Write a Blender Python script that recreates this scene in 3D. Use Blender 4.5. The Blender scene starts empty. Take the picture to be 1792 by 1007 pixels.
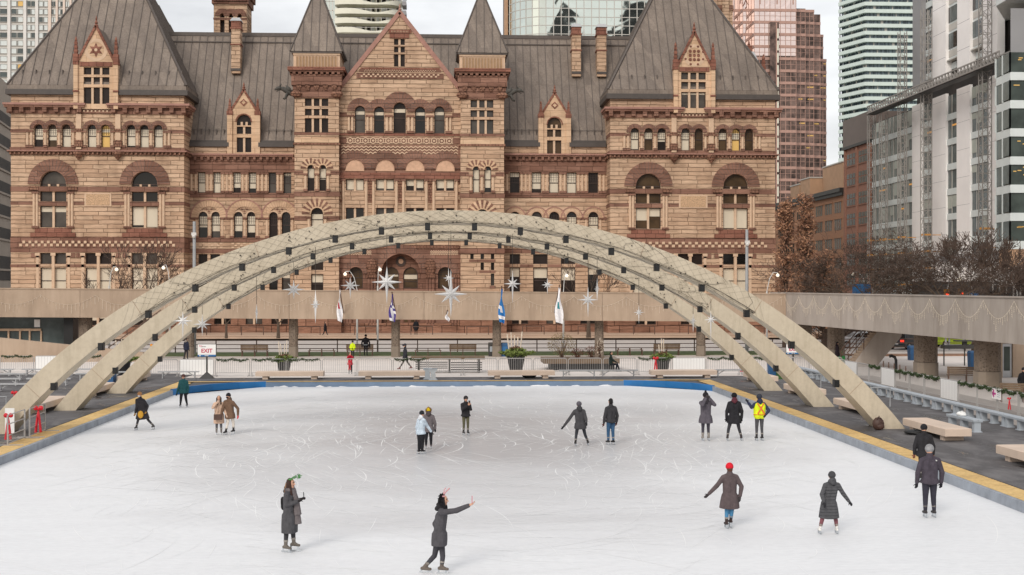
import bpy, bmesh, math, random
from mathutils import Vector, Matrix
from mathutils.geometry import tessellate_polygon
R = math.radians; PI = math.pi; sin = math.sin; cos = math.cos
rnd = random.Random(7)
S = bpy.context.scene; COL = S.collection
# ---------------------------------------------------------------- survey: photo pixel -> site metres
F = 2300.0; TH = R(2.987); c_ = cos(TH); s_ = sin(TH); EYE = 6.0
def ray(px):
    u = (px - 896) / F
    return c_ * u + s_, c_ - s_ * u
def XA(px, Y):
    a, b = ray(px); return Y * a / b
def ZA(px, py, Y):
    a, b = ray(px); return EYE + (500 - py) / F * Y / b
def GP(px, py, z=0.0):
    t = (EYE - z) * F / (py - 500); a, b = ray(px); return (t * a, t * b)
def PT(px, py, Y): return (XA(px, Y), Y, ZA(px, py, Y))
# ---------------------------------------------------------------- objects
ORG = {}
def tag(o, label=None, cat=None, group=None, kind=None):
    if label: o['label'] = label
    if cat: o['category'] = cat
    if group: o['group'] = group
    if kind: o['kind'] = kind
    return o
def thing(name, label, cat, loc=(0, 0, 0), rz=0, group=None, local=False):
    o = bpy.data.objects.new(name, None); COL.objects.link(o)
    o.empty_display_size = .3
    o.location = loc; o.rotation_euler = (0, 0, rz)
    ORG[o.name] = (0, 0, 0) if local else tuple(loc)
    return tag(o, label, cat, group)
def copy_tree(o, parent=None):
    n = o.copy(); COL.objects.link(n)
    if parent: n.parent = parent
    for ch in o.children: copy_tree(ch, n)
    return n
def dup(o, loc, rz=0, label=None, group=None, scale=None):
    n = copy_tree(o); n.location = loc; n.rotation_euler = (0, 0, rz)
    if label: n['label'] = label
    if group: n['group'] = group
    if scale: n.scale = (scale,) * 3
    return n
class MB:
    def __init__(s): s.v = []; s.f = []; s.m = []
    def poly(s, pts, mi=0):
        n = len(s.v); s.v += [tuple(p) for p in pts]; s.f.append(tuple(range(n, n + len(pts)))); s.m.append(mi)
    def box(s, x0, x1, y0, y1, z0, z1, mi=0):
        n = len(s.v)
        s.v += [(x0, y0, z0), (x1, y0, z0), (x1, y1, z0), (x0, y1, z0), (x0, y0, z1), (x1, y0, z1), (x1, y1, z1), (x0, y1, z1)]
        for q in ((0, 3, 2, 1), (4, 5, 6, 7), (0, 1, 5, 4), (1, 2, 6, 5), (2, 3, 7, 6), (3, 0, 4, 7)):
            s.f.append(tuple(n + i for i in q)); s.m.append(mi)
    def hexa(s, b, t, mi=0):
        n = len(s.v); s.v += [tuple(p) for p in b] + [tuple(p) for p in t]; k = len(b)
        s.f.append(tuple(n + i for i in range(k - 1, -1, -1))); s.m.append(mi)
        s.f.append(tuple(n + k + i for i in range(k))); s.m.append(mi)
        for i in range(k):
            j = (i + 1) % k; s.f.append((n + i, n + j, n + k + j, n + k + i)); s.m.append(mi)
    def prism(s, poly, lo, hi, axis='y', mi=0):
        if axis == 'y': A = [(p[0], lo, p[1]) for p in poly]; B = [(p[0], hi, p[1]) for p in poly]
        elif axis == 'z': A = [(p[0], p[1], lo) for p in poly]; B = [(p[0], p[1], hi) for p in poly]
        else: A = [(lo, p[0], p[1]) for p in poly]; B = [(hi, p[0], p[1]) for p in poly]
        s.hexa(A, B, mi)
    def bar(s, p, q, w, h=None, mi=0, up=(0, 0, 1)):
        p = Vector(p); q = Vector(q); d = (q - p)
        if d.length < 1e-6: return
        d.normalize(); up = Vector(up)
        if abs(d.dot(up)) > .98: up = Vector((1, 0, 0))
        a = d.cross(up).normalized(); b = a.cross(d).normalized(); h = h or w
        A = [p + a * (x * w / 2) + b * (y * h / 2) for x, y in ((-1, -1), (1, -1), (1, 1), (-1, 1))]
        s.hexa(A, [v + (q - p) for v in A], mi)
    def tube(s, pts, r, n=6, mi=0, cap=True):
        pts = [Vector(p) for p in pts]; k = len(pts)
        rr = r if isinstance(r, (list, tuple)) else [r] * k
        base = len(s.v); pa = None
        for i, p in enumerate(pts):
            d = pts[min(i + 1, k - 1)] - pts[max(i - 1, 0)]
            if d.length < 1e-9: d = Vector((0, 0, 1))
            d.normalize()
            if pa is None: a = d.orthogonal().normalized()
            else:
                a = pa - d * pa.dot(d)
                a = a.normalized() if a.length > 1e-6 else d.orthogonal().normalized()
            pa = a; b = d.cross(a)
            for j in range(n):
                t = 2 * PI * j / n; s.v.append(tuple(p + (a * cos(t) + b * sin(t)) * rr[i]))
        for i in range(k - 1):
            for j in range(n):
                j2 = (j + 1) % n
                s.f.append((base + i * n + j, base + i * n + j2, base + (i + 1) * n + j2, base + (i + 1) * n + j)); s.m.append(mi)
        if cap:
            s.f.append(tuple(base + j for j in range(n - 1, -1, -1))); s.m.append(mi)
            s.f.append(tuple(base + (k - 1) * n + j for j in range(n))); s.m.append(mi)
    def lathe(s, prof, c=(0, 0, 0), n=12, mi=0):
        s.tube([(c[0], c[1], c[2] + z) for r, z in prof], [r for r, z in prof], n, mi)
    def ball(s, c, r, n=8, mi=0):
        rx, ry, rz = r if isinstance(r, (tuple, list)) else (r, r, r); base = len(s.v); m = n // 2
        for i in range(m + 1):
            t = PI * i / m
            for j in range(n):
                a = 2 * PI * j / n; s.v.append((c[0] + rx * sin(t) * cos(a), c[1] + ry * sin(t) * sin(a), c[2] - rz * cos(t)))
        for i in range(m):
            for j in range(n):
                s.f.append((base + i * n + j, base + i * n + (j + 1) % n, base + (i + 1) * n + (j + 1) % n, base + (i + 1) * n + j)); s.m.append(mi)
    def ring(s, cx, cz, ri, ro, y0, y1, mi=0, seg=24, alt=None, leg=0, a0=0, a1=180):
        for k in range(seg):
            t0 = R(a0 + (a1 - a0) * k / seg); t1 = R(a0 + (a1 - a0) * (k + 1) / seg)
            q = [(cx + r * cos(t), cz + r * sin(t)) for r, t in ((ri, t0), (ro, t0), (ro, t1), (ri, t1))]
            m = mi if alt is None else alt[k % len(alt)]
            s.prism(q[::-1], y0, y1, 'y', m)
        if leg:
            s.box(cx - ro, cx - ri, y0, y1, cz - leg, cz, mi); s.box(cx + ri, cx + ro, y0, y1, cz - leg, cz, mi)
    def wall(s, outer, holes, y, reveal=.35, mi=0, rmi=None, ax=None):
        """flat wall sheet in XZ (or, with ax=(ox,oy,dx,dy,nx,ny), any vertical plane) with openings and reveals"""
        def W(a, b, d=0.0):
            if ax is None: return (a, y + d, b)
            return (ax[0] + ax[2] * a + ax[4] * d, ax[1] + ax[3] * a + ax[5] * d, b)
        polys = [outer] + holes
        flat = [p for q in polys for p in q]
        tris = tessellate_polygon([[Vector((a, b, 0)) for a, b in q] for q in polys])
        n = len(s.v); s.v += [W(a, b) for a, b in flat]
        for t in tris:
            A, B, C = (flat[i] for i in t)
            ar = (B[0] - A[0]) * (C[1] - A[1]) - (C[0] - A[0]) * (B[1] - A[1])
            if abs(ar) < 1e-9: continue
            s.f.append(tuple(n + i for i in (t if ar > 0 else t[::-1]))); s.m.append(mi)
        for h in holes:
            k = len(h); n = len(s.v); s.v += [W(a, b) for a, b in h] + [W(a, b, reveal) for a, b in h]
            for i in range(k):
                j = (i + 1) % k; s.f.append((n + i, n + j, n + k + j, n + k + i)); s.m.append(mi if rmi is None else rmi)
    def mesh(s, name, mats, off=(0, 0, 0), smooth=False):
        me = bpy.data.meshes.new(name)
        me.from_pydata([(a - off[0], b - off[1], c - off[2]) for a, b, c in s.v], [], s.f)
        for m in (mats if isinstance(mats, (list, tuple)) else [mats]): me.materials.append(m)
        me.polygons.foreach_set('material_index', s.m)
        if smooth: me.polygons.foreach_set('use_smooth', [True] * len(s.f))
        me.update(); return me
    def build(s, name, mats, parent=None, smooth=False, kind=None, fix=False):
        off = ORG.get(parent.name, (0, 0, 0)) if parent else (0, 0, 0)
        me = s.mesh(name, mats, off, smooth)
        if fix:
            bm = bmesh.new(); bm.from_mesh(me); bmesh.ops.recalc_face_normals(bm, faces=bm.faces); bm.to_mesh(me); bm.free()
        o = bpy.data.objects.new(name, me); COL.objects.link(o)
        if parent: o.parent = parent; ORG[o.name] = off
        if kind: o['kind'] = kind
        return o
def rect(x0, x1, z0, z1): return [(x0, z0), (x1, z0), (x1, z1), (x0, z1)]
def archp(x0, x1, z0, zs, n=10):
    """opening outline with a round head springing at zs"""
    cx = (x0 + x1) / 2; r = (x1 - x0) / 2
    return [(x0, z0), (x1, z0)] + [(cx + r * cos(PI * k / n), zs + r * sin(PI * k / n)) for k in range(n + 1)]
# ---------------------------------------------------------------- materials
def lin(c):
    if isinstance(c, str):
        c = [int(c[i:i + 2], 16) / 255 for i in (0, 2, 4)]
        return tuple(x / 12.92 if x <= .04045 else ((x + .055) / 1.055) ** 2.4 for x in c)
    return tuple(c)
def mul(c, k): return tuple(min(1, x * k) for x in c)
M = {}
class NT:
    def __init__(s, name):
        s.mat = bpy.data.materials.new(name); s.mat.use_nodes = True; s.t = s.mat.node_tree
        s.b = s.t.nodes['Principled BSDF']
    def n(s, ty, **kw):
        x = s.t.nodes.new('ShaderNode' + ty)
        for k, v in kw.items():
            if isinstance(v, bpy.types.NodeSocket): s.t.links.new(v, x.inputs[k.replace('_', ' ')])
            elif k.replace('_', ' ') in x.inputs and not hasattr(x, k): x.inputs[k.replace('_', ' ')].default_value = v
            else: setattr(x, k, v)
        return x
    def l(s, a, b): s.t.links.new(a, b)
    def co(s, scale=(1, 1, 1), ty='Object'):
        tc = s.n('TexCoord'); mp = s.n('Mapping'); s.l(tc.outputs[ty], mp.inputs['Vector']); mp.inputs['Scale'].default_value = scale
        return mp.outputs['Vector']
    def noise(s, vec, scale, detail=4, rough=.55, dist=0):
        x = s.n('TexNoise'); s.l(vec, x.inputs['Vector']); x.inputs['Scale'].default_value = scale
        x.inputs['Detail'].default_value = detail; x.inputs['Roughness'].default_value = rough; x.inputs['Distortion'].default_value = dist
        return x.outputs['Fac']
    def ramp(s, fac, stops):
        x = s.n('ValToRGB'); s.l(fac, x.inputs['Fac']); e = x.color_ramp.elements
        while len(e) < len(stops): e.new(.5)
        for el, (p, c) in zip(e, stops): el.position = p; el.color = (*c, 1) if len(c) == 3 else c
        return x.outputs['Color']
    def mix(s, fac, a, b, mode='MIX'):
        x = s.n('Mix'); x.data_type = 'RGBA'; x.blend_type = mode
        for sock, v in ((x.inputs['Factor'], fac), (x.inputs['A'], a), (x.inputs['B'], b)) if False else ((x.inputs[0], fac), (x.inputs[6], a), (x.inputs[7], b)):
            if isinstance(v, bpy.types.NodeSocket): s.l(v, sock)
            elif isinstance(v, (int, float)): sock.default_value = v
            else: sock.default_value = (*v, 1) if len(v) == 3 else v
        return x.outputs[2]
    def bump(s, h, strength=.5, dist=.05):
        x = s.n('Bump'); s.l(h, x.inputs['Height']); x.inputs['Strength'].default_value = strength; x.inputs['Distance'].default_value = dist
        s.l(x.outputs['Normal'], s.b.inputs['Normal'])
    def fin(s, key, col=None, rough=.7, metal=0, spec=None):
        if col is not None:
            if isinstance(col, bpy.types.NodeSocket): s.l(col, s.b.inputs['Base Color'])
            else: s.b.inputs['Base Color'].default_value = (*col, 1)
        s.b.inputs['Roughness'].default_value = rough; s.b.inputs['Metallic'].default_value = metal
        if spec is not None: s.b.inputs['Specular IOR Level'].default_value = spec
        M[key] = s.mat; return s.mat
def plain(key, col, rough=.6, var=.15, scale=3.0, metal=0, bump=0, stretch=(1, 1, 1), spec=None):
    """one base colour broken up by object-space noise"""
    t = NT(key); col = lin(col); v = t.co(stretch)
    f = t.noise(v, scale, 5)
    cc = t.ramp(f, [(.3, mul(col, 1 - var)), (.7, mul(col, 1 + var))])
    if bump: t.bump(t.noise(v, scale * 6, 4), .5, bump)
    return t.fin(key, cc, rough, metal, spec)
def stone(key, c1, c2, mortar, row=.5, width=1.3, bumpd=.06, stain=.25, ms=.025):
    t = NT(key); c1, c2, mortar = lin(c1), lin(c2), lin(mortar)
    tc = t.n('TexCoord'); sx = t.n('SeparateXYZ'); t.l(tc.outputs['Object'], sx.inputs[0])
    ad = t.n('Math', operation='ADD'); t.l(sx.outputs[0], ad.inputs[0]); t.l(sx.outputs[1], ad.inputs[1])
    cb = t.n('CombineXYZ'); t.l(ad.outputs[0], cb.inputs[0]); t.l(sx.outputs[2], cb.inputs[1])
    wob = t.noise(tc.outputs['Object'], 1.4, 4)
    va = t.n('VectorMath', operation='MULTIPLY_ADD')
    t.l(wob, va.inputs[0]); va.inputs[1].default_value = (.1, .16, 0); t.l(cb.outputs[0], va.inputs[2])
    br = t.n('TexBrick'); t.l(va.outputs[0], br.inputs['Vector'])
    br.inputs['Color1'].default_value = (*c1, 1); br.inputs['Color2'].default_value = (*c2, 1); br.inputs['Mortar'].default_value = (*mortar, 1)
    br.inputs['Scale'].default_value = 1; br.inputs['Mortar Size'].default_value = ms; br.inputs['Mortar Smooth'].default_value = .6
    br.inputs['Brick Width'].default_value = width; br.inputs['Row Height'].default_value = row; br.offset = .37; br.squash = .7; br.squash_frequency = 3
    mp = t.n('Mapping'); t.l(tc.outputs['Object'], mp.inputs[0]); mp.inputs['Scale'].default_value = (.32, .32, 2.6)
    f1 = t.noise(mp.outputs[0], 1.1, 6, .7)
    col = t.mix(1, br.outputs['Color'], t.ramp(f1, [(.3, (1 - stain * 1.5,) * 3), (.52, (1, 1, 1)), (.75, (1 + stain * .5,) * 3)]), 'MULTIPLY')
    mp2 = t.n('Mapping'); t.l(tc.outputs['Object'], mp2.inputs[0]); mp2.inputs['Scale'].default_value = (1, 1, .35)
    f3 = t.noise(mp2.outputs[0], .35, 5, .6)
    col = t.mix(1, col, t.ramp(f3, [(.34, (.76, .735, .72)), (.5, (.97, .965, .96)), (.65, (1.05, 1.04, 1.03))]), 'MULTIPLY')
    f2 = t.noise(mp.outputs[0], 2.6, 5, .65)
    ml = t.n('Math', operation='MULTIPLY_ADD'); t.l(br.outputs['Fac'], ml.inputs[0]); ml.inputs[1].default_value = -1.2; t.l(f2, ml.inputs[2])
    t.bump(ml.outputs[0], .9, bumpd)
    return t.fin(key, col, .9, 0, .2)
def glass(key, col, rough=.06, spec=.5, metal=0, var=.3, scale=.6):
    t = NT(key); col = lin(col); f = t.noise(t.co(), scale, 3)
    t.bump(t.noise(t.co(), .35, 2), .12, .05)
    return t.fin(key, t.ramp(f, [(.35, mul(col, 1 - var)), (.65, mul(col, 1 + var))]), rough, metal, spec)
def emit(key, col, e):
    t = NT(key); col = lin(col); t.b.inputs['Emission Color'].default_value = (*col, 1); t.b.inputs['Emission Strength'].default_value = e
    return t.fin(key, col, .6)
stone('sand', 'd0b297', 'bc9c82', '977b65', .5, 2.8, .08, .26, .04)
stone('sand_smooth', 'd6b799', 'cbaa8b', '9c8069', .8, 3.2, .01, .15)
stone('brown', '967262', '7f5d4f', '584036', .6, 2.2, .05)
stone('brown_carved', '9b7461', '83604f', '4a342b', .32, .4, .09)
stone('base_stone', 'a37a65', '8a6452', '4a332b', .95, 2.6, .2, .35, .04)
stone('redstone', '976a5a', '85594b', '5f4036', .5, 1.2, .03)
plain('tympanum', 'cba58a', .9, .12, 3)
plain('cream', 'cbae93', .85, .1, 2)
plain('coping', 'a0776a', .8, .15, 2)
t = NT('roof_metal')
v = t.co(); f = t.noise(t.co((1, 1, .25)), .5, 6, .65); col = t.ramp(f, [(.3, lin('756a61')), (.5, lin('82766c')), (.72, lin('8f8277'))])
g = t.noise(v, 5, 3); col = t.mix(.25, col, t.ramp(g, [(.4, lin('5f564f')), (.6, lin('8a8078'))]))
tc = t.n('TexCoord'); sx = t.n('SeparateXYZ'); t.l(tc.outputs['Object'], sx.inputs[0]); ad = t.n('Math', operation='ADD'); t.l(sx.outputs[0], ad.inputs[0]); t.l(sx.outputs[1], ad.inputs[1]); cb = t.n('CombineXYZ'); t.l(ad.outputs[0], cb.inputs[0]); t.l(sx.outputs[2], cb.inputs[1])
br = t.n('TexBrick'); t.l(cb.outputs[0], br.inputs['Vector']); br.inputs['Color1'].default_value = (.86, .85, .85, 1); br.inputs['Color2'].default_value = (1.1, 1.09, 1.07, 1); br.inputs['Mortar'].default_value = (.8, .79, .78, 1); br.inputs['Scale'].default_value = 1; br.inputs['Mortar Size'].default_value = .02; br.inputs['Brick Width'].default_value = 1.05; br.inputs['Row Height'].default_value = 3.1; br.offset = .41
col = t.mix(1, col, br.outputs['Color'], 'MULTIPLY'); st_ = t.noise(t.co((1.3, 1.3, .1)), 1.2, 6, .7); col = t.mix(1, col, t.ramp(st_, [(.35, (.88, .87, .86)), (.55, (1, 1, 1)), (.72, (1.06, 1.06, 1.06))]), 'MULTIPLY')
t.fin('roof_metal', col, .55, .15, .35)
plain('roof_seam', '5a514b', .6, .15, 3)
plain('roof_dark', '4a433f', .6, .15, 2)
plain('lead', 'b4b4b4', .5, .1, 2, .3)
plain('gargoyle', '4b4843', .8, .2, 4)
plain('frame', '3b2a22', .6, .15, 3)
plain('wood_door', '6e4630', .55, .2, 4)
glass('pane', '2a211d', .22, .22)
glass('pane_grey', '4a443e', .15, .35); glass('pane_black', '17130f', .1, .4); glass('pane_warm', '4d3c2a', .22, .22)
plain('blind', 'cfc3ae', .5, .06, 1, 0, 0, (1, 1, .3))
emit('lit', 'cfa860', .16)
plain('concrete', 'cdbfa8', .85, .08, .8, 0, .01)
# ================================================================ old sandstone city hall
YT, YW, YC, YU = 157.0, 160.6, 158.3, 157.3
class Sec:
    def __init__(s, Y, ref): s.Y = Y; s.ref = ref
    def x(s, px): return XA(px, s.Y)
    def z(s, py): return ZA(s.ref, py, s.Y)
HALL = thing('city_hall', 'long brown and buff sandstone city hall with steep metal roofs, corner towers and central gable', 'city hall', (XA(690, 157), 157, .3))
pane_rnd = random.Random(99)
def hole(o):
    x0, x1, z0, z1, a = o[:5]
    return archp(x0, x1, z0, z1 - (x1 - x0) / 2, 12) if a else rect(x0, x1, z0, z1)
def win(par, ops, y, blind=0, lit=0, fw=.09, grid=0, warm=0, name='window'):
    """one window: frame mesh (with stone mullions), pane and blind as sub-parts"""
    f = MB(); gs = []; b = MB()
    for o in ops:
        g = MB(); gs.append(g)
        x0, x1, z0, z1, a = o[:5]; nl = o[5] if len(o) > 5 else 1; nr = o[6] if len(o) > 6 else 1
        r = (x1 - x0) / 2; zs = z1 - r if a else z1
        f.box(x0, x0 + fw, y, y + .12, z0, zs); f.box(x1 - fw, x1, y, y + .12, z0, zs)
        f.box(x0 + fw, x1 - fw, y + .003, y + .117, z0, z0 + fw)
        if a: f.ring((x0 + x1) / 2, zs, r - fw, r, y + .002, y + .118, 0, 12)
        else: f.box(x0 + fw, x1 - fw, y + .003, y + .117, z1 - fw, z1)
        for k in range(1, nl):
            xm = x0 + (x1 - x0) * k / nl; f.box(xm - .13, xm + .13, y - .16, y + .13, z0, zs, 1)
        for k in range(1, nr):
            zm = z0 + (z1 - z0) * k / nr; f.box(x0 + fw, x1 - fw, y + .02, y + .1, zm - .05, zm + .05)
        if a and r > .9: f.box(x0 + fw, x1 - fw, y + .02, y + .1, zs - .06, zs + .06)
        if grid:
            zt = zs if not a else zs - .05
            z2 = z1 - .05 if not a else z1 - .15; za = z0 + (z1 - z0) * .55
            for k in range(1, 4):
                xm = x0 + (x1 - x0) * k / 4; f.box(xm - .015, xm + .015, y + .04, y + .09, za, z2)
            for k in range(1, 4):
                zm = za + (z2 - za) * k / 4; f.box(x0 + fw, x1 - fw, y + .045, y + .085, zm - .012, zm + .012)
        pts = archp(x0 + .01, x1 - .01, z0, zs, 12) if a else rect(x0, x1, z0, z1)
        g.poly([(p[0], y + .1, p[1]) for p in pts])
    bb = blind if isinstance(blind, (list, tuple)) else [blind] * len(ops)
    for o, fr in zip(ops, bb):
        if fr > 0:
            x0, x1, z0, z1, a = o[:5]; zt = z1 - ((x1 - x0) / 2 if a else 0)
            n = o[5] if len(o) > 5 else 1
            for k in range(n):
                u0 = x0 + (x1 - x0) * k / n; u1 = x0 + (x1 - x0) * (k + 1) / n
                zb = zt - (zt - z0) * min(1, max(.15, fr + (rnd.uniform(-.15, .15) if fr < .95 else 0)))
                b.box(u0 + fw, u1 - fw, y + .07, y + .095, zb, zt - .02)
    w = f.build(name, [M['frame'], M['cream']], par)
    pm = M['lit'] if lit else (M['pane_warm'] if warm else M[pane_rnd.choices(('pane', 'pane_grey', 'pane_black'), (5, 3, 3))[0]])
    for g in gs: g.build('pane', pm, w)
    if b.v: b.build('blind', M['blind'], w)
    return w
def band(name, m, x0, x1, y, z0, z1, p=.07, depth=6.0):
    b = MB(); b.box(x0 - p, x1 + p, y - p, y + depth, z0, z1); return b.build(name, m, HALL)
def cornice(x0, x1, y, z0, z1, p=.55, corb=1.0, depth=4.0, mats=None, wrap=True):
    h = z1 - z0; b = MB(); wl = p if wrap else 0
    b.box(x0 - wl, x1 + wl, y - p, y + depth, z1 - h * .2, z1, 1)
    b.box(x0 - wl * .85, x1 + wl * .85, y - p * .85, y + depth - .1, z1 - h * .42, z1 - h * .2 - .002, 0)
    b.box(x0 - wl * .25, x1 + wl * .25, y - p * .25, y + depth - .2, z0, z1 - h * .42 - .002, 0)
    n = int((x1 - x0) / corb)
    for k in range(n + 1):
        xc = x0 + (x1 - x0) * (k + .02) / max(1, n) if n else x0
        b.box(xc - corb * .2, xc + corb * .2, y - p * .8, y, z0 + h * .12, z1 - h * .43, 0)
    if wrap:
        for xs, sg in ((x0, -1), (x1, 1)):
            for k in range(int(min(depth, 3.4) / corb)):
                yy = y + .5 + k * corb; a, c = sorted((xs, xs + sg * p * .8)); b.box(a, c, yy - corb * .2, yy + corb * .2, z0 + h * .12, z1 - h * .43, 0)
    return b.build('cornice', mats or [M['brown'], M['coping']], HALL)
def checker(x0, x1, y, z0, z1, n, rows=2, p=.11, name='checker_band'):
    b = MB(); w = (x1 - x0) / n; h = (z1 - z0) / rows
    for r in range(rows):
        for k in range(n):
            if (k + r) % 2: continue
            b.box(x0 + k * w + .02, x0 + (k + 1) * w - .02, y - p, y, z0 + r * h + .02, z0 + (r + 1) * h - .02)
    return b.build(name, M['cream'], HALL)
def zig(x0, x1, y, z0, z1, n, p=.09, m='cream', name='zigzag_band', th=.3):
    b = MB(); w = (x1 - x0) / n; t = (z1 - z0) * th
    for k in range(n):
        a = x0 + k * w; c = a + w / 2; e = a + w
        b.prism([(a, z0), (c, z1 - t), (c, z1), (a, z0 + t)], y - p, y); b.prism([(c, z1 - t), (e, z0), (e, z0 + t), (c, z1)], y - p, y)
    return b.build(name, M[m], HALL)
def hood(ops, y, th, m='brown', alt=None, seg=14, par=None):
    """projecting arch ring(s) over one or more round-headed openings"""
    b = MB()
    for k, o in enumerate(ops):
        x0, x1, z0, z1 = o[:4]; r = (x1 - x0) / 2; t = th[k] if isinstance(th, list) else th
        b.ring((x0 + x1) / 2, z1 - r, r + .012, r + t, y - .12 - .006 * k, y + .02, 0, seg, alt)
        b.ring((x0 + x1) / 2, z1 - r, r + .0, r + .14, y - .2 - .006 * k, y + .021, 2 if alt else 0, seg)
        if not alt:
            for q in range(1, seg + 2):
                a = PI * (q - .5) / (seg + 1); ca, sa = cos(a), sin(a); cx = (x0 + x1) / 2; cz = z1 - r
                b.bar((cx + (r + .2) * ca, y - .125 - .006 * k, cz + (r + .2) * sa), (cx + (r + t) * ca, y - .125 - .006 * k, cz + (r + t) * sa), .03, .03, 1, (0, 1, 0))
    return b.build('arch_hood', [M[m], M['roof_seam'] if not alt else M['brown'], M['brown']] if not alt else [M['sand_smooth'], M['brown'], M['sand_smooth']], par or HALL)
def colonnade(xs, y, z0, z1, r=.14, m='cream', par=None):
    b = MB(); b.box(min(xs) - r, max(xs) + r, y + .01, y + .04, z0 + .01, z0 + .06, 1)
    for k, x in enumerate(xs):
        y -= .004; z0 += .0015; z1 -= .0015
        b.tube([(x, y - .02, z0 + .25), (x, y - .02, z1 - .2)], r, 8, 0)
        b.box(x - r * 1.4, x + r * 1.4, y - r * 1.5, y + .05, z0, z0 + .26, 1); b.box(x - r * 1.5, x + r * 1.5, y - r * 1.6, y + .05, z1 - .22, z1, 1)
    return b.build('colonnade', [M[m], M['brown']], par or HALL)
def seamed(b, pts, sp=1.05, mi=1, w=.07, h=.07):
    P = [Vector(p) for p in pts]; b.poly(P, 0)
    e = (P[1] - P[0]).normalized(); n = (P[1] - P[0]).cross(P[-1] - P[0]).normalized(); d = n.cross(e).normalized()
    q = [((p - P[0]).dot(e), (p - P[0]).dot(d)) for p in P]
    lo = min(a for a, _ in q); hi = max(a for a, _ in q); k = 0; s = lo + sp * .5
    while s < hi:
        ds = []
        for i in range(len(q)):
            a, c = q[i], q[(i + 1) % len(q)]
            if (a[0] - s) * (c[0] - s) < 0: ds.append(a[1] + (c[1] - a[1]) * (s - a[0]) / (c[0] - a[0]))
        if len(ds) >= 2 and max(ds) - min(ds) > .2:
            A = P[0] + e * s + d * min(ds); B = P[0] + e * s + d * max(ds)
            b.bar(A, B, w, h * 2, mi, n)
        s += sp
def finial(b, x, y, z, h, mi=0): b.lathe([(.16, 0), (.3, h * .12), (.14, h * .25), (.22, h * .4), (.1, h * .55), (.12, h * .7), (.02, h)], (x, y, z), 6, mi)
def pinnacle(b, x, y, z0, z1, w=.28, mi=0):
    h = z1 - z0
    b.box(x - w * 1.2, x + w * 1.2, y - w * 1.2, y + w * 1.2, z0, z0 + h * .2, mi)
    k = 7
    for i in range(k):
        a = z0 + h * .2 + h * .65 * i / k; q = w * (1 - .06 * i)
        b.box(x - q * (.9 if i % 2 else .72), x + q * (.9 if i % 2 else .72), y - q * (.9 if i % 2 else .72), y + q * (.9 if i % 2 else .72), a, a + h * .65 / k, mi)
    b.lathe([(w * .7, z0 + h * .85 - z0), (w * .2, h), (0.01, h * 1.03)], (x, y, z0), 6, mi)

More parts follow.
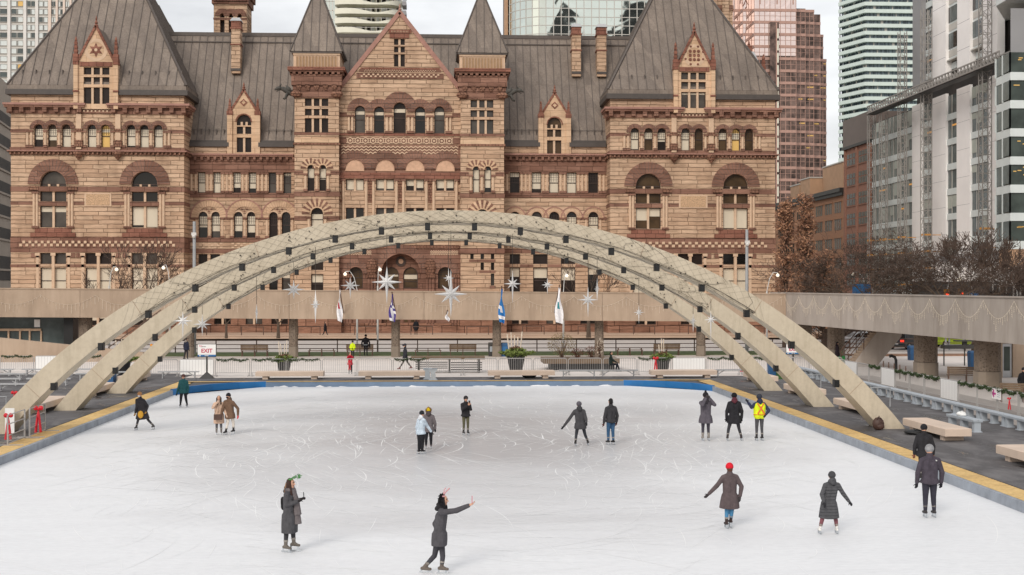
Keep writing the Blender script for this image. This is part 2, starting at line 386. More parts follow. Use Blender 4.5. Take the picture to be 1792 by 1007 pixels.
# ---------------------------------------------------------------- corner towers
def corner_tower(T, x0, x1, grp, big, dorm, dwin, gwin, panel, inner, chk, lits, blinds, orn):
    L = Sec(YT, 170); z = L.z; y = YT; cx = (x0 + x1) / 2
    zb, ztop = .3, z(167)
    holes = []; G = []
    for g in grp: G.append([(c - .52, c + .52, z(258.6), z(218.3), 1, 1, 2) for c in g])
    BW = [[(c - 1.52, c + 1.52, z(327) + .02, z(300), 1, 3), (c - 1.52, c + 1.52, z(353), z(335.7), 0, 2), (c - 1.52, c + 1.52, z(398.5), z(361), 0, 2)] for c in big]
    GW = [[(c - 1.5, c + 1.5, z(462.5), z(443), 0, 2), (c - 1.5, c + 1.5, 5.0, z(468.5), 0, 2, 2)] for c in gwin]
    BS = [(c - 1.2, c + 1.2, 1.3, 2.6, 0, 2) for c in gwin]
    DW = [(dwin[0], dwin[1], z(132), z(119), 0, 3), (dwin[0], dwin[1], z(149), z(136), 0, 3), (dwin[0], dwin[1], z(183), z(154), 0, 3)]
    wl = MB()
    for g in G: holes += [hole(o) for o in g]
    for g in BW + GW: holes += [hole(o) for o in g]
    zsplit = 3.4
    wl.wall([(x0, zsplit), (x1, zsplit), (x1, ztop), (dorm[1] - .4, ztop), (dorm[1] - .4, z(188)), (dorm[0] + .4, z(188)), (dorm[0] + .4, ztop), (x0, ztop)], holes, y, .4, 0)
    D = 23
    for a in (x0, x1): wl.poly([(a, y, zsplit), (a, y + D, zsplit), (a, y + D, ztop), (a, y, ztop)])
    wl.poly([(x0, y + D, zsplit), (x1, y + D, zsplit), (x1, y + D, ztop), (x0, y + D, ztop)])
    wl.build('tower_wall', M['sand'], HALL)
    ba = MB(); ba.wall([(x0 - .35, zb), (x1 + .35, zb), (x1 + .35, zsplit), (x0 - .35, zsplit)], [hole(o) for o in BS], y - .35, .5)
    ba.box(x0 - .35, x1 + .35, y - .34, y + D, zsplit - .25, zsplit + .004)
    for a in (x0 - .35, x1 + .35): ba.poly([(a, y - .35, zb), (a, y + D, zb), (a, y + D, zsplit), (a, y - .35, zsplit)])
    ba.build('tower_base', M['base_stone'], HALL)
    for o in BS: win(HALL, [o], y - .05, .5)
    k = 0
    for g in G:
        for o in g: win(HALL, [o], y + .28, blinds[k], lits[k] == 1, grid=1, warm=lits[k] == 2); k += 1
        hood(g, y, .5, seg=10)
        xs = [g[0][0] - .3, g[-1][1] + .3] + [(g[i][1] + g[i + 1][0]) / 2 for i in range(len(g) - 1)]
        xs += [g[0][0] - .75, g[-1][1] + .75]
        colonnade(xs, y, z(258.6), z(229), .15)
    for i, g in enumerate(BW):
        win(HALL, g, y + .3, [0, 0, (.4, .9)[i] if T == 'L' else (.5, .95)[i]], grid=0, warm=(T == 'R'))
        hood([g[0]], y, 1.4, seg=18)
        colonnade([big[i] - 1.85, big[i] + 1.85, big[i] - 2.2, big[i] + 2.2], y, z(400), z(336), .16)
        b = MB(); a = big[i]; b.box(a - 2.6, a + 2.6, y - .16, y + .1, z(415), z(408)); b.box(a - 2.1, a + 2.1, y - .1, y + .1, z(408), z(399.5)); b.build('window_apron', M['redstone'], HALL)
        b = MB(); b.box(a - 1.9, a + 1.9, y - .14, y + .25, z(335.4), z(327)); b.box(a - 1.9, a + 1.9, y - .1, y + .25, z(360.7), z(353.3)); b.build('transom', M['brown'], HALL)
        for s in (-1, 1): b = MB(); b.box(a + s * 2.25 - .55, a + s * 2.25 + .55, y - .24, y + .05, z(334), z(327)); b.build('impost', M['brown_carved'], HALL)
    for i, g in enumerate(GW):
        win(HALL, g, y + .3, [0, rnd.choice((.95, .5, 1))])
        b = MB(); a = gwin[i]
        for xx in (a - 1.8, a, a + 1.8): b = MB(); b.box(xx - .28, xx + .28, y - .12, y + .12, z(448), z(443)); b.box(xx - .16, xx + .16, y - .05, y + .3, 5, z(443)); b.build('window_pier', M['cream'], HALL)
        for s_l in (-2.05, 2.05): b = MB(); b.box(a + s_l - .5, a + s_l + .5, y - .05, y + .02, z(451), z(443)); b.build('lintel_block', M['brown'], HALL)
    # horizontal courses, broken by the window openings
    def broken(zl, zh, gaps, m='brown', p=.05, nm='stone_band'):
        b = MB(); xs = [x0 - p] + [v for g in gaps for v in g] + [x1 + p]
        for k in range(0, len(xs), 2): b = MB(); b.box(xs[k], xs[k + 1], y - p, y + .06, zl, zh); b.build(nm, M[m], HALL)
        s = x1 if inner > 0 else x0; b = MB()
        b.box(s - .05, s + p + .01, y, YW + .1, zl, zh) if inner > 0 else b.box(s - p - .01, s + .05, y, YW + .1, zl, zh)
        b.build(nm, M[m], HALL)
    gp = [(c - 1.95, c + 1.95) for c in big]
    broken(z(336), z(327), gp); broken(z(359), z(353), gp, p=.035)
    broken(z(233), z(227), [(g[0][0] - .6, g[-1][1] + .6) for g in G])
    broken(z(468), z(463), [(c - 1.5, c + 1.5) for c in gwin])
    broken(z(421), z(415), []); broken(z(442), z(421), [])
    checker(x0 + 1, x1 - 1, y - .05, z(432), z(421.5), chk)
    band('sill_course', M['brown'], x0, x1, y, z(264), z(258.8), .1, 3.4)
    cornice(x0, x1, y, z(272), z(264), .38, .5, 3.4, [M['brown_carved'], M['coping']])
    for gcol in ((grp[0][-1] + grp[1][0]) / 2, (grp[1][-1] + grp[2][0]) / 2):
        b = MB(); b.box(gcol - .3, gcol + .3, y - .28, y, z(262), z(200.5), 0); b.box(gcol - .45, gcol + .45, y - .36, y, z(258), z(246), 1); b.box(gcol - .42, gcol + .42, y - .34, y, z(232), z(226), 1)
        b.lathe([(.05, 0), (.45, .5), (.62, .8), (.62, 1.0)], (gcol, y - .3, z(281)), 8, 1); b.build('pilaster', [M['cream'], M['brown_carved']], HALL)
    b = MB(); b.box(panel[0], panel[1], y - .07, y + .05, z(361.5), z(338)); b.build('panel_frame', M['cream'], HALL)
    b = MB(); b.box(panel[0] + .2, panel[1] - .2, y - .1, y + .05, z(359.5), z(340)); b.build('carved_panel', M['panel'], HALL)
    # main cornice in two runs either side of the dormer, then attic strip and gutter
    dl, dr = dorm
    for a, c in ((x0, dl + .6), (dr - .6, x1)):
        cornice(a, c, y, z(200), z(182), .75, 1.25, 3.4)
    b = MB(); b.box(dl + .7, dr - .7, y - .2, y + .1, z(199), z(187), 0); b.build('stone_band', M['brown'], HALL)
    checker(dl + 1.0, dr - 1.0, y - .2, z(197), z(189), 14, 2, .05, 'diamond_band')
    for m_, zl, zh, p in (('roof_dark', z(167), z(158), .5), ('roof_metal', z(158) + .004, z(150), .3)):
        b = MB(); b.box(x0 - p, dl + .1, y - p, y + 1.5, zl, zh); b.box(dr - .1, x1 + p, y - p, y + 1.5, zl, zh); b.box(x0 - p, x1 + p, y + 1.5, y + D + p, zl, zh); b.box(dl + .1, dr - .1, y + .9, y + 1.5, zl, zh); b.build('eaves', M[m_], HALL)
    # hipped roof
    E = .32; ze = z(150); ax = cx; ap0 = (ax, y + 11.8, 49.2); ap1 = (ax, y + D - 9, 49.2)
    A = (x0 - E, y - E, ze); B = (x1 + E, y - E, ze); C = (x1 + E, y + D, ze); Dd = (x0 - E, y + D, ze)
    b = MB(); seamed(b, [A, B, ap0]); seamed(b, [B, C, ap1, ap0]); seamed(b, [Dd, A, ap0, ap1]); seamed(b, [C, Dd, ap1])
    for p in (A, B): b.bar(p, ap0, .25, .25, 1)
    for k in range(26):
        xx = x0 + (x1 - x0) * (k + .5) / 26
        if k % 2 and not dl - .5 < xx < dr + .5: b.box(xx - .05, xx + .05, y + .5, y + .9, ze + 1.2, ze + 1.9, 1)
    b.build('tower_roof', [M['roof_metal'], M['roof_seam']], HALL)
    # gabled dormer standing on the front wall
    d = MB(); yd = y - .42; cx = (dl + dr) / 2
    d.wall(rect(dl + .45, dr - .45, z(183) - .6, z(110)), [hole(o) for o in DW], yd, .4, 0)
    d.wall([(dl + .55, z(110)), (dr - .55, z(110)), (cx, z(49))], [], yd - .03, 0, 0)
    d.box(dl + .7, dr - .7, yd - .09, yd + .05, z(118), z(110), 1)
    for s in (dl, dr - .5): d.box(s, s + .5, yd - .22, yd + .5, z(183) - .6, z(115), 0); d.box(s - .06, s + .56, yd - .28, yd + .5, z(163), z(159.5), 1); d.box(s - .06, s + .56, yd - .3, yd + .5, z(115), z(104), 1)
    for s in (-1, 1): d.bar((cx + s * ((dr - dl) / 2 - .4), yd + .05, z(110)), (cx, yd + .05, z(46.5)), .26, .5, 1, (0, 1, 0))
    for s in (dl + .25, dr - .25): pinnacle(d, s, yd, z(104), z(66), .25, 1)
    finial(d, cx, yd + .1, z(49), z(29) - z(49), 1)
    yb = y + 9
    d.poly([(dl + .1, yd, z(110)), (cx, yd, z(47)), (cx, yb, z(47)), (dl + .1, yb, z(110))], 2); d.poly([(cx, yd, z(47)), (dr - .1, yd, z(110)), (dr - .1, yb, z(110)), (cx, yb, z(47))], 2)
    for s in (dl + .2, dr - .2): d.poly([(s, yd, z(183)), (s, yb, z(183)), (s, yb, z(110)), (s, yd, z(110))], 0)
    zo = z(89)
    d.ring(cx, zo, .95, 1.35, yd - .06, yd, 3, 20, None, 0, 0, 360)
    if orn == 'star':
        for k in range(6):
            a = PI / 3 * k + PI / 6; a2 = a + PI / 3
            d.prism([(cx, zo), (cx + .42 * cos(a - PI / 6), zo + .42 * sin(a - PI / 6)), (cx + .85 * cos(a), zo + .85 * sin(a)), (cx + .42 * cos(a + PI / 6), zo + .42 * sin(a + PI / 6))], yd - .08, yd - .02, 'y', 1)
        d.ring(cx, zo, .0, .2, yd - .12, yd - .02, 3, 6, None, 0, 0, 360)
    else:
        for i in range(-1, 2):
            for j in range(-1, 2): d.lathe([(.23, 0), (.23, .01)], (0, 0, 0), 4, 1) if 0 else d.ball((cx + i * .5, yd - .05, zo + j * .5), (.2, .08, .2), 8, 1)
        for k in range(8): d.ball((cx + 1.15 * cos(PI / 4 * k + .39), yd - .06, zo + 1.15 * sin(PI / 4 * k + .39)), (.16, .07, .16), 6, 1)
    dd = d.build('dormer', [M['sand_smooth'], M['redstone'], M['roof_metal'], M['cream']], HALL)
    win(dd, DW, yd + .26, [0, 0, 0 if T == 'L' else .05])
    return L
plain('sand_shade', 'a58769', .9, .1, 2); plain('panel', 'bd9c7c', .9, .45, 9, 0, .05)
L = Sec(YT, 170); X = L.x
lx0, lx1 = X(19), X(322)
corner_tower('L', lx0, lx1, [[X(67.6), X(91.7), X(116.2)], [X(160.8), X(184.7)], [X(229.4), X(252.6), X(277)]], [X(93), X(253.2)], (X(131), X(208.5)), (X(148), X(193)),
             [X(93), X(172), X(253)], (X(148), X(195)), 1, 51, [0, 2, 2, 0, 1, 0, 0, 0], [.7, .6, .95, .95, .3, .9, .95, .95], 'star')
rx0, rx1 = X(1068), X(1356.5)
corner_tower('R', rx0, rx1, [[X(1111), X(1135), X(1158)], [X(1199.8), X(1223)], [X(1264.8), X(1288), X(1311)]], [X(1134.6), X(1287.4)], (X(1177.5), X(1250)), (X(1191), X(1234)),
             [X(1130), X(1208), X(1287)], (X(1188), X(1238)), -1, 45, [0, 2, 0, 0, 2, 2, 1, 2], [.8, .4, .6, .95, 0, .5, .4, 0], 'dots')
# ---------------------------------------------------------------- wings
def wing(ref, pl, pr, upper, hoods, pairs, gwin, dormer, chims, ub, base_px, tym, low):
    W = Sec(YW, ref); x, z = W.x, W.z; y = YW; x0, x1 = x(pl), x(pr)
    UP = [(x(a), x(b), z(338.5), z(302), 0, 1, 2) for a, b in upper]
    PA = [[(x(a), x(b), z(417), z(371), 1, 1, 2) for a, b in p] for p in pairs]
    GW = [[(x(a), x(b), z(462.5), z(445), 0), (x(a), x(b), 5.0, z(468.5), 0, 1, 2)] for a, b in gwin]
    BS = [(x((a + b) / 2) - 1.0, x((a + b) / 2) + 1.0, 1.3, 2.6, 0, 2) for a, b in base_px]
    wl = MB(); hs = [hole(o) for o in UP] + [hole(o) for p in PA for o in p] + [hole(o) for p in GW for o in p]
    wl.wall([(x0 - .3, 3.4), (x1 + .3, 3.4), (x1 + .3, z(258)), (x(dormer[1]) - .3, z(258)), (x(dormer[1]) - .3, z(271)), (x(dormer[0]) + .3, z(271)), (x(dormer[0]) + .3, z(258)), (x0 - .3, z(258))], hs, y, .45); wl.build('wing_wall', M['sand'], HALL)
    ba = MB(); ba.wall(rect(x0 - .3, x1 + .3, .3, 3.4), [hole(o) for o in BS], y - .3, .5); ba.box(x0 - .3, x1 + .3, y - .29, y + .2, 3.15, 3.404); ba.build('wing_base', M['base_stone'], HALL)
    for o in BS: win(HALL, [o], y, .4)
    for k, o in enumerate(UP): win(HALL, [o], y + .3, ub[k % len(ub)], grid=1)
    for k, p in enumerate(PA):
        for o in p: win(HALL, [o], y + .3, ub[(k + 2) % len(ub)], grid=1)
        r = hoods[k][2]; cx = x(hoods[k][0]); zs = z(381)
        b = MB(); ro = (x(hoods[k][0] + r) - cx); ri = ro * hoods[k][3]
        b.ring(cx, zs, ri, ro, y - .1 - .004 * (k % 2), y + .02, 0, 18); b.ring(cx, zs, ro, ro + .12, y - .16 - .004 * (k % 2), y + .02, 1, 18)
        for q in range(1, 18):
            a = PI * q / 18; b.bar((cx + ri * cos(a), y - .108, zs + ri * sin(a)), (cx + ro * cos(a), y - .108, zs + ro * sin(a)), .025, .02, 1, (0, 1, 0))
        b.build('arch_hood', [M['sand_smooth'], M['coping']], HALL)
        if tym:
            b = MB()
            for i in range(-4, 5):
                for j in range(0, 5):
                    if (i + j) % 2: continue
                    u, v = cx + i * .3, zs + .75 + j * .26
                    if math.hypot(u - cx, v - zs) < ri - .2 and all(math.hypot(u - (o[0] + o[1]) / 2, v - (o[3] - (o[1] - o[0]) / 2)) > .72 for o in p):
                        b.prism([(u - .15, v), (u, v - .13), (u + .15, v), (u, v + .13)], y - .05, y)
            b.build('tympanum_carving', M['brown'], HALL)
        colonnade([p[0][0] - .25, p[-1][1] + .25] + ([(p[0][1] + p[1][0]) / 2] if len(p) > 1 else []), y + .1, z(417), z(381), .17, 'cream')
        b = MB()
        for o in p: r_ = (o[1] - o[0]) / 2; b.ring((o[0] + o[1]) / 2, o[3] - r_, r_, r_ + .16, y - .05, y + .02, 0, 10)
        b.build('arch_mould', M['cream'], HALL)
    for k, p in enumerate(GW): win(HALL, p, y + .3, [0, .4])
    # string courses
    def run(zl, zh, gaps, m='brown', p=.06):
        b = MB(); xs = [x0 - .2] + [v for g in gaps for v in g] + [x1 + .2]
        for k in range(0, len(xs), 2):
            if xs[k + 1] - xs[k] > .05: b = MB(); b.box(xs[k], xs[k + 1], y - p, y + .06, zl, zh); b.build('stone_band', M[m], HALL)
    run(z(301.5), z(283), []); run(z(346), z(338.6), [], p=.1); run(z(424), z(417.3), [], p=.08); run(z(443.5), z(436), [])
    run(z(468), z(463), [(p[0][0], p[0][1]) for p in GW]); run(z(385), z(380), [(p[0][0] - .4, p[-1][1] + .4) for p in PA])
    for p in PA: checker(p[0][0] - .3, p[-1][1] + .3, y, z(435), z(425), max(6, int((p[-1][1] - p[0][0] + .6) / .32)), 3, .05, 'checker_panel')
    # pilasters between the upper windows
    xs = []
    ed = [x0] + [v for o in UP for v in (o[0], o[1])] + [x1]
    for k in range(0, len(ed), 2):
        g = ed[k + 1] - ed[k]; n = max(1, int(g / .42))
        xs += [ed[k] + g * (i + .5) / n for i in range(n)] if g > .3 else []
    colonnade(xs, y + .05, z(338.4), z(302), .15)
    cornice(x0, x1, y, z(283), z(270), .6, .75, .6, wrap=False)
    d0, d1 = x(dormer[0]) + .1, x(dormer[1]) - .1
    for a, c in ((x0, d0), (d1, x1)): b = MB(); b.box(a, c, y - .1, y + .5, z(270), z(258) + .1); b.build('parapet', M['sand'], HALL); b = MB(); b.box(a, c, y - .35, y + .6, z(257.5), z(250)); b.box(a, c, y - .1, y + .8, z(250) + .003, z(246)); b.build('gutter', M['roof_dark'], HALL)
    # roof
    yr = y + 8.2; zr = ZA(ref, 60 if ref < 700 else 65, yr); z0 = z(248)
    A, B = (x0 - 1, y + .3, z0), (x1 + 1, y + .3, z0); C, D = (x1 + 12, yr, zr), (x0 - 12, yr, zr)
    if ref < 700: A = (x0 - 6, y + .3, z0)
    else: B = (x1 + 6, y + .3, z0)
    b = MB(); seamed(b, [A, B, C, D], .95); b.poly([D, C, (x1 + 12, yr + 8, z0), (x0 - 12, yr + 8, z0)])
    b.box(x0 - 12, x1 + 12, yr - .25, yr + .25, zr - .3, zr + .15, 1); b.bar((x0 - 12, yr - .75, zr - 1.15), (x1 + 12, yr - .75, zr - 1.15), .12, .12, 1)
    for k in range(14):
        xx = x0 + (x1 - x0) * (k + .5) / 14; b.box(xx - .04, xx + .04, y + .75, y + .95, z0 + .9, z0 + 1.6, 1)
    b.bar((x0, y + .9, z0 + 1.5), (x1, y + .9, z0 + 1.5), .05, .05, 1)
    b.build('wing_roof', [M['roof_metal'], M['roof_seam']], HALL)
    # dormer
    dl, dr, wl_, wr, gy = dormer; dl, dr, wl_, wr = x(dl), x(dr), x(wl_), x(wr); cx = (dl + dr) / 2; yd = y - .1; rw = (wr - wl_) / 2
    o1 = (wl_, wr, z(gy + 217 - 201 + 3), z(gy), 1, 3); o2 = (wl_, wr, z(gy + 34), z(gy + 21), 0, 2); o3 = (wl_, wr, z(gy + 66), z(gy + 40), 0, 2)
    d = MB(); d.wall(rect(dl + .5, dr - .5, z(270), z(gy - 6)), [hole(o1), hole(o2), hole(o3)], yd, .4)
    d.wall([(dl + .35, z(gy - 6)), (dr - .35, z(gy - 6)), (cx, z(gy - 41))], [], yd - .02, 0)
    for s in (-1, 1): d.bar((cx + s * ((dr - dl) / 2 - .25), yd + .1, z(gy - 5)), (cx, yd + .1, z(gy - 43)), .24, .4, 1, (0, 1, 0))
    for s in (dl + .2, dr - .2): d.box(s - .3, s + .3, yd - .2, yd + .4, z(270), z(gy + 1), 0); d.box(s - .36, s + .36, yd - .26, yd + .4, z(gy + 1), z(gy - 6), 1); pinnacle(d, s, yd, z(gy - 6), z(gy - 28), .2, 1)
    finial(d, cx, yd + .1, z(gy - 42), z(gy - 57) - z(gy - 42), 1)
    d.ring(cx, o1[3] - rw, rw + .01, rw + .75, yd - .06, yd, 0, 12); d.ring(cx, o1[3] - rw, rw, rw + .12, yd - .12, yd, 1, 12)
    zq = z(gy - 21); d.prism([(cx - .45, zq), (cx, zq - .45), (cx + .45, zq), (cx, zq + .45)], yd - .1, yd, 'y', 1); d.prism([(cx - .25, zq), (cx, zq - .25), (cx + .25, zq), (cx, zq + .25)], yd - .14, yd, 'y', 0)
    yb = y + 5
    d.poly([(dl + .1, yd, z(gy - 6)), (cx, yd, z(gy - 42)), (cx, yb, z(gy - 42)), (dl + .1, yb, z(gy - 6))], 2); d.poly([(cx, yd, z(gy - 42)), (dr - .1, yd, z(gy - 6)), (dr - .1, yb, z(gy - 6)), (cx, yb, z(gy - 42))], 2)
    for s in (dl + .2, dr - .2): d.poly([(s, yd, z(265)), (s, yb, z(265)), (s, yb, z(gy - 6)), (s, yd, z(gy - 6))], 0)
    dd = d.build('dormer', [M['sand_smooth'], M['redstone'], M['roof_metal']], HALL); win(dd, [o1, o2, o3], yd + .28, 0, grid=0, warm=ref > 700)
    for a, b_, yt, yb_ in chims:
        yc = y + 4.6; ca, cb = XA(a, yc), XA(b_, yc); zt = ZA(ref, yt, yc); z1 = ZA(ref, yb_, yc); w = cb - ca
        b = MB(); b.box(ca, cb, yc, yc + 1.6, z1 - .6, zt - 1.0, 0); b.box(ca - .12, cb + .12, yc - .12, yc + 1.72, zt - 1.0, zt - .8, 1); b.box(ca - .02, cb + .02, yc - .02, yc + 1.62, zt - .8, zt - .02, 1)
        b.box(ca - .1, cb + .1, yc - .1, yc + 1.7, zt - 3.0, zt - 2.85, 1)
        b.hexa([(ca - .15, yc - .15, zt), (cb + .15, yc - .15, zt), (cb + .15, yc + 1.75, zt), (ca - .15, yc + 1.75, zt)], [(ca + .1, yc + .2, zt + .45), (cb - .1, yc + .2, zt + .45), (cb - .1, yc + 1.4, zt + .45), (ca + .1, yc + 1.4, zt + .45)], 2)
        b.box(ca - .05, cb + .05, yc - .08, yc, z1 - .3, z1, 3)
        b.build('chimney', [M['sand'], M['redstone'], M['lead'], M['roof_dark']], HALL)
    return W
wing(426, 331, 514, [(346, 359.6), (373, 386.3), (408, 421.6), (435, 448.4), (470, 483.4), (496, 509.7)],
     [(365.6, 0, 31, .62), (427.8, 0, 31, .62), (489.2, 0, 31, .62)], [[(347.4, 363.4), (369.6, 385.4)], [(409.3, 424.7), (432, 447)], [(471, 486), (493, 508.2)]],
     [(347, 363), (368, 385), (410, 425), (432, 447), (471, 486), (493, 508)], (399.5, 454, 414.4, 440, 201), [(404.5, 420.5, 37, 120)], [.95, 1, .6, .8, 0, .1], [(380, 400), (435, 455), (480, 500)], 1, 0)
wing(970, 882, 1060, [(892.3, 909.6), (930.5, 947.5), (960.9, 978), (991.5, 1009), (1029.4, 1047)],
     [(901, 0, 17.5, .6), (939.6, 0, 17.5, .6), (970, 0, 17.5, .6), (1000.5, 0, 17.5, .6), (1038.5, 0, 17.5, .6)], [[(892, 910)], [(930.5, 948.5)], [(961, 979)], [(991.5, 1009.5)], [(1029.5, 1047.5)]],
     [(892, 910), (933, 958.5), (981.7, 1007), (1029, 1047)], (943.5, 997.5, 957.3, 982.3, 206), [(1001, 1016.6, 47, 125), (1045, 1061, 47, 125)], [.2, .7, .95, 1, 0], [(900, 920), (960, 980), (1020, 1040)], 0, 0)
# ---------------------------------------------------------------- centre pavilion
C = Sec(YC, 700); x, z = C.x, C.z; y = YC
cx0, cx1, gx = x(593), x(806), x(699.5)
FV = [(x(c - w / 2), x(c + w / 2), z(233.8), z(t), 1, 1, 2) for c, w, t in ((630, 18, 186), (663.5, 18, 187), (699.5, 21.5, 179.6), (735.3, 18, 187), (769, 18, 186))]
GB = [(x(689.5), x(708.5), z(79), z(68), 0, 2), (x(689.5), x(708.5), z(92), z(82), 0, 2), (x(689.5), x(708.5), z(116.8), z(95), 0, 2)]
b = MB(); b.wall([(cx0, z(254)), (cx1, z(254)), (cx1, z(163)), (gx, z(26)), (cx0, z(163))], [hole(o) for o in FV + GB], y, .45); b.build('gable_wall', M['sand'], HALL)
b = MB()
for s, e in ((cx0, -1), (cx1, 1)): b.bar((s + e * .5, y + .15, z(166)), (gx, y + .15, z(21.5)), .5, .6, 0, (0, 1, 0))
finial(b, gx, y + .1, z(24), 1.2); b.build('gable_coping', M['coping'], HALL)
b = MB(); yb = y + 14; seamed(b, [(cx0 - .3, yb, z(166)), (cx0 - .3, y, z(166)), (gx, y, z(24)), (gx, yb, z(24))]); seamed(b, [(cx1 + .3, y, z(166)), (cx1 + .3, yb, z(166)), (gx, yb, z(24)), (gx, y, z(24))]); b.build('gable_roof', [M['roof_metal'], M['roof_seam']], HALL)
b = MB(); b.box(x(682), x(716), y - .1, y + .05, z(67.6), z(59)); b.build('lintel', M['redstone'], HALL)
win(HALL, GB, y + .3, 0)
for o in FV: win(HALL, [o], y + .3, .01)
hood(FV, y, [.92, .92, 1.3, .92, .92], seg=12)
colonnade([v for i in range(4) for v in (FV[i][1] + .3, FV[i][1] + .75, FV[i + 1][0] - .75, FV[i + 1][0] - .3)] + [FV[0][0] - .3, FV[0][0] - .7, FV[4][1] + .3, FV[4][1] + .7], y, z(233.8), z(202), .15)
def gw(py): return (700 - (py - 24) * .74 - 1, 700 + (py - 24) * .74 + 1)
def gband(ya, yb_, m='redstone', p=.06, ins=2):
    a, c = gw(ya); q = MB(); q.box(x(a + ins), x(c - ins), y - p, y + .04, z(yb_), z(ya)); q.build('stone_band', M[m], HALL); return x(a + ins) + .3, x(c - ins) - .3
a, c = gband(119, 122); a, c = gband(122.2, 126.5, 'brown', .04); checker(a + .3, c - .3, y - .04, z(126.2), z(122.6), 60, 2, .05)
a, c = gband(128.5, 138.5, 'brown', .05); checker(a + .2, c - .2, y - .05, z(136), z(129.5), 34, 2, .06)
a, c = gband(52.5, 58.5, 'redstone', .05); checker(a, c, y - .05, z(57.5), z(54), 24, 1, .05)
band('stone_band', M['brown'], cx0 + .1, x(606), y, z(205), z(198), .05, .1); band('stone_band', M['brown'], x(792), cx1 - .1, y, z(205), z(198), .05, .1)
band('sill_course', M['redstone'], cx0 + .2, cx1 - .2, y, z(238), z(234), .12, .1)
band('frieze', M['brown'], cx0 + .1, cx1 - .1, y, z(253), z(240.5), .05, .1)
b = MB(); n = 14
for k in range(n):
    u = cx0 + .9 + (cx1 - cx0 - 1.8) * (k + .5) / n; v = z(246.8)
    b.ring(u, v, .28, .4, y - .1, y - .04, 0, 12, None, 0, 0, 360)
    for q in range(4): a = PI / 2 * q + PI / 4; b.prism([(u + .52 * cos(a) - .1, v + .36 * sin(a)), (u + .52 * cos(a), v + .36 * sin(a) - .1), (u + .52 * cos(a) + .1, v + .36 * sin(a)), (u + .52 * cos(a), v + .36 * sin(a) + .1)], y - .1, y - .04)
    b.prism([(u - .18, v), (u, v - .18), (u + .18, v), (u, v + .18)], y - .1, y - .04)
b.build('frieze_carving', M['cream'], HALL)
# brown middle stage: four blind arches over paired windows
AR = [621, 673.8, 726.2, 779]
TY = [(x(c - 16.5), x(c + 16.5), z(300), z(280), 1) for c in AR]
MW = []
for c in AR: MW.append([(x(c - 15.7), x(c + 15.7), z(334), z(314), 0, 2), (x(c - 15.7), x(c + 15.7), z(402), z(364), 0, 2)])
b = MB(); b.wall(rect(cx0, cx1, z(313.2), z(254)), [], y, .3); b.build('arcade_wall', M['brown'], HALL)
b = MB(); b.wall(rect(cx0, cx1, z(430), z(313.2)), [hole(o) for m in MW for o in m], y, .55); b.build('centre_wall', M['sand'], HALL)
for k in range(3): zig(cx0 + .3, cx1 - .3, y, z(260 + k * 5.2), z(255.2 + k * 5.2), 26, .04, 'cream', 'zigzag_band', .42)
hood(TY, y - .03, 1.05, seg=16)
for o in TY:
    b = MB(); r = (o[1] - o[0]) / 2; b.prism([(p[0], p[1]) for p in archp(o[0], o[1], o[2], o[3] - r, 12)], y - .09, y + .02); b.build('tympanum', M['tympanum'], HALL)
band('stone_band', M['redstone'], cx0 + .2, cx1 - .2, y, z(313), z(303), .1, .1)
for m in MW:
    win(HALL, m, y + .35, [rnd.choice((0, .85, .6)), 0])
    b = MB(); b.box(m[0][0], m[0][1], y + .1, y + .5, z(363.7), z(334.3), 0); b.box(m[0][0] - .3, m[0][1] + .3, y + .05, y + .5, z(338), z(334.5), 1); b.box(m[0][0] - .2, m[0][1] + .2, y + .06, y + .4, z(364.5), z(361), 1); b.build('spandrel', [M['tympanum'], M['brown']], HALL)
    colonnade([m[0][0] - .3, m[0][1] + .3], y, z(402), z(314), .17)
pe = [cx0] + [v for m in MW for v in (m[0][0], m[0][1])] + [cx1]
for k in range(0, 10, 2): b = MB(); b.box(pe[k] + .1, pe[k + 1] - .1, y - .12, y + .05, z(322), z(313.4)); b.box(pe[k] + .15, pe[k + 1] - .15, y - .06, y + .05, z(355), z(349)); b.box(pe[k] + .15, pe[k + 1] - .15, y - .07, y + .05, z(341), z(336)); b.box(pe[k] + .3, pe[k + 1] - .3, y - .02, y + .03, z(355), z(313.4)); b.build('pier_capital', M['brown_carved'], HALL)
# entrance stage
EN = (x(667.5), x(735.5), .5, z(444.7), 1)
SA = [(x(c - 12.5), x(c + 12.5), z(505), z(467.6), 1, 1, 2) for c in (622.5, 779)]
b = MB(); b.wall(rect(cx0, cx1, .3, z(430)), [hole(EN)] + [hole(o) for o in SA], y - .05, 1.3); b.build('entrance_wall', M['brown'], HALL)
hood([EN], y - .05, 1.15, 'brown', seg=26); [hood([o], y - .05, .85, 'brown', seg=14) for o in SA]
for o in SA: win(HALL, [o], y + .4, .0, warm=1, grid=1)
for k in range(3): zig(cx0 + .3, x(650), y - .05, z(441.5 + k * 2.6), z(438.5 + k * 2.6), 12, .04, 'cream', 'zigzag_band', .45); zig(x(753), cx1 - .3, y - .05, z(441.5 + k * 2.6), z(438.5 + k * 2.6), 12, .04, 'cream', 'zigzag_band', .45)
b = MB(); b.box(cx0 + .2, cx1 - .2, y - .15, y, z(436), z(429)); b.build('carved_frieze', M['brown_carved'], HALL)
b = MB()
for c in (651, 753, 608, 798):
    b = MB(); b.box(x(c) - .55, x(c) + .55, y - .5, y, z(487), z(480), 1); [b.tube([(x(c) + d * .36, y - .25, 1.2), (x(c) + d * .36, y - .25, z(487))], .2, 8, 0) for d in (-1, 0, 1)]
    if c in (651, 753): b.ball((x(c), y - .3, z(468)), (.7, .35, 1.1), 8, 1)
    b.build('entrance_pier', [M['brown'], M['brown_carved']], HALL)
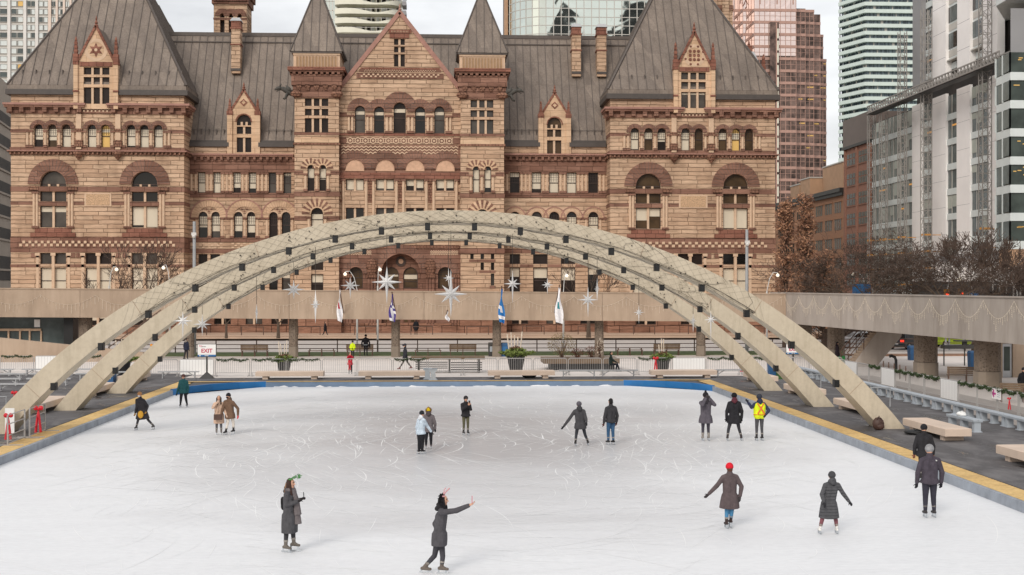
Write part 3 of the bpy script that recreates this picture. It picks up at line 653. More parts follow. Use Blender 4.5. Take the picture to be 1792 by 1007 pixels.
IN = [(x(684.5 - 12.8), x(684.5 + 12.8), z(505), z(467.6), 1, 1, 3), (x(718 - 12.8), x(718 + 12.8), z(505), z(467.6), 1, 1, 3)]
DR = [(x(672), x(687.5), .5, z(556)), (x(704), x(728), .5, z(556))]
b = MB(); b.wall([p for p in hole(EN)], [hole(o) for o in IN], y + 1.2, .3); b.build('entrance_recess', M['brown'], HALL)
for o in IN: win(HALL, [o], y + 1.35, .25, warm=1)
b = MB(); b.ring(x(701), z(457.5), .32, .62, y + 1.08, y + 1.2, 0, 16, None, 0, 0, 360); b.ring(x(701), z(457.5), 0, .3, y + 1.14, y + 1.2, 1, 12, None, 0, 0, 360); b.build('medallion', [M['frame'], M['tympanum']], HALL)
for o in DR:
    b = MB(); a, c = o[0], o[1]; b.box(a - .15, c + .15, y + .95, y + 1.25, .5, o[3] + .25, 1)
    for k in range(2): u0 = a + (c - a) * k / 2; u1 = a + (c - a) * (k + 1) / 2; b.box(u0 + .05, u1 - .05, y + .88, y + 1.2, .55, o[3], 0); b.box(u0 + .2, u1 - .2, y + .86, y + .9, 1.6, o[3] - .3, 2)
    b.build('entrance_door', [M['wood_door'], M['brown'], M['pane_warm']], HALL)
b = MB(); b.box(cx0 - .1, cx1 + .1, y - .4, y - .1, .3, 1.5); b.hexa([(x(662), y - 1.8, .3), (x(742), y - 1.8, .3), (x(742), y + .9, .3), (x(662), y + .9, .3)], [(x(666), y - .9, .52), (x(738), y - .9, .52), (x(738), y + .9, .52), (x(666), y + .9, .52)]); b.build('entrance_base', M['base_stone'], HALL)
# ---------------------------------------------------------------- turrets
def turret(ref, pl, pr, spx, dw, pairs, single, kind, garg):
    U = Sec(YU, ref); x, z = U.x, U.z; y = YU; x0, x1 = x(pl), x(pr); dp = 6.0; k0 = 0 if ref < 700 else 2.6
    Z = lambda p: z(p + k0)
    rows = [(172.7, 186), (190.6, 202.5), (207, 232)]
    W3 = [(x(dw[0]), x(dw[1]), Z(b_), Z(a), 0, 3) for a, b_ in rows]
    P2 = [(x(a), x(b_), Z(335), Z(289), 1, 1, 2) for a, b_ in pairs]
    S1 = (x(single[0]), x(single[1]), Z(405), Z(364), 1, 1, 2)
    LOW = [(x(single[0]), x(single[1]), Z(473), Z(455), 0), (x(single[0]), x(single[1]), 5.0, Z(480), 0, 1, 2)]
    SL = []
    if kind == 'slit':
        SL = [(x(a), x(b_), z(q), z(p), 0) for a, b_, p, q in ((823, 829, 444, 454), (841, 847, 444, 454), (859, 865, 444, 454), (841, 847, 459.6, 473), (859, 865, 459.6, 473), (859, 865, 479, 500))]
        LOW = []
    w = MB(); w.wall(rect(x0, x1, 3.4, Z(158)), [hole(o) for o in W3 + P2 + [S1] + LOW + SL], y, .45)
    for a in (x0, x1): w.poly([(a, y, 3.4), (a, y + dp, 3.4), (a, y + dp, Z(158)), (a, y, Z(158))])
    w.build('turret_wall', M['sand'], HALL)
    b = MB(); b.box(x0 - .3, x1 + .3, y - .3, y + dp, .3, 3.4); b.build('turret_base', M['base_stone'], HALL)
    win(HALL, W3, y + .3, 0)
    for k, o in enumerate(P2): win(HALL, [o], y + .3, .55 if ref < 700 else .9)
    win(HALL, [S1], y + .3, .95 if ref < 700 else 0)
    if LOW: win(HALL, LOW, y + .3, [0, .45])
    for o in SL: win(HALL, [o], y + .35, 0, fw=.05, name='slit_window')
    hood(P2, y, .8, 'brown', alt=[1, 0], seg=13); hood([S1], y, 1.1, 'brown', alt=[1, 0], seg=17)
    colonnade([P2[0][0] - .22, (P2[0][1] + P2[1][0]) / 2, P2[1][1] + .22], y, Z(335), Z(304), .16); colonnade([S1[0] - .25, S1[1] + .25], y, Z(405), Z(380), .16)
    def bd(a, c, m='brown', p=.07, gaps=()):
        q = MB(); xs = [x0 - p] + [v for g in gaps for v in g] + [x1 + p]
        for k in range(0, len(xs), 2): q = MB(); q.box(xs[k], xs[k + 1], y - p, y + .05, Z(c), Z(a)); q.build('stone_band', M[m], HALL)
        q = MB(); q.box(x0 - p - .004, x0 + .05, y + .05, y + 3.4, Z(c), Z(a)); q.build('stone_band', M[m], HALL); q = MB(); q.box(x1 - .05, x1 + p + .004, y + .05, y + 3.4, Z(c), Z(a)); q.build('stone_band', M[m], HALL)
    bd(232, 236.5); bd(250, 253.5, 'brown_carved', .16); bd(336, 344, 'brown', .09); bd(299, 306, 'brown', .05, [(P2[0][0] - .5, P2[1][1] + .5)]); bd(379, 386, 'brown', .05, [(S1[0] - .5, S1[1] + .5)])
    if kind == 'slit':
        bd(432, 442)
        q = MB(); q.box(x(821), x(867), y - .06, y + .02, z(458.5), z(454.5)); q.box(x(839), x(867), y - .065, y + .02, z(477.5), z(473.5)); q.box(x(857), x(867), y - .062, y + .02, z(505), z(500.5)); q.build('sill', M['brown'], HALL)
    q = MB(); q.box(x0 - .02, x1 + .02, y - .14, y + .1, Z(250), Z(242), 0); q.build('sloped_course', M['sand_smooth'], HALL)
    # corbelled brown head
    q = MB(); q.box(x0 - .12, x1 + .12, y - .12, y + dp, Z(171.5), Z(158), 0); q.box(x0 - .35, x1 + .35, y - .4, y + dp, Z(150), Z(131), 0)
    q.box(x0 - .2, x1 + .2, y - .2, y + dp, Z(158) + .003, Z(150) - .003, 0)
    n = 5
    for k in range(n):
        u = x0 + (x1 - x0) * (k + .5) / n; q.box(u - .3, u + .3, y - .4, y, Z(154), Z(149), 1); q.box(u - .18, u + .18, y - .34, y, Z(158), Z(154), 1)
    for u in (x0 + .2, x1 - .2): q.ball((u, y - .25, Z(165)), (.75, .5, .45), 8, 1)
    q.build('corbel_stage', [M['brown'], M['brown_carved']], HALL)
    q = MB(); q.box(x0 - .75, x1 + .75, y - .8, y + dp, Z(124.5), Z(119), 1); q.box(x0 - .55, x1 + .55, y - .6, y + dp, Z(127.5), Z(124.6), 0)
    for k in range(9): u = x0 + (x1 - x0) * k / 8; q.box(u - .17, u + .17, y - .62, y, Z(131), Z(127.6), 0)
    for k in range(6): v = y + .3 + k * .9; q.box(x1, x1 + .6, v - .17, v + .17, Z(131), Z(127.6), 0); q.box(x0 - .6, x0, v - .17, v + .17, Z(131), Z(127.6), 0)
    q.build('turret_cornice', [M['brown'], M['redstone']], HALL)
    # pale blind arcade
    q = MB(); a0, a1, ya = x0 - .12, x1 + .12, y - .1; q.box(a0, a1, ya, y + dp, Z(119), Z(94), 0)
    n = 13
    for k in range(n):
        u = a0 + .3 + (a1 - a0 - .6) * (k + .5) / n; q.box(u - .1, u + .1, ya - .1, ya + .02, Z(117), Z(98), 0) if 0 else None
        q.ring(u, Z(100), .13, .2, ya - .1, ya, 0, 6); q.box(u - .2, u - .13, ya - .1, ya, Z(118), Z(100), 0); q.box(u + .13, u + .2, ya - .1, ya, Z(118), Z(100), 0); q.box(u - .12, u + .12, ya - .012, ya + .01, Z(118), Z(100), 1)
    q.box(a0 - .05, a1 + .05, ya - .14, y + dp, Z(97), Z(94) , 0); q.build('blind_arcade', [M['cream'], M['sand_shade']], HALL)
    # spire
    e = .35; A = (a0 - e, ya - e, Z(91)); B = (a1 + e, ya - e, Z(91)); Cc = (a1 + e, y + dp + e, Z(91)); Dd = (a0 - e, y + dp + e, Z(91)); ap = (XA(spx[0], y + dp / 2), y + dp / 2, ZA(spx[0], spx[1], y + dp / 2))
    q = MB(); q.box(a0 - .25, a1 + .25, ya - .25, y + dp + .2, Z(94) + .003, Z(91) - .01, 1)
    for p, r_ in ((A, B), (B, Cc), (Cc, Dd), (Dd, A)): seamed(q, [p, r_, ap], .95)
    for p in (A, B, Cc, Dd): q.bar(p, ap, .16, .16, 1)
    q.build('spire', [M['roof_metal'], M['roof_seam']], HALL)
    # winged beast spout on the outer corner
    s = garg; gx_ = (x0 if s < 0 else x1); zc = Z(163); q = MB()
    q.tube([(gx_, y + .2, zc - .1), (gx_ + s * .7, y - .2, zc + .05), (gx_ + s * 1.3, y - .4, zc + .4), (gx_ + s * 1.7, y - .5, zc + .45)], [.4, .36, .28, .2], 8)
    q.tube([(gx_ + s * 1.6, y - .5, zc + .5), (gx_ + s * 2.0, y - .6, zc + .42), (gx_ + s * 2.3, y - .65, zc + .2)], [.27, .2, .06], 7); q.tube([(gx_ + s * 1.6, y - .5, zc + .4), (gx_ + s * 2.05, y - .6, zc + .05)], [.16, .05], 6)
    for d in (-.12, .16): q.tube([(gx_ + s * 1.65, y - .5 + d, zc + .65), (gx_ + s * 1.5, y - .5 + d * 2, zc + 1.0)], [.09, .02], 5)
    for d in (-.35, .35): q.prism([(gx_ + s * .3, zc + .1), (gx_ + s * .9, zc + .2), (gx_ + s * 1.0, zc + .85), (gx_ + s * .5, zc + .6)], y - .2 + d, y - .12 + d); q.tube([(gx_ + s * .8, y - .2 + d, zc - .1), (gx_ + s * 1.05, y - .3 + d, zc - .7), (gx_ + s * 1.3, y - .3 + d, zc - .8)], [.16, .1, .08], 6)
    q.build('gargoyle', M['gargoyle'], HALL, True)
turret(555, 515.5, 593, (556.5, -28), (533.4, 574.5), [(538, 550.3), (558.8, 571)], (544.3, 565.8), 'win', -1)
turret(844, 806, 882, (842.4, -19), (823.5, 863.4), [(827.4, 839.4), (847.7, 859.7)], (833, 855), 'slit', 1)
# ---------------------------------------------------------------- rear roofs, belfry and clock tower shaft
yb = 186
def boxtower(name, p0, p1, ztop_py, ybk, extra=None):
    b = MB(); a, c = XA(p0, ybk), XA(p1, ybk); zt = ZA((p0 + p1) / 2, ztop_py, ybk); b.box(a, c, ybk, ybk + (c - a), 10, zt, 0); return b, a, c, zt
b, a, c, zt = boxtower('belfry', 374, 432, -8, yb); zz = lambda p: ZA(403, p, yb); xx = lambda p: XA(p, yb)
bw = MB(); H = [(xx(q - 4), xx(q + 4), zz(31), zz(24), 1) for q in (389, 404, 419)] + [(xx(q - 4), xx(q + 4), zz(75), zz(35.5), 0) for q in (389, 404, 419)]
bw.wall(rect(a, c, 20, zt), [hole(o) for o in H], yb, .8)
sx = c; W = c - a
bw.wall(rect(0, W, 20, zt), [archp(W * (.2 + .24 * k), W * (.36 + .24 * k), 30, zz(28)) for k in range(3)], yb, .8, 0, None, (c, yb, 0, 1, -1, 0))
bw.poly([(a, yb, 20), (a, yb + W, 20), (a, yb + W, zt), (a, yb, zt)]); bw.poly([(a, yb + W, 20), (c, yb + W, 20), (c, yb + W, zt), (a, yb + W, zt)])
bw.box(a + .8, c - .8, yb + .9, yb + W - .9, 20, zt - .3, 1)
bw.box(a - .5, c + .5, yb - .5, yb + W + .5, zt - .3, zt + .5, 2); bw.box(a - .25, c + .25, yb - .25, yb + W + .25, zt - 1.2, zt - .303, 2)
for k in range(10): u = a + W * (k + .5) / 10; bw.box(u - .2, u + .2, yb - .5, yb, zt - .9, zt - .35, 2)
for q in (389, 404, 419): bw.ring(xx(q), zz(28), .33, 1.0, yb - .1 - .005 * ((q - 389) // 15), yb, 2, 12)
bw.box(a - .06, c + .06, yb - .06, yb + .05, zz(35), zz(31.5), 2)
e = 1.0; q = (a + W / 2, yb + W / 2, zt + 6)
seamed(bw, [(a - e, yb - e, zt + .5), (c + e, yb - e, zt + .5), q], 1, 3); seamed(bw, [(c + e, yb - e, zt + .5), (c + e, yb + W + e, zt + .5), q], 1, 3); seamed(bw, [(a - e, yb + W + e, zt + .5), (a - e, yb - e, zt + .5), q], 1, 3)
bw.build('belfry', [M['sand'], M['frame'], M['brown'], M['roof_seam']], HALL)
yb = 196; a, c = XA(1236, yb), XA(1282, yb); b = MB(); b.box(a, c, yb, yb + 6, 15, 62, 0)
for p in (14, 62): zc = ZA(1265, p, yb); b.box(a - .15, c + .15, yb - .15, yb + 6.1, zc - .35, zc + .35, 1)
for u in (a + 1.1, c - 1.1): b.box(u - .5, u + .5, yb - .3, yb, 15, 62, 0)
b.build('clock_tower_shaft', [M['sand'], M['brown']], HALL)
for p0, p1, pt, pb, s in ((44, 120, 67, 118, 1), (1262, 1331, 79, 130, -1)):
    Y = 171; b = MB(); a, c = XA(p0, Y), XA(p1, Y); zt = ZA(p0, pt, Y); zb = ZA(p0, pb, Y)
    if s > 0:
        b.poly([(XA(52, Y), Y, zb), (c, Y, zb), (c, Y + 5, zt), (XA(63, Y), Y + 5, zt)], 0); b.box(XA(62, Y), c, Y + 4.8, Y + 5.3, zt - .5, zt + .1, 1)
        b.hexa([(XA(51, Y) - .8, Y - .3, zb - .4), (XA(51, Y) + .3, Y - .3, zb - .4), (XA(51, Y) + .3, Y + 3, zb - .4), (XA(51, Y) - .8, Y + 3, zb - .4)], [(XA(60, Y) - .3, Y + 4.6, zt), (XA(60, Y) + .8, Y + 4.6, zt), (XA(60, Y) + .8, Y + 6, zt), (XA(60, Y) - .3, Y + 6, zt)], 2); u = XA(62, Y)
    else:
        b.poly([(a, Y, zb), (XA(1334, Y), Y, zb), (XA(1324, Y), Y + 5, zt), (a, Y + 5, zt)], 0); b.box(a, XA(1325, Y), Y + 4.8, Y + 5.3, zt - .5, zt + .1, 1)
        b.hexa([(XA(1333, Y) - .5, Y - .3, zb - .4), (XA(1333, Y) + .5, Y - .3, zb - .4), (XA(1333, Y) + .5, Y + 3, zb - .4), (XA(1333, Y) - .5, Y + 3, zb - .4)], [(XA(1326, Y) - .4, Y + 4.6, zt), (XA(1326, Y) + .6, Y + 4.6, zt), (XA(1326, Y) + .6, Y + 6, zt), (XA(1326, Y) - .4, Y + 6, zt)], 2); u = XA(1326, Y)
        pinnacle(b, XA(1336, Y), Y, zb - 1, ZA(1336, 96, Y), .35, 3)
    b.box(u - .4, u + .4, Y + 4.6, Y + 5.4, zt, zt + .8, 3); finial(b, u, Y + 5, zt + .7, .9, 3)
    b.build('rear_gable', [M['roof_metal'], M['roof_seam'], M['lead'], M['redstone']], HALL)
# ================================================================ towers and street walls behind
plain('white_panel', 'd8d4cf', .7, .06, .4); plain('grey_panel', 'b9b5ae', .7, .08, .5); plain('pink_panel', 'dcc9bb', .7, .06, .5)
plain('grey_conc', 'a09488', .85, .08, .6); plain('balcony_white', 'dfdccb', .7, .05, .5); plain('granite', 'b08c7e', .5, .1, 2); plain('dark_gap', '37322f', .7, .2, .5)
plain('stone_white', 'f1edea', .6, .05, .3); plain('stone_grey', '8e8d8e', .6, .06, .4); plain('red_brick', '8f6756', .9, .15, 4, 0, .02); plain('brown_brick', '9a7258', .9, .12, 3, 0, .02)
plain('black_metal', '25211f', .5, .2, 2); plain('galv', '9f9a95', .5, .1, 3, .4); plain('mech', 'b08d70', .8, .1, .8); plain('curtain', 'cfd5d3', .5, .06, .8); plain('roller_blind', 'a3a89f', .5, .1, .8)
glass('glass_green', '3f4742', .12, .3); glass('glass_slate', '565f5f', .15, .3); glass('glass_reflect_tone', '66534b', .06, .5, .55, .7, .45); glass('glass_dark', '23211f', .08)
emit('room_lit', 'c08a45', .6)
plain('condo_slab', 'c9d6cf', .5, .04, .5)
def mirror(key, col, w=.25):
    t = NT(key); v = t.co((.12, .12, .12)); f = t.noise(t.co(), .09, 3)
    t.bump(t.noise(v, 1.2, 2, .5, .6), w, 1.2)
    return t.fin(key, t.ramp(f, [(.3, mul(lin(col), .94)), (.7, lin(col))]), .03, 1)
mirror('mirror_pale', 'd3dad2', .035); mirror('mirror_pink', 'efd9d0', .12)
def tower(name, label, cat, x, y): return thing(name, label, cat, (x, y, .05))
# ---- white apartment tower, far left
Y = 260; T = tower('apartment_tower', 'pale apartment tower with a grid of square windows behind the left corner roof', 'tower', XA(60, Y), Y)
xa = lambda p: XA(p, Y); za = lambda p: ZA(60, p, Y)
b = MB(); b.box(xa(-90), xa(150), Y, Y + 25, .05, za(-60), 0); b.build('wall', M['grey_panel'], T)
cols = [-75, -47, -19, 16.4, 44.3, 65, 87.6, 100, 112.6, 124, 137, 149]
for k, p in enumerate(cols):
    w = .2 if p > 90 else .28; b = MB(); b.box(xa(p) - w, xa(p) + w, Y - .35, Y + .1, .05, za(-60)); b.build('pilaster', M['pink_panel'] if p > 80 else M['white_panel'], T)
rows = [7.2 + 13.8 * k for k in range(-1, 16)]
for r in rows: b = MB(); b.box(xa(-90), xa(150), Y - .08, Y + .05, za(r + 9.2), za(r + 8.2)); b.build('floor_band', M['white_panel'], T)
vars_ = []
for k in range(6):
    b = MB(); m = [M['grey_panel'], M['glass_slate'], M['curtain'], M['lit']]
    b.box(0, 1, -.06, 0, 0, .05, 0); b.box(0, 1, -.06, 0, .95, 1, 0)
    seq = [(2, 2), (1, 1), (2, 1), (1, 2), (2, 2), (2, 3)][k]
    b.box(0, .43, -.03, 0, .05, .95, seq[0]); b.box(.57, 1, -.03, 0, .05, .95, seq[1]); b.box(.46, .54, -.05, 0, .05, .95, 1); b.box(.43, .46, -.07, 0, .05, .95, 0); b.box(.54, .57, -.07, 0, .05, .95, 0)
    vars_.append(b.mesh('window', m))
wr = random.Random(3)
for r in rows:
    for a, c in zip(cols, cols[1:]):
        if xa(a) < xa(-30) or r > 175 or (a > 87 and r > 66): continue
        o = bpy.data.objects.new('window', vars_[wr.choices(range(6), [5, 3, 2, 2, 3, .3])[0]]); COL.objects.link(o); o.parent = T
        g = .45 if a < 80 else .3; L_, R_ = xa(a) + g, xa(c) - g; zb, zt = za(r + 4.8), za(r - 4.8)
        o.location = (L_ - T.location.x, -.001, zb - T.location.z); o.scale = (R_ - L_, 3, zt - zb)
# ---- slanting grey concrete block beside it
x_0 = XA(-60, 200); P = [(x_0, 200), (x_0 - .157 * 62, 262), (x_0 - 45, 262), (x_0 - 35, 200)]
T = tower('office_block', 'grey concrete office block with ribbon windows at the left edge', 'building', P[0][0], P[0][1])
b = MB(); b.prism(P, .05, 41.6, 'z'); b.build('wall', M['grey_conc'], T, fix=True)
d = Vector((P[1][0] - P[0][0], P[1][1] - P[0][1], 0)); n = Vector((d.y, -d.x, 0)).normalized(); LL = d.length; d.normalize()
for k in range(7):
    zc = 35.1 - 4.0 * k - (1.2 if k == 6 else 0); b = MB()
    for m_, (zl, zh, q0, q1) in enumerate(((zc - (3.0 if k == 6 else .95), zc + (1.2 if k == 6 else .9), .02, .08), (zc - 1.35, zc - 1.0, .1, .25))):
        A = [Vector((P[0][0], P[0][1], 0)) + d * s + n * q for s, q in ((.3, q0), (LL - .6, q0), (LL - .6, q1), (.3, q1))]
        b.prism([(v.x, v.y) for v in A][::-1], zl, zh, 'z', m_)
    b.build('ribbon_window', [M['dark_gap'], M['grey_conc']], T, fix=True)
# ---- condo tower with wavy balconies, behind the gable
Y = 400; xa = lambda p: XA(p, Y); za = lambda p: ZA(645, p, Y)
T = tower('condo_tower', 'cream condo tower with wavy balconies rising behind the central gable', 'tower', xa(645), Y)
b = MB(); b.box(xa(588), xa(700), Y + 3, Y + 25, .05, za(-60), 0); b.box(xa(566), xa(588), Y + 6, Y + 25, .05, za(-60), 1)
for k in range(4): p = 567 + k * 6; b.box(xa(p) - .1, xa(p) + .1, Y + 5.8, Y + 6.1, .05, za(-60), 2)
for k in range(9): zz_ = za(62 - k * 16.4); b.box(xa(566), xa(588), Y + 5.8, Y + 6.1, zz_, zz_ + .2, 2)
for k in range(9):
    zf = za(57 - 16.4 * k)
    for i in range(13):
        p = 590 + i * 8.6; b.box(xa(p), xa(p + (4.2 if i % 3 else 6.8)), Y + 2.8, Y + 3.05, zf + .1, zf + 2.3, 3 if (i * 7 + k * 3) % 5 < 3 else 4)
b.build('wall', [M['balcony_white'], M['mirror_pale'], M['white_panel'], M['glass_dark'], M['curtain']], T)
for k in range(10):
    zf = za(57 - 16.4 * k); ph = k * .55; b = MB(); N_ = 26; pts = []
    for i in range(N_ + 1):
        u = i / N_; px = 586 + 119 * u; bul = 2.2 * (1 - (2 * u - 1) ** 4) + (0 if u < .75 else -3.0 * ((u - .75) / .25) ** 2)
        h = 1.45 - 1.2 * math.exp(-((u - .58 - .05 * sin(ph)) / .22) ** 2) ; sag = -.25 * sin(PI * u)
        pts.append((xa(px), Y - bul, zf + sag, h))
    for i in range(N_):
        p, q = pts[i], pts[i + 1]
        b.hexa([(p[0], p[1], p[2] - .25), (q[0], q[1], q[2] - .25), (q[0], Y + 3, q[2] - .25), (p[0], Y + 3, p[2] - .25)], [(p[0], p[1], p[2]), (q[0], q[1], q[2]), (q[0], Y + 3, q[2]), (p[0], Y + 3, p[2])])
        b.hexa([(p[0], p[1], p[2]), (q[0], q[1], q[2]), (q[0], q[1] + .15, q[2]), (p[0], p[1] + .15, p[2])], [(p[0], p[1], p[2] + p[3]), (q[0], q[1], q[2] + q[3]), (q[0], q[1] + .15, q[2] + q[3]), (p[0], p[1] + .15, p[2] + p[3])])
        if i % 2 == 0: b.box(p[0] - .04, p[0] + .04, p[1] + .05, p[1] + .13, p[2], p[2] + 1.35, 1)
        b.bar((p[0], p[1] + .1, p[2] + 1.35), (q[0], q[1] + .1, q[2] + 1.35), .09, .09, 1)
    b.box(xa(704), xa(711), Y - .5, Y + 6, zf - .3, zf + 1.0, 2)
    b.build('balcony', [M['balcony_white'], M['white_panel'], M['stone_grey']], T)
# ---- curved mirror-glass tower
Y = 330; xa = lambda p: XA(p, Y); za = lambda p: ZA(1000, p, Y)
T = tower('glass_tower', 'pale green mirror glass tower with a rounded corner behind the twin chimneys', 'tower', xa(1010), Y)
fp = []
x0, rr = xa(893), 9.0
for k in range(9): a = PI + (PI / 2) * k / 8; fp.append((x0 + rr + rr * cos(a), Y + rr + rr * sin(a)))
x = x0 + rr; st = 13.4 * 330 / 2300
while x < xa(1160): x += st; fp.append((x, Y))
Z1 = za(-60)
for i, (p, q) in enumerate(zip(fp, fp[1:])):
    b = MB(); b.poly([(p[0], p[1], .05), (q[0], q[1], .05), (q[0], q[1], Z1), (p[0], p[1], Z1)]); b.build('glass_bay', M['mirror_pale'], T)
    b = MB(); b.box(q[0] - .1, q[0] + .1, q[1] - .12, q[1] + .1, .05, Z1); b.build('mullion', M['grey_panel'], T)
for k in range(10):
    zz_ = za(75 - 15 * k); b = MB()
    for p, q in zip(fp, fp[1:]): b.bar((p[0], p[1] - .02, zz_), (q[0], q[1] - .02, zz_), .16, .18)
    b.build('transom', M['grey_panel'], T)
b = MB(); b.box(x0 - 1.0, x0 - .2, Y + 8, Y + 14, .05, Z1); b.build('fin', M['mech'], T)
b = MB(); b.prism([(p[0], p[1] + .3) for p in fp] + [(fp[-1][0], Y + 40), (x0, Y + 40)], .05, Z1 - .1, 'z'); b.build('core', M['dark_gap'], T, fix=True)
# the dark stepped towers across the square that this glass mirrors
for nm, lab, steps in (('office_tower', 'dark stepped office tower with a spire mirrored in the curved glass', [(958, 1003, 60), (963, 1002, 47), (969, 1001, 36), (975, 998, 22), (979, 991, 6), (982, 986, -10)]),
                       ('office_tower', 'broad dark stepped office tower mirrored at the right of the curved glass', [(1060, 1150, 58), (1072, 1150, 46), (1082, 1150, 36), (1090, 1150, 18), (1097, 1150, 2)])):
    V = 780; T = tower(nm, lab, 'tower', XA((steps[0][0] + steps[0][1]) / 2, V), -120)
    for k, (a, c, pt) in enumerate(steps):
        b = MB(); h = (len(steps) - k) * 1.0; b.box(XA(a, V), XA(c, V), -120 - h, -116 + h * .0 - k * .3, .05 if k == 0 else ZA(980, steps[k - 1][2], V) - .1, ZA(980, pt, V)); b.build('tower_stage', M['glass_dark'], T)
# ---- pink granite stepped tower
Y = 350; za = lambda p: ZA(1380, p, Y)
T = tower('granite_tower', 'pink granite and mirror glass tower with sawtooth stepped corner', 'tower', XA(1380, Y), Y)
bays = [(1262, 1283, 15, -80, 0), (1283, 1300, 10, -80, 0), (1300, 1320, 5, -80, 0), (1320, 1393, 0, -80, 0), (1393, 1409, 4, 15, 1), (1409, 1424, 8, 20, 1), (1424, 1435, 12, 25, 1), (1435, 1440, 16, 64, 1), (1440, 1445.5, 20, 103, 1)]
for a, c, dy, top, dk in bays:
    y = Y + dy; x0, x1 = XA(a, y), XA(c, y); zt = ZA(1380, top, y)
    zs = ZA(1380, 98, y)
    b = MB(); b.box(x0, x1, y, Y + 45, .05, min(zs, zt) - .01, 1); 
    if zt > zs: b.box(x0, x1, y, Y + 45, zs, zt, 1 if dk else 0)  # lower and right glass: mirrored dark towers and sparkle put into its colour
    n = max(1, round((c - a) / 9.4))
    for k in range(n + 1): u = x0 + (x1 - x0) * k / n; b.box(u - .07, u + .07, y - .08, y + .02, .05, zt, 2)
    b.build('glass_bay', [M['mirror_pink'], M['glass_reflect_tone'], M['granite']], T)
    k = 0
    while True:
        zz_ = ZA(1380, 17.4 + 21.2 * k, y) - (dy * .02); k += 1
        if zz_ < 15: break
        if zz_ > zt + .5: continue
        b = MB(); b.box(x0 - .1, x1 + .12, y - .2, y + 6, zz_ - .55, zz_ + .2); b.box(x0, x1, y - .1, y + .03, zz_ - 1.75, zz_ - 1.66); b.build('granite_band', M['granite'], T)
        if wr.random() < .22 and zz_ < zs: q = MB(); u = wr.uniform(x0 + .1, max(x0 + .2, x1 - 1.5)); q.box(u, min(x1 - .1, u + wr.uniform(.6, 2.4)), y - .05, y + .02, zz_ - 1.3, zz_ - .95); q.build('lit_window', M['lit'], T)
b = MB(); x0, x1 = XA(1347.5, Y - 1), XA(1363.5, Y - 1); b.box(x0, x1, Y - 1, Y + .1, .05, za(40.5), 0); b.box(x0 + 1.6, x0 + 1.9, Y - 1.1, Y, .05, za(41.5), 1)
k = 0
while za(55 + 21.2 * k) > 15: zz_ = za(52 + 21.2 * k); b.box(x1 - .55, x1 - .15, Y - 1.12, Y, zz_ - 2.6, zz_, 2); k += 1
b.build('lift_shaft', [M['glass_reflect_tone'], M['granite'], M['lit_cream']], T) if 'lit_cream' in M else b.build('lift_shaft', [M['glass_reflect_tone'], M['granite'], M['balcony_white']], T)
b = MB()
for p in (1290, 1325, 1355, 1383): b.bar((XA(p - 9, Y - .2), Y - .2, za(-2)), (XA(p, Y - .2), Y - .2, za(-30)), .25, .25); b.box(XA(p + 4, Y), XA(p + 6, Y), Y - .15, Y, za(8), za(0))
b.build('gable_rib', M['granite'], T)
# ---- blue green condo with stacked slabs
Y = 520; za = lambda p: ZA(1530, p, Y)
A = (XA(1513, Y), Y); Bk = (XA(1467, Y + 16), Y + 16); Rr = (XA(1625, Y), Y)
T = tower('slab_tower', 'tall pale green tower of stacked balcony slabs between granite and stone towers', 'tower', A[0], Y)
off = 1.6
core = [(A[0] + off, A[1] + off), (Rr[0], Y + off), (Rr[0], Y + 50), (Bk[0] * 1.07 + 5, Y + 50), (Bk[0] + off + .9, Bk[1] + off)]
b = MB(); b.prism(core, .05, za(-60), 'z', 0); b.build('glass_wall', glass('condo_glass', '76838a', .15, .3), T, fix=True); glass('condo_dark', '515b62', .15, .3)
for k in range(33):
    zf = za(-8 + 12.75 * k)
    if zf < 20: break
    q = MB(); sl = [A, Rr, (Rr[0], Y + 20), (Bk[0] * 1.02 + 3, Y + 20), Bk]; q.prism(sl, zf - 1.15, zf + .3, 'z', 0)
    for p, r_ in ((A, Rr), (Bk, A)):
        n_ = int(math.dist(p, r_) / 1.5)
        for i in range(n_):
            u = (p[0] + (r_[0] - p[0]) * i / n_, p[1] + (r_[1] - p[1]) * i / n_)
            q.box(u[0] + .9, u[0] + (1.35 if (i * 5 + k) % 3 else 1.9), u[1] + 1.3, u[1] + 1.5, zf + .3, zf + 1.9, 1 if (i * 3 + k * 2) % 5 == 0 else 2)
    q.build('balcony_slab', [M['condo_slab'] if 'condo_slab' in M else plain('condo_slab', 'c9d6cf', .5, .04, .5), M['grey_panel'], M['condo_dark']], T, fix=True)
# ---- the street wall on the right: all fronts lie on X = XS
XS = 60.0
def YX(px): a, b_ = ray(px); return XS * b_ / a
def ZX(px, py): return ZA(px, py, YX(px))
wm = random.Random(5)
def xface(b, pa, pb, z0, z1, mi=0, out=0.0, dep=.6):
    k = (XS - out) / XS; ya, yb_ = YX(pb) * k, YX(pa) * k; b.box(XS - out, XS - out + dep + out, ya, yb_, z0, z1, mi)
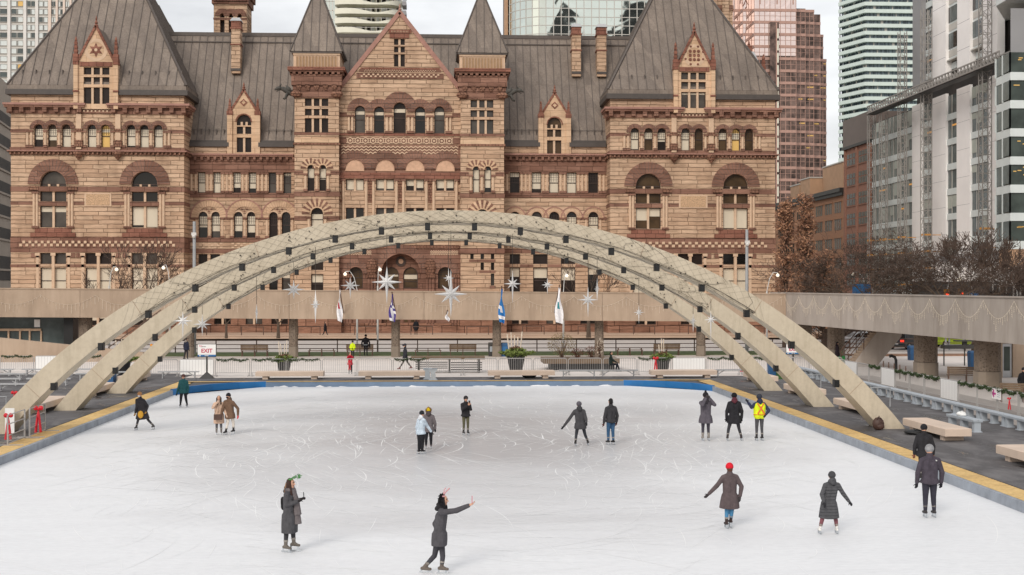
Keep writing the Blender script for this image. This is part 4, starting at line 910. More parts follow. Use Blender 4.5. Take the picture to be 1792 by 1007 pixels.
# brown arcaded block
T = tower('brown_block', 'low brown stone office block with black cornice behind the rusty trees', 'building', XS, YX(1478))
b = MB(); b.box(XS, XS + 30, YX(1478), YX(1352), .05, 19.6, 0); b.build('wall', M['brown_brick'], T)
b = MB(); b.box(XS - .7, XS + 30, YX(1477), YX(1351), 20.1, 20.7, 0); b.box(XS - .35, XS + 30, YX(1477), YX(1351), 19.6, 20.1, 0); b.build('cornice', M['black_metal'], T)
for zc in (17.9, 15.3, 12.4, 9.4):
    p = 1362.0
    while p < 1474:
        b = MB()
        for k in range(4): b.box(XS - .03, XS + .2, YX(p + 2.4 + k * 3), YX(p + .5 + k * 3), zc - .85, zc + .75, 0)
        b.box(XS - .15, XS + .1, YX(p + 13.5), YX(p), zc + .8, zc + 1.0, 1); b.build('window', [M['glass_dark'], M['brown_brick']], T); p += 16.4
for k in range(5): p = 1402 + k * 15; b = MB(); yc = YX(p + 5); b.prism(archp(yc - 1.1, yc + 1.1, .1, 5.2, 8), XS - .05, XS + .2, 'x', 0); b.build('arcade_arch', M['glass_dark'], T)
for a, c, z0, z1, dx in ((1364, 1379, 20.7, 23.6, 2), (1381, 1397, 20.7, 24.2, 2), (1399, 1432, 20.7, 25.8, 4), (1430, 1479, 20.7, 27.0, 14)):
    b = MB(); b.box(XS + dx, XS + dx + 7, YX(c), YX(a), z0, z1, 0)
    if dx > 10:
        for k in range(6): b.box(XS + dx - .05, XS + dx + .1, YX(c) + 1 + k * 2.6, YX(c) + 2.2 + k * 2.6, z1 - 1.6, z1 - .5, 1)
    b.box(XS + dx - .1, XS + dx + 7.1, YX(c) - .1, YX(a) + .1, z1, z1 + .2, 2); b.build('roof_plant', [M['mech'], M['glass_dark'], M['grey_panel']], T)
# red brick tower block
T = tower('brick_block', 'narrow red brick block with paired windows and dark metal top', 'building', XS, YX(1523))
ya, yb_ = YX(1522.5), YX(1477.5)
b = MB(); b.box(XS, XS + 25, ya, yb_, .05, 26.4, 0); b.build('wall', M['red_brick'], T)
b = MB(); b.box(XS - .2, XS + 25, ya - .1, yb_ + .1, 26.4, 30.6, 0); b.box(XS - .3, XS + 25, ya - .2, yb_ + .2, 26.2, 26.6, 1); b.build('metal_top', [plain('metal_top', '6b5f59', .6, .08, .5), M['black_metal']], T)
for k in range(8):
    zc = 24.7 - k * 2.95
    for a in (1482.5, 1503): 
        b = MB()
        for j in range(3): b.box(XS - .03, XS + .1, YX(a + 4.1 + j * 5), YX(a + j * 5), zc - 1.0, zc - .1, 0); b.box(XS - .03, XS + .1, YX(a + 4.1 + j * 5), YX(a + j * 5), zc + .05, zc + .7, 0)
        b.box(XS - .1, XS + .1, YX(a + 15.4), YX(a - .4), zc - 1.2, zc - 1.05, 1); b.build('window', [M['glass_dark'], M['red_brick']], T)
for p in (1479.5, 1500, 1521): b = MB(); b.box(XS - .15, XS + .1, YX(p + 1.4), YX(p - 1.4), .05, 26.2); b.build('pier', M['red_brick'], T)
# white stone tower being reclad
T = tower('stone_tower', 'large white stone office tower being reclad, with hanging piers over glass', 'tower', XS, YX(1700))
y0, y1 = YX(1757), YX(1523.5)
b = MB(); b.box(XS + .5, XS + 40, y0, YX(1598), .05, 70, 0); b.box(XS + .5, XS + 40, YX(1598), y1, .05, 28.8, 0); b.build('core', M['dark_gap'], T)
for a, c in ((1526, 1596), (1612, 1631), (1655, 1674), (1697, 1730)):
    for k in range(13):
        zs = 4.9 + 2.96 * k
        if a < 1600 and zs > 27.5: break
        if 28.5 < zs < 30.5: continue
        b = MB(); xface(b, a, c, zs, zs + .75, 1); xface(b, a, c, zs + .75, zs + 2.96, 0, -.15, .4)
        n = max(2, int((YX(a) - YX(c)) / 1.4))
        for i in range(1, n): yy = YX(c) + (YX(a) - YX(c)) * i / n; b.box(XS + .08, XS + .3, yy - .04, yy + .04, zs + .75, zs + 2.96, 2); 
        for i in range(n):
            r = wm.random(); yy0 = YX(c) + (YX(a) - YX(c)) * i / n; yy1 = YX(c) + (YX(a) - YX(c)) * (i + 1) / n
            if r < .33: b.box(XS + .1, XS + .2, yy0 + .08, yy1 - .08, zs + 2.9 - wm.uniform(.6, 2), zs + 2.9, 3)
            elif r < .4: b.box(XS + .1, XS + .2, yy0 + .1, yy1 - .1, zs + 2.2, zs + 2.4, 4)
        b.build('glazed_floor', [M['glass_slate'], M['curtain'], M['grey_panel'], M['roller_blind'], M['room_lit']], T)
for a, c in ((1596, 1612), (1631, 1655), (1674, 1697), (1730, 1744)):
    b = MB(); xface(b, a, c, .05, 28.9, 0, .15, .2)
    for k in range(9): xface(b, a + .3, c - .3, 3.2 * k + 2.5, 3.2 * k + 2.53, 1, .153, .1)
    b.build('pier', [M['stone_white'], M['stone_grey']], T)
for a, c, m, o in ((1597, 1612, 'stone_grey', .6), (1632, 1655, 'stone_white', .7), (1675, 1697, 'stone_white', .7), (1720, 1745, 'stone_white', .8)):
    b = MB(); xface(b, a, c, 30.6, 70, 0, o, .05)
    for k in range(12): xface(b, a + .3, c - .3, 33 + 3.1 * k, 33.04 + 3.1 * k, 1, o + .003, .0)
    b.build('hanging_pier', [M[m], M['stone_grey']], T)
for a, c, z0 in ((1652, 1675, 32.6), (1696, 1720, 32.6)):
    b = MB(); xface(b, a, c, z0, 70, 0, .3, .2)
    for k in range(12):
        xface(b, a + .5, c - .5, z0 + .3 + 3.1 * k, z0 + 1.1 + 3.1 * k, 1, .34, .2); n = 3
        for i in range(4): yy = (YX(c) + (YX(a) - YX(c)) * (i + .5) / 4) * (XS - .3) / XS; b.box(XS - .36, XS - .2, yy - .5, yy + .5, z0 + 1.3 + 3.1 * k, z0 + 3.1 + 3.1 * k, 2 if (i + k) % 3 else 3)
    xface(b, a, c, z0 - .15, z0, 1, .6, .2); b.build('oriel_bay', [M['curtain'], M['grey_panel'], M['glass_slate'], M['room_lit'] if 0 else M['glass_dark']], T)
# faceted corner bay
fx = [(XS + 1, YX(1746)), (XA(1743, 131), 131), (XA(1768, 127), 127), (XA(1860, 127), 127), (XA(1860, 127) + 8, 139)]
for k in range(12):
    zs = 9.6 + 2.78 * k + (2.6 if k > 6 else 0)
    if k == 7: continue
    b = MB(); b.prism([(p[0], p[1]) for p in fx], zs, zs + .8, 'z', 1); ins = [(fx[0][0], fx[0][1]), (fx[1][0] + .1, fx[1][1] + .1), (fx[2][0] + .05, fx[2][1] + .15), (fx[3][0], fx[3][1] + .15), fx[4]]
    b.prism(ins, zs + .8, zs + 2.78, 'z', 0)
    for p, q in ((fx[1], fx[2]), (fx[2], fx[3])):
        n = 2 if p is fx[1] else 3
        for i in range(n + 1): u = (p[0] + (q[0] - p[0]) * i / n, p[1] + (q[1] - p[1]) * i / n); b.box(u[0] - .05, u[0] + .05, u[1] - .03, u[1] + .2, zs + .8, zs + 2.78, 1)
        if p is fx[1]: b.prism([(p[0] + .1, p[1] + .03), (q[0] - .1, q[1] + .03), (q[0] - .1, q[1] + .15), (p[0] + .1, p[1] + .15)], zs + .9, zs + 2.74, 'z', 3)
    if k in (2, 3, 5, 6, 8, 0):
        for i in range(10): u = wm.uniform(fx[2][0] + .3, fx[3][0] - 1); v = zs + wm.uniform(1.6, 2.5); b.box(u, u + wm.uniform(.2, .6), fx[2][1] + .1, fx[2][1] + .2, v, v + .1, 2)
    b.build('bay_floor', [M['glass_green'], M['curtain'], M['lit'], M['glass_slate']], T, fix=True)
b = MB(); b.prism([(fx[1][0] + 1.5, fx[1][1]), (fx[2][0] + .3, fx[2][1] + .6), (fx[3][0], fx[3][1] + .6), fx[4]], 26, 33.5, 'z'); b.build('bay_recess', M['stone_grey'], T, fix=True); b = MB(); b.prism([(fx[1][0] + .3, fx[1][1]), (fx[2][0], fx[2][1] + .1), fx[3], fx[4]], 7.9, 9.6, 'z'); b.build('bay_soffit', M['mech'], T, fix=True)
b = MB(); xface(b, 1600, 1744, 8.8, 9.6, 0, 1.0)
for a, c in ((1636, 1660), (1680, 1700), (1720, 1740)): xface(b, a, c, .05, 8.8, 1, 1.1)
b.build('street_storey', [M['stone_grey'], M['stone_white']], T)
# mast climbers, the long work platform and the scaffold at the foot
def lattice(b, p, z0, z1, w, axis=(0, 1, 0), st=1.0):
    x, y = p; C4 = [(x + i * w / 2, y + j * w / 2) for i, j in ((-1, -1), (1, -1), (1, 1), (-1, 1))]
    for q in C4: b.bar((*q, z0), (*q, z1), .09, .09)
    n = int((z1 - z0) / st)
    for k in range(n):
        a, c = z0 + k * st, z0 + (k + 1) * st
        for i in range(4):
            p1, p2 = C4[i], C4[(i + 1) % 4]; b.bar((*p1, a), (*p2, a), .055, .055); b.bar((*(p1 if k % 2 else p2), a), (*(p2 if k % 2 else p1), c), .04, .04)
hl = ['shortest work hoist mast, against the brick block', 'work hoist mast in front of the leftmost glazed bay', 'tall work hoist mast rising past the grey hanging pier', 'tallest work hoist mast beside the corner bay', 'short work hoist mast at the edge of the glazed bay']
for lab, p, pt in zip(hl, (1525, 1579, 1621, 1724, 1546), (212, 70, 32, -40, 208)):
    y = YX(p) * (XS - 1.9) / XS; h = thing('hoist_mast', lab, 'hoist', (XS - 1.9, y, .05), group='work hoist masts on the stone tower'); b = MB(); lattice(b, (XS - 1.9, y), .05, ZX(p, pt), 1.0 if p > 1600 else .85); b.build('mast', M['galv'], h)
    b = MB()
    for k in range(4): z_ = 6 + k * 2.0; b.box(XS - 2.45, XS - 1.35, y - .15, y + .15, z_, z_ + .22); b.bar((XS - 1.4, y, z_ + .1), (XS, y, z_ + .1), .08)
    b.build('tie_bracket', plain('hoist_yellow', 'c98a2a', .6, .2, 2) if 'hoist_yellow' not in M else M['hoist_yellow'], h)
h = thing('work_platform', 'long galvanised truss work platform hung across the stone tower', 'platform', (XS - 1.6, YX(1757), 29.2)); b = MB()
ya, yb_ = YX(1757) * .96, YX(1524) * .96
for x_ in (XS - 2.9, XS - 1.7):
    for z_ in (29.2, 30.1): b.bar((x_, ya, z_), (x_, yb_, z_), .14)
    n = int((yb_ - ya) / .9)
    for k in range(n): y_ = ya + (yb_ - ya) * k / n; b.bar((x_, y_, 29.2), (x_, y_ + .9, 30.1) , .08); b.bar((x_, y_, 29.2), (x_, y_, 30.1), .08)
b.build('truss', M['galv'], h); b = MB(); b.box(XS - 2.85, XS - 1.75, ya, yb_, 29.0, 29.12); b.build('deck', M['black_metal'], h)
h = thing('scaffold', 'galvanised tube scaffold at the foot of the corner bay', 'scaffold', (XA(1770, 125), 125, .05)); b = MB()
for i in range(7):
    x_ = XA(1742 + i * 12, 125)
    for y_ in (124, 125.6): b.bar((x_, y_, .05), (x_, y_, 7.6), .1)
for k in range(5):
    z_ = 1.6 + 1.5 * k
    for y_ in (124, 125.6): b.bar((XA(1742, 125), y_, z_), (XA(1814, 125), y_, z_), .08)
    b.bar((XA(1742 + 24 * (k % 3), 125), 123.95, z_), (XA(1766 + 24 * (k % 3), 125), 123.95, z_ + 1.5), .07)
b.build('tube_frame', M['galv'], h); b = MB(); b.box(XA(1742, 125), XA(1814, 125), 124.2, 125.4, 4.72, 4.8); b.box(XA(1742, 125), XA(1814, 125), 124.2, 125.4, 7.6, 7.7); b.build('plank_deck', M['mech'], h)
b = MB(); x0, x1 = XA(1608, 127), XA(1792, 127); b.box(x0, x1, 127.5, 129, 3.2, 6.4); tag(b.build('street_hoarding', plain('hoarding', '3a3634', .8, .2, 1), None), 'dark covered hoarding along the street below the stone tower', 'hoarding')
# ================================================================ ground, rink, arches, walkway
GZ = .28
def structure(o, label=None): o['kind'] = 'structure'; return o
plain('city_ground', '8d8782', .9, .12, .2); plain('paving', 'd6cdc6', .8, .07, .5, 0, .004); plain('road', 'b8b0aa', .85, .07, .3); plain('pavement', 'b79d88', .85, .08, .6)
plain('rink_curb', '8f959e', .6, .22, 2.2); plain('blue_board', '1d6fae', .45, .06, 1.5); plain('blue_grey', '6d8199', .5, .12, 1.5); plain('kerb_dark', '4b4a4d', .7, .15, 2)
plain('steel', 'b5b6b8', .4, .08, 2, .5); plain('galv_light', 'a9a6a4', .45, .06, 2, .2); plain('bench_grey', 'a9b0b7', .5, .08, 2); plain('bench_conc', 'cbb7a6', .85, .09, 1.2, 0, .01); plain('rust_steel', '5b4438', .7, .15, 2)
plain('white_sheet', 'e9e8e6', .5, .03, 1); plain('grass', '55633a', .9, .3, 3); plain('garland', '3a4a2a', .9, .4, 6); plain('red_ribbon', 'c81428', .45, .12, 4); plain('star_silver', 'e4e2e0', .45, .05, 1, .05)
plain('box_black', '0d0e10', .5, .2, 3); plain('wire', '3a332c', .7, .2, 5); plain('string_light', 'e8dcc8', .4, .05, 3); plain('sign_white', 'f2f0ee', .4, .02, 1); plain('sign_red', 'c42a55', .5, .03, 1); plain('sign_blue', '2b6aa0', .5, .03, 1); plain('sign_dark', '3b3937', .5, .1, 2)
# yellow rubber edging, worn
t = NT('yellow_edge'); v = t.co((1, 1, 1)); f = t.noise(v, 1.2, 6, .7); g = t.noise(v, 9, 3)
c = t.ramp(f, [(.3, lin('b3905a')), (.5, lin('d2ad6c')), (.75, lin('dfbf83'))]); c = t.mix(.3, c, t.ramp(g, [(.35, lin('94794f')), (.6, lin('e2c288'))])); t.fin('yellow_edge', c, .8)
# black rubber matting, damp patches
t = NT('mat_black'); v = t.co((1, .6, 1)); f = t.noise(v, .7, 6, .65, .6); c = t.ramp(f, [(.35, lin('3f3c3c')), (.5, lin('565354')), (.65, lin('6d6a6a'))]); t.fin('mat_black', c, .75)
r = t.ramp(f, [(.32, (.18,) * 3), (.45, (.8,) * 3)]); t.l(r, t.b.inputs['Roughness'])
# concrete with form marks and vertical streaks
def streaky(key, a, b_, c0):
    t = NT(key); f = t.noise(t.co((1, 1, .4)), .8, 6, .6); g = t.noise(t.co(), .25, 4); h = t.noise(t.co((1, 1, .06)), 1.0, 6, .8)
    c = t.mix(1, t.ramp(f, [(.3, lin(a)), (.52, lin(b_)), (.75, lin(c0))]), t.ramp(g, [(.3, (.88, .87, .86)), (.7, (1.04, 1.04, 1.04))]), 'MULTIPLY')
    c = t.mix(1, c, t.ramp(h, [(.34, (.84, .825, .81)), (.5, (1, 1, 1)), (.7, (1.03, 1.03, 1.03))]), 'MULTIPLY'); t.bump(t.noise(t.co(), 8, 4), .3, .01); t.fin(key, c, .85)
streaky('concrete_streak', 'a08c79', 'ad9884', 'b5a18d'); streaky('concrete_grey', '9d938a', 'aaa097', 'b2a8a0')
t = NT('concrete_arch'); f = t.noise(t.co(), .5, 6, .6); g = t.noise(t.co(), 5, 4, .7)
c = t.mix(.22, t.ramp(f, [(.3, lin('b6a994')), (.7, lin('c9bda8'))]), t.ramp(g, [(.3, lin('9c907d')), (.55, lin('cdc1ad'))])); h_ = t.noise(t.co((1.2, 1.2, .1)), 1.2, 6, .75); c = t.mix(1, c, t.ramp(h_, [(.34, (.85, .84, .82)), (.52, (1, 1, 1))]), 'MULTIPLY'); t.bump(g, .25, .02); t.fin('concrete_arch', c, .85)
# column concrete, diagonal bush-hammered texture
t = NT('column_conc'); tc = t.n('TexCoord'); mp = t.n('Mapping'); t.l(tc.outputs['Object'], mp.inputs[0]); mp.inputs['Scale'].default_value = (1, 1, 1); mp.inputs['Rotation'].default_value = (0, R(38), 0)
vo = t.n('TexVoronoi'); t.l(mp.outputs[0], vo.inputs['Vector']); vo.inputs['Scale'].default_value = 8
c = t.ramp(vo.outputs['Distance'], [(.1, lin('51473e')), (.5, lin('7b6d60'))]); t.bump(vo.outputs['Distance'], .7, .05); t.fin('column_conc', c, .9)
# ice: white frost, grey worn middle, fine scratches
t = NT('ice'); tc = t.n('TexCoord'); P_ = tc.outputs['Object']
f = t.noise(t.co((.05, .07, 1)), 1, 5, .6, .5); sx = t.n('SeparateXYZ'); t.l(P_, sx.inputs[0])
def m_(op, a, b_=None, c_=None):
    x = t.n('Math', operation=op)
    for i, q in enumerate((a, b_, c_)):
        if q is None: continue
        if isinstance(q, bpy.types.NodeSocket): t.l(q, x.inputs[i])
        else: x.inputs[i].default_value = q
    return x.outputs[0]
dx = m_('MULTIPLY', m_('SUBTRACT', sx.outputs[0], 1.0), .085); dy = m_('MULTIPLY', m_('SUBTRACT', sx.outputs[1], 52), .042)
rr_ = m_('SQRT', m_('ADD', m_('MULTIPLY', dx, dx), m_('MULTIPLY', dy, dy)))
worn = t.ramp(m_('ADD', rr_, m_('MULTIPLY', m_('SUBTRACT', f, .5), 1.6)), [(.25, (1, 1, 1)), (1.0, (0, 0, 0))])
base = t.mix(worn, lin('e1e2e4'), lin('b6b5b7'))
gr = t.noise(t.co((2.2, 6, 1)), 1.6, 8, .75); base = t.mix(1, base, t.ramp(gr, [(.3, (.9, .9, .905)), (.5, (1, 1, 1)), (.68, (1.07, 1.07, 1.07))]), 'MULTIPLY'); st = t.noise(t.co((.25, 1.6, 1)), 1.0, 7, .7, .4); base = t.mix(.55, base, t.mix(1, base, t.ramp(st, [(.3, (.93, .93, .935)), (.5, (1, 1, 1)), (.7, (1.05, 1.05, 1.05))]), 'MULTIPLY'))
for k, (sc, th, seed) in enumerate(((.32, .012, 3), (.5, .012, 9), (.85, .014, 17))):
    mp = t.n('Mapping'); t.l(P_, mp.inputs[0]); mp.inputs['Location'].default_value = (seed, seed * 1.7, 0); mp.inputs['Scale'].default_value = (.55, 1, 1); mp.inputs['Rotation'].default_value = (0, 0, R(25 * k))
    nn = t.n('TexNoise'); t.l(mp.outputs[0], nn.inputs['Vector']); nn.inputs['Scale'].default_value = .35; nn.inputs['Detail'].default_value = 2
    wv = t.n('VectorMath', operation='MULTIPLY_ADD'); t.l(nn.outputs['Color'], wv.inputs[0]); wv.inputs[1].default_value = (5, 5, 0); t.l(mp.outputs[0], wv.inputs[2])
    vo = t.n('TexVoronoi'); vo.feature = 'DISTANCE_TO_EDGE'; t.l(wv.outputs[0], vo.inputs['Vector']); vo.inputs['Scale'].default_value = sc
    ln = t.ramp(vo.outputs['Distance'], [(0, (1, 1, 1)), (th, (0, 0, 0))]); br = t.noise(t.co(), .5 + k * .3, 3); ln = t.mix(1, ln, t.ramp(br, [(.45, (0, 0, 0)), (.6, (1, 1, 1))]), 'MULTIPLY')
    base = t.mix(m_('MULTIPLY', ln, .22), base, lin('eaeaea'))
t.bump(st, .08, .02); t.fin('ice', base, .45, 0, .35); 
t.l(t.ramp(worn, [(0, (.5,) * 3), (1, (.34,) * 3)]), t.b.inputs['Roughness'])
def sheet(name, pts, z, m):
    b = MB(); b.poly([(p[0], p[1], z) for p in pts]); o = b.build(name, M[m]); return structure(o)
sheet('ground', [(-900, -300), (900, -300), (900, 1500), (-900, 1500)], -.12, 'city_ground')
RX0, RX1, RY = -14.9, 15.4, 78.4
sheet('ice', [(RX0, 12), (RX1, 12), (RX1, 74.0), (10.8, RY), (-10.5, RY), (RX0, 72.7)], 0, 'ice')
def slab(name, pts, z0, z1, m): b = MB(); b.prism(pts, z0, z1, 'z'); return structure(b.build(name, M[m], fix=True))
# rubber deck round the rink, pale plaza, far pavement, road
slab('deck', [(RX0 - .84, 12), (RX0 - .84, RY + .9), (RX1 + .84, RY + .9), (RX1 + .84, 12), (23.4, 12), (23.4, 82.2), (-16, 82.2), (-16, 86.3), (-36, 86.3), (-36, 12)], -.1, GZ + .006, 'mat_black')
def ngon(name, pts, z, m): return sheet(name, pts, z, m)
b = MB(); b.poly([(-70, 82.2, GZ), (23.4, 82.2, GZ), (27.2, 82.2, GZ), (27.2, 12, GZ), (58, 12, GZ), (58, 112, GZ), (-70, 112, GZ)]); structure(b.build('plaza', M['paving'], fix=True))
plain('paving_shade', '8f8781', .85, .1, .6, 0, .004); sheet('shaded_paving', [(23.4, 12), (27.2, 12), (27.2, 82.2), (23.4, 82.2)], GZ, 'paving_shade')  # plaza strip coloured darker to carry the shade around the right barriers
plain('mulch', '8a6a55', .95, .15, 2); b = MB(); b.box(33, 57.5, 104.5, 106.6, GZ - .1, GZ + .1); structure(b.build('planting_strip', M['mulch']))
b = MB(); b.box(-70, 27, 107.2, 112.6, GZ - .2, GZ + .06); structure(b.build('grass_verge', M['grass']))
b = MB(); b.poly([(-80, 112.6, .2), (59, 112.6, .2), (59, 141, .2), (-80, 141, .2)]); structure(b.build('road', M['road']))
b = MB(); b.box(-80, 59, 141, 160, -.1, .33); structure(b.build('pavement', M['pavement']))
b = MB()
b.poly([(RX0 - .8, 12, GZ), (RX0, 12, GZ), (RX0, 72.7, GZ), (RX0 + .15, 78.0, GZ + .0), (RX0 - .8, RY + .85, GZ)]); b.poly([(RX1 + .8, 12, GZ), (RX1 + .8, RY + .85, GZ), (RX1 - .15, 78.2, GZ), (RX1, 74, GZ), (RX1, 12, GZ)][::1])
b.poly([(RX0 - .8, RY + .85, GZ), (RX0 + .15, RY + .3, GZ), (RX1 - .15, RY + .3, GZ), (RX1 + .8, RY + .85, GZ)])
structure(b.build('rink_edging', M['yellow_edge'], fix=True))
def curb(name, pts, m, h=GZ - .004, th=.14):
    b = MB()
    for p, q in zip(pts, pts[1:]):
        d = Vector((q[0] - p[0], q[1] - p[1], 0)); n = Vector((-d.y, d.x, 0)).normalized() * th; n = -n
        b.hexa([(p[0], p[1], -.05), (q[0], q[1], -.05), (q[0] - n.x, q[1] - n.y, -.05), (p[0] - n.x, p[1] - n.y, -.05)], [(p[0], p[1], h), (q[0], q[1], h), (q[0] - n.x, q[1] - n.y, h), (p[0] - n.x, p[1] - n.y, h)])
    if m == 'rink_curb':
        p, q = pts; y = min(p[1], q[1]) + 1.3; s_ = 1 if p[0] < 0 else -1
        while y < max(p[1], q[1]): xx = sorted((p[0] - s_ * .01, p[0] + s_ * .004)); b.box(xx[0], xx[1], y - .012, y + .012, 0, h + .003, 1); y += 2.44
    return tag(b.build(name, [M[m], M['kerb_dark']], fix=True), None, None, None, 'structure')
curb('rink_curb', [(RX0, 72.7), (RX0, 12)], 'rink_curb'); curb('rink_curb', [(RX1, 12), (RX1, 74)], 'rink_curb')
curb('rink_curb', [(10.8, RY), (-10.5, RY)], 'blue_grey')
cl = [(-10.5, RY), (-12, 77.9), (-13.4, 76.6), (-14.3, 75), (RX0, 72.7)]; cr_ = [(RX1, 74), (14.6, 76), (13.2, 77.5), (12, 78.15), (10.8, RY)]
tag(curb('rink_board', cl, 'blue_board', GZ + .05), 'bright blue board curving round the left far corner of the ice', 'board')['kind'] = 'thing'
tag(curb('rink_board', cr_, 'blue_board', GZ + .05), 'bright blue board curving round the right far corner of the ice', 'board')['kind'] = 'thing'
b = MB(); b.poly([(p[0], p[1], GZ - .03) for p in cl] + [(RX0 + .16, RY + .28, GZ - .03)]); b.poly([(p[0], p[1], GZ - .03) for p in cr_] + [(RX1 - .16, RY + .28, GZ - .03)]); b.box(-10.6, 10.9, RY + .12, RY + .31, GZ - .1, GZ - .02); structure(b.build('rink_corner_deck', M['kerb_dark'], fix=True))
b = MB(); b.box(-10.4, 10.7, RY - .06, RY, 0, .07); structure(b.build('rink_curb_foot', M['kerb_dark']))
# skate scratches: curved slivers of scraped frost lying on the ice
sr = random.Random(11); b = MB()
for k in range(3000):
    ph = sr.uniform(0, 2 * PI); ro = sr.gauss(1.0, .38); cx, cy = 1 + 8.6 * ro * cos(ph), 51 + 17 * ro * sin(ph); tan = math.atan2(17 * cos(ph), -8.6 * sin(ph))
    if k > 2650: cx, cy, tan = sr.uniform(-14, 14.6), sr.uniform(36, 77), sr.uniform(0, 6.28)
    h = tan + sr.gauss(0, .55); L_ = sr.uniform(.5, 2.6) if k % 4 else sr.uniform(2, 5.5); kap = sr.gauss(0, .07) / max(.6, L_ * .5); w = sr.uniform(.008, .022) * min(1, max(.45, (cy - 20) / 30)); n = 8; x_, y_ = cx, cy; P1 = []
    for i in range(n + 1):
        ww = w * sin(PI * (i + .3) / (n + .6)); P1.append(((x_ - sin(h) * ww, y_ + cos(h) * ww), (x_ + sin(h) * ww, y_ - cos(h) * ww))); x_ += cos(h) * L_ / n; y_ += sin(h) * L_ / n; h += kap * L_ / n * 4
    if all(RX0 + .3 < p[0] < RX1 - .3 and 14 < p[1] < 74 + 3.5 * (abs(p[0]) < 11) for q in P1 for p in q):
        for p, q in zip(P1, P1[1:]): b.poly([(*p[0], .004 + k * 1e-6), (*p[1], .004 + k * 1e-6), (*q[1], .004 + k * 1e-6), (*q[0], .004 + k * 1e-6)])
plain('frost', 'f0f0f0', .8, .02, 2); o = b.build('skate_marks', M['frost'], fix=True); o['kind'] = 'stuff'; o['label'] = 'white skate scratches on the ice'
plain('snow', 'ececee', .9, .04, 3); sn = random.Random(4); b = MB()
for X_, sd_ in ((RX0, 1), (RX1, -1)):
    pts = []; rs = []; y = 14
    while y < 72: pts.append((X_ + sd_ * sn.uniform(.0, .05), y, 0)); rs.append(max(.004, sn.gauss(.035, .03))); y += .35
    b.tube(pts, rs, 6)
pts = [(-10 + .3 * k, RY - .08 - sn.uniform(0, .04), 0) for k in range(68)]; b.tube(pts, [max(.004, sn.gauss(.04, .03)) for _ in pts], 6); o = b.build('snow', M['snow'], smooth=True); o['kind'] = 'stuff'; o['label'] = 'thin ridge of shaved snow along the rink curb'
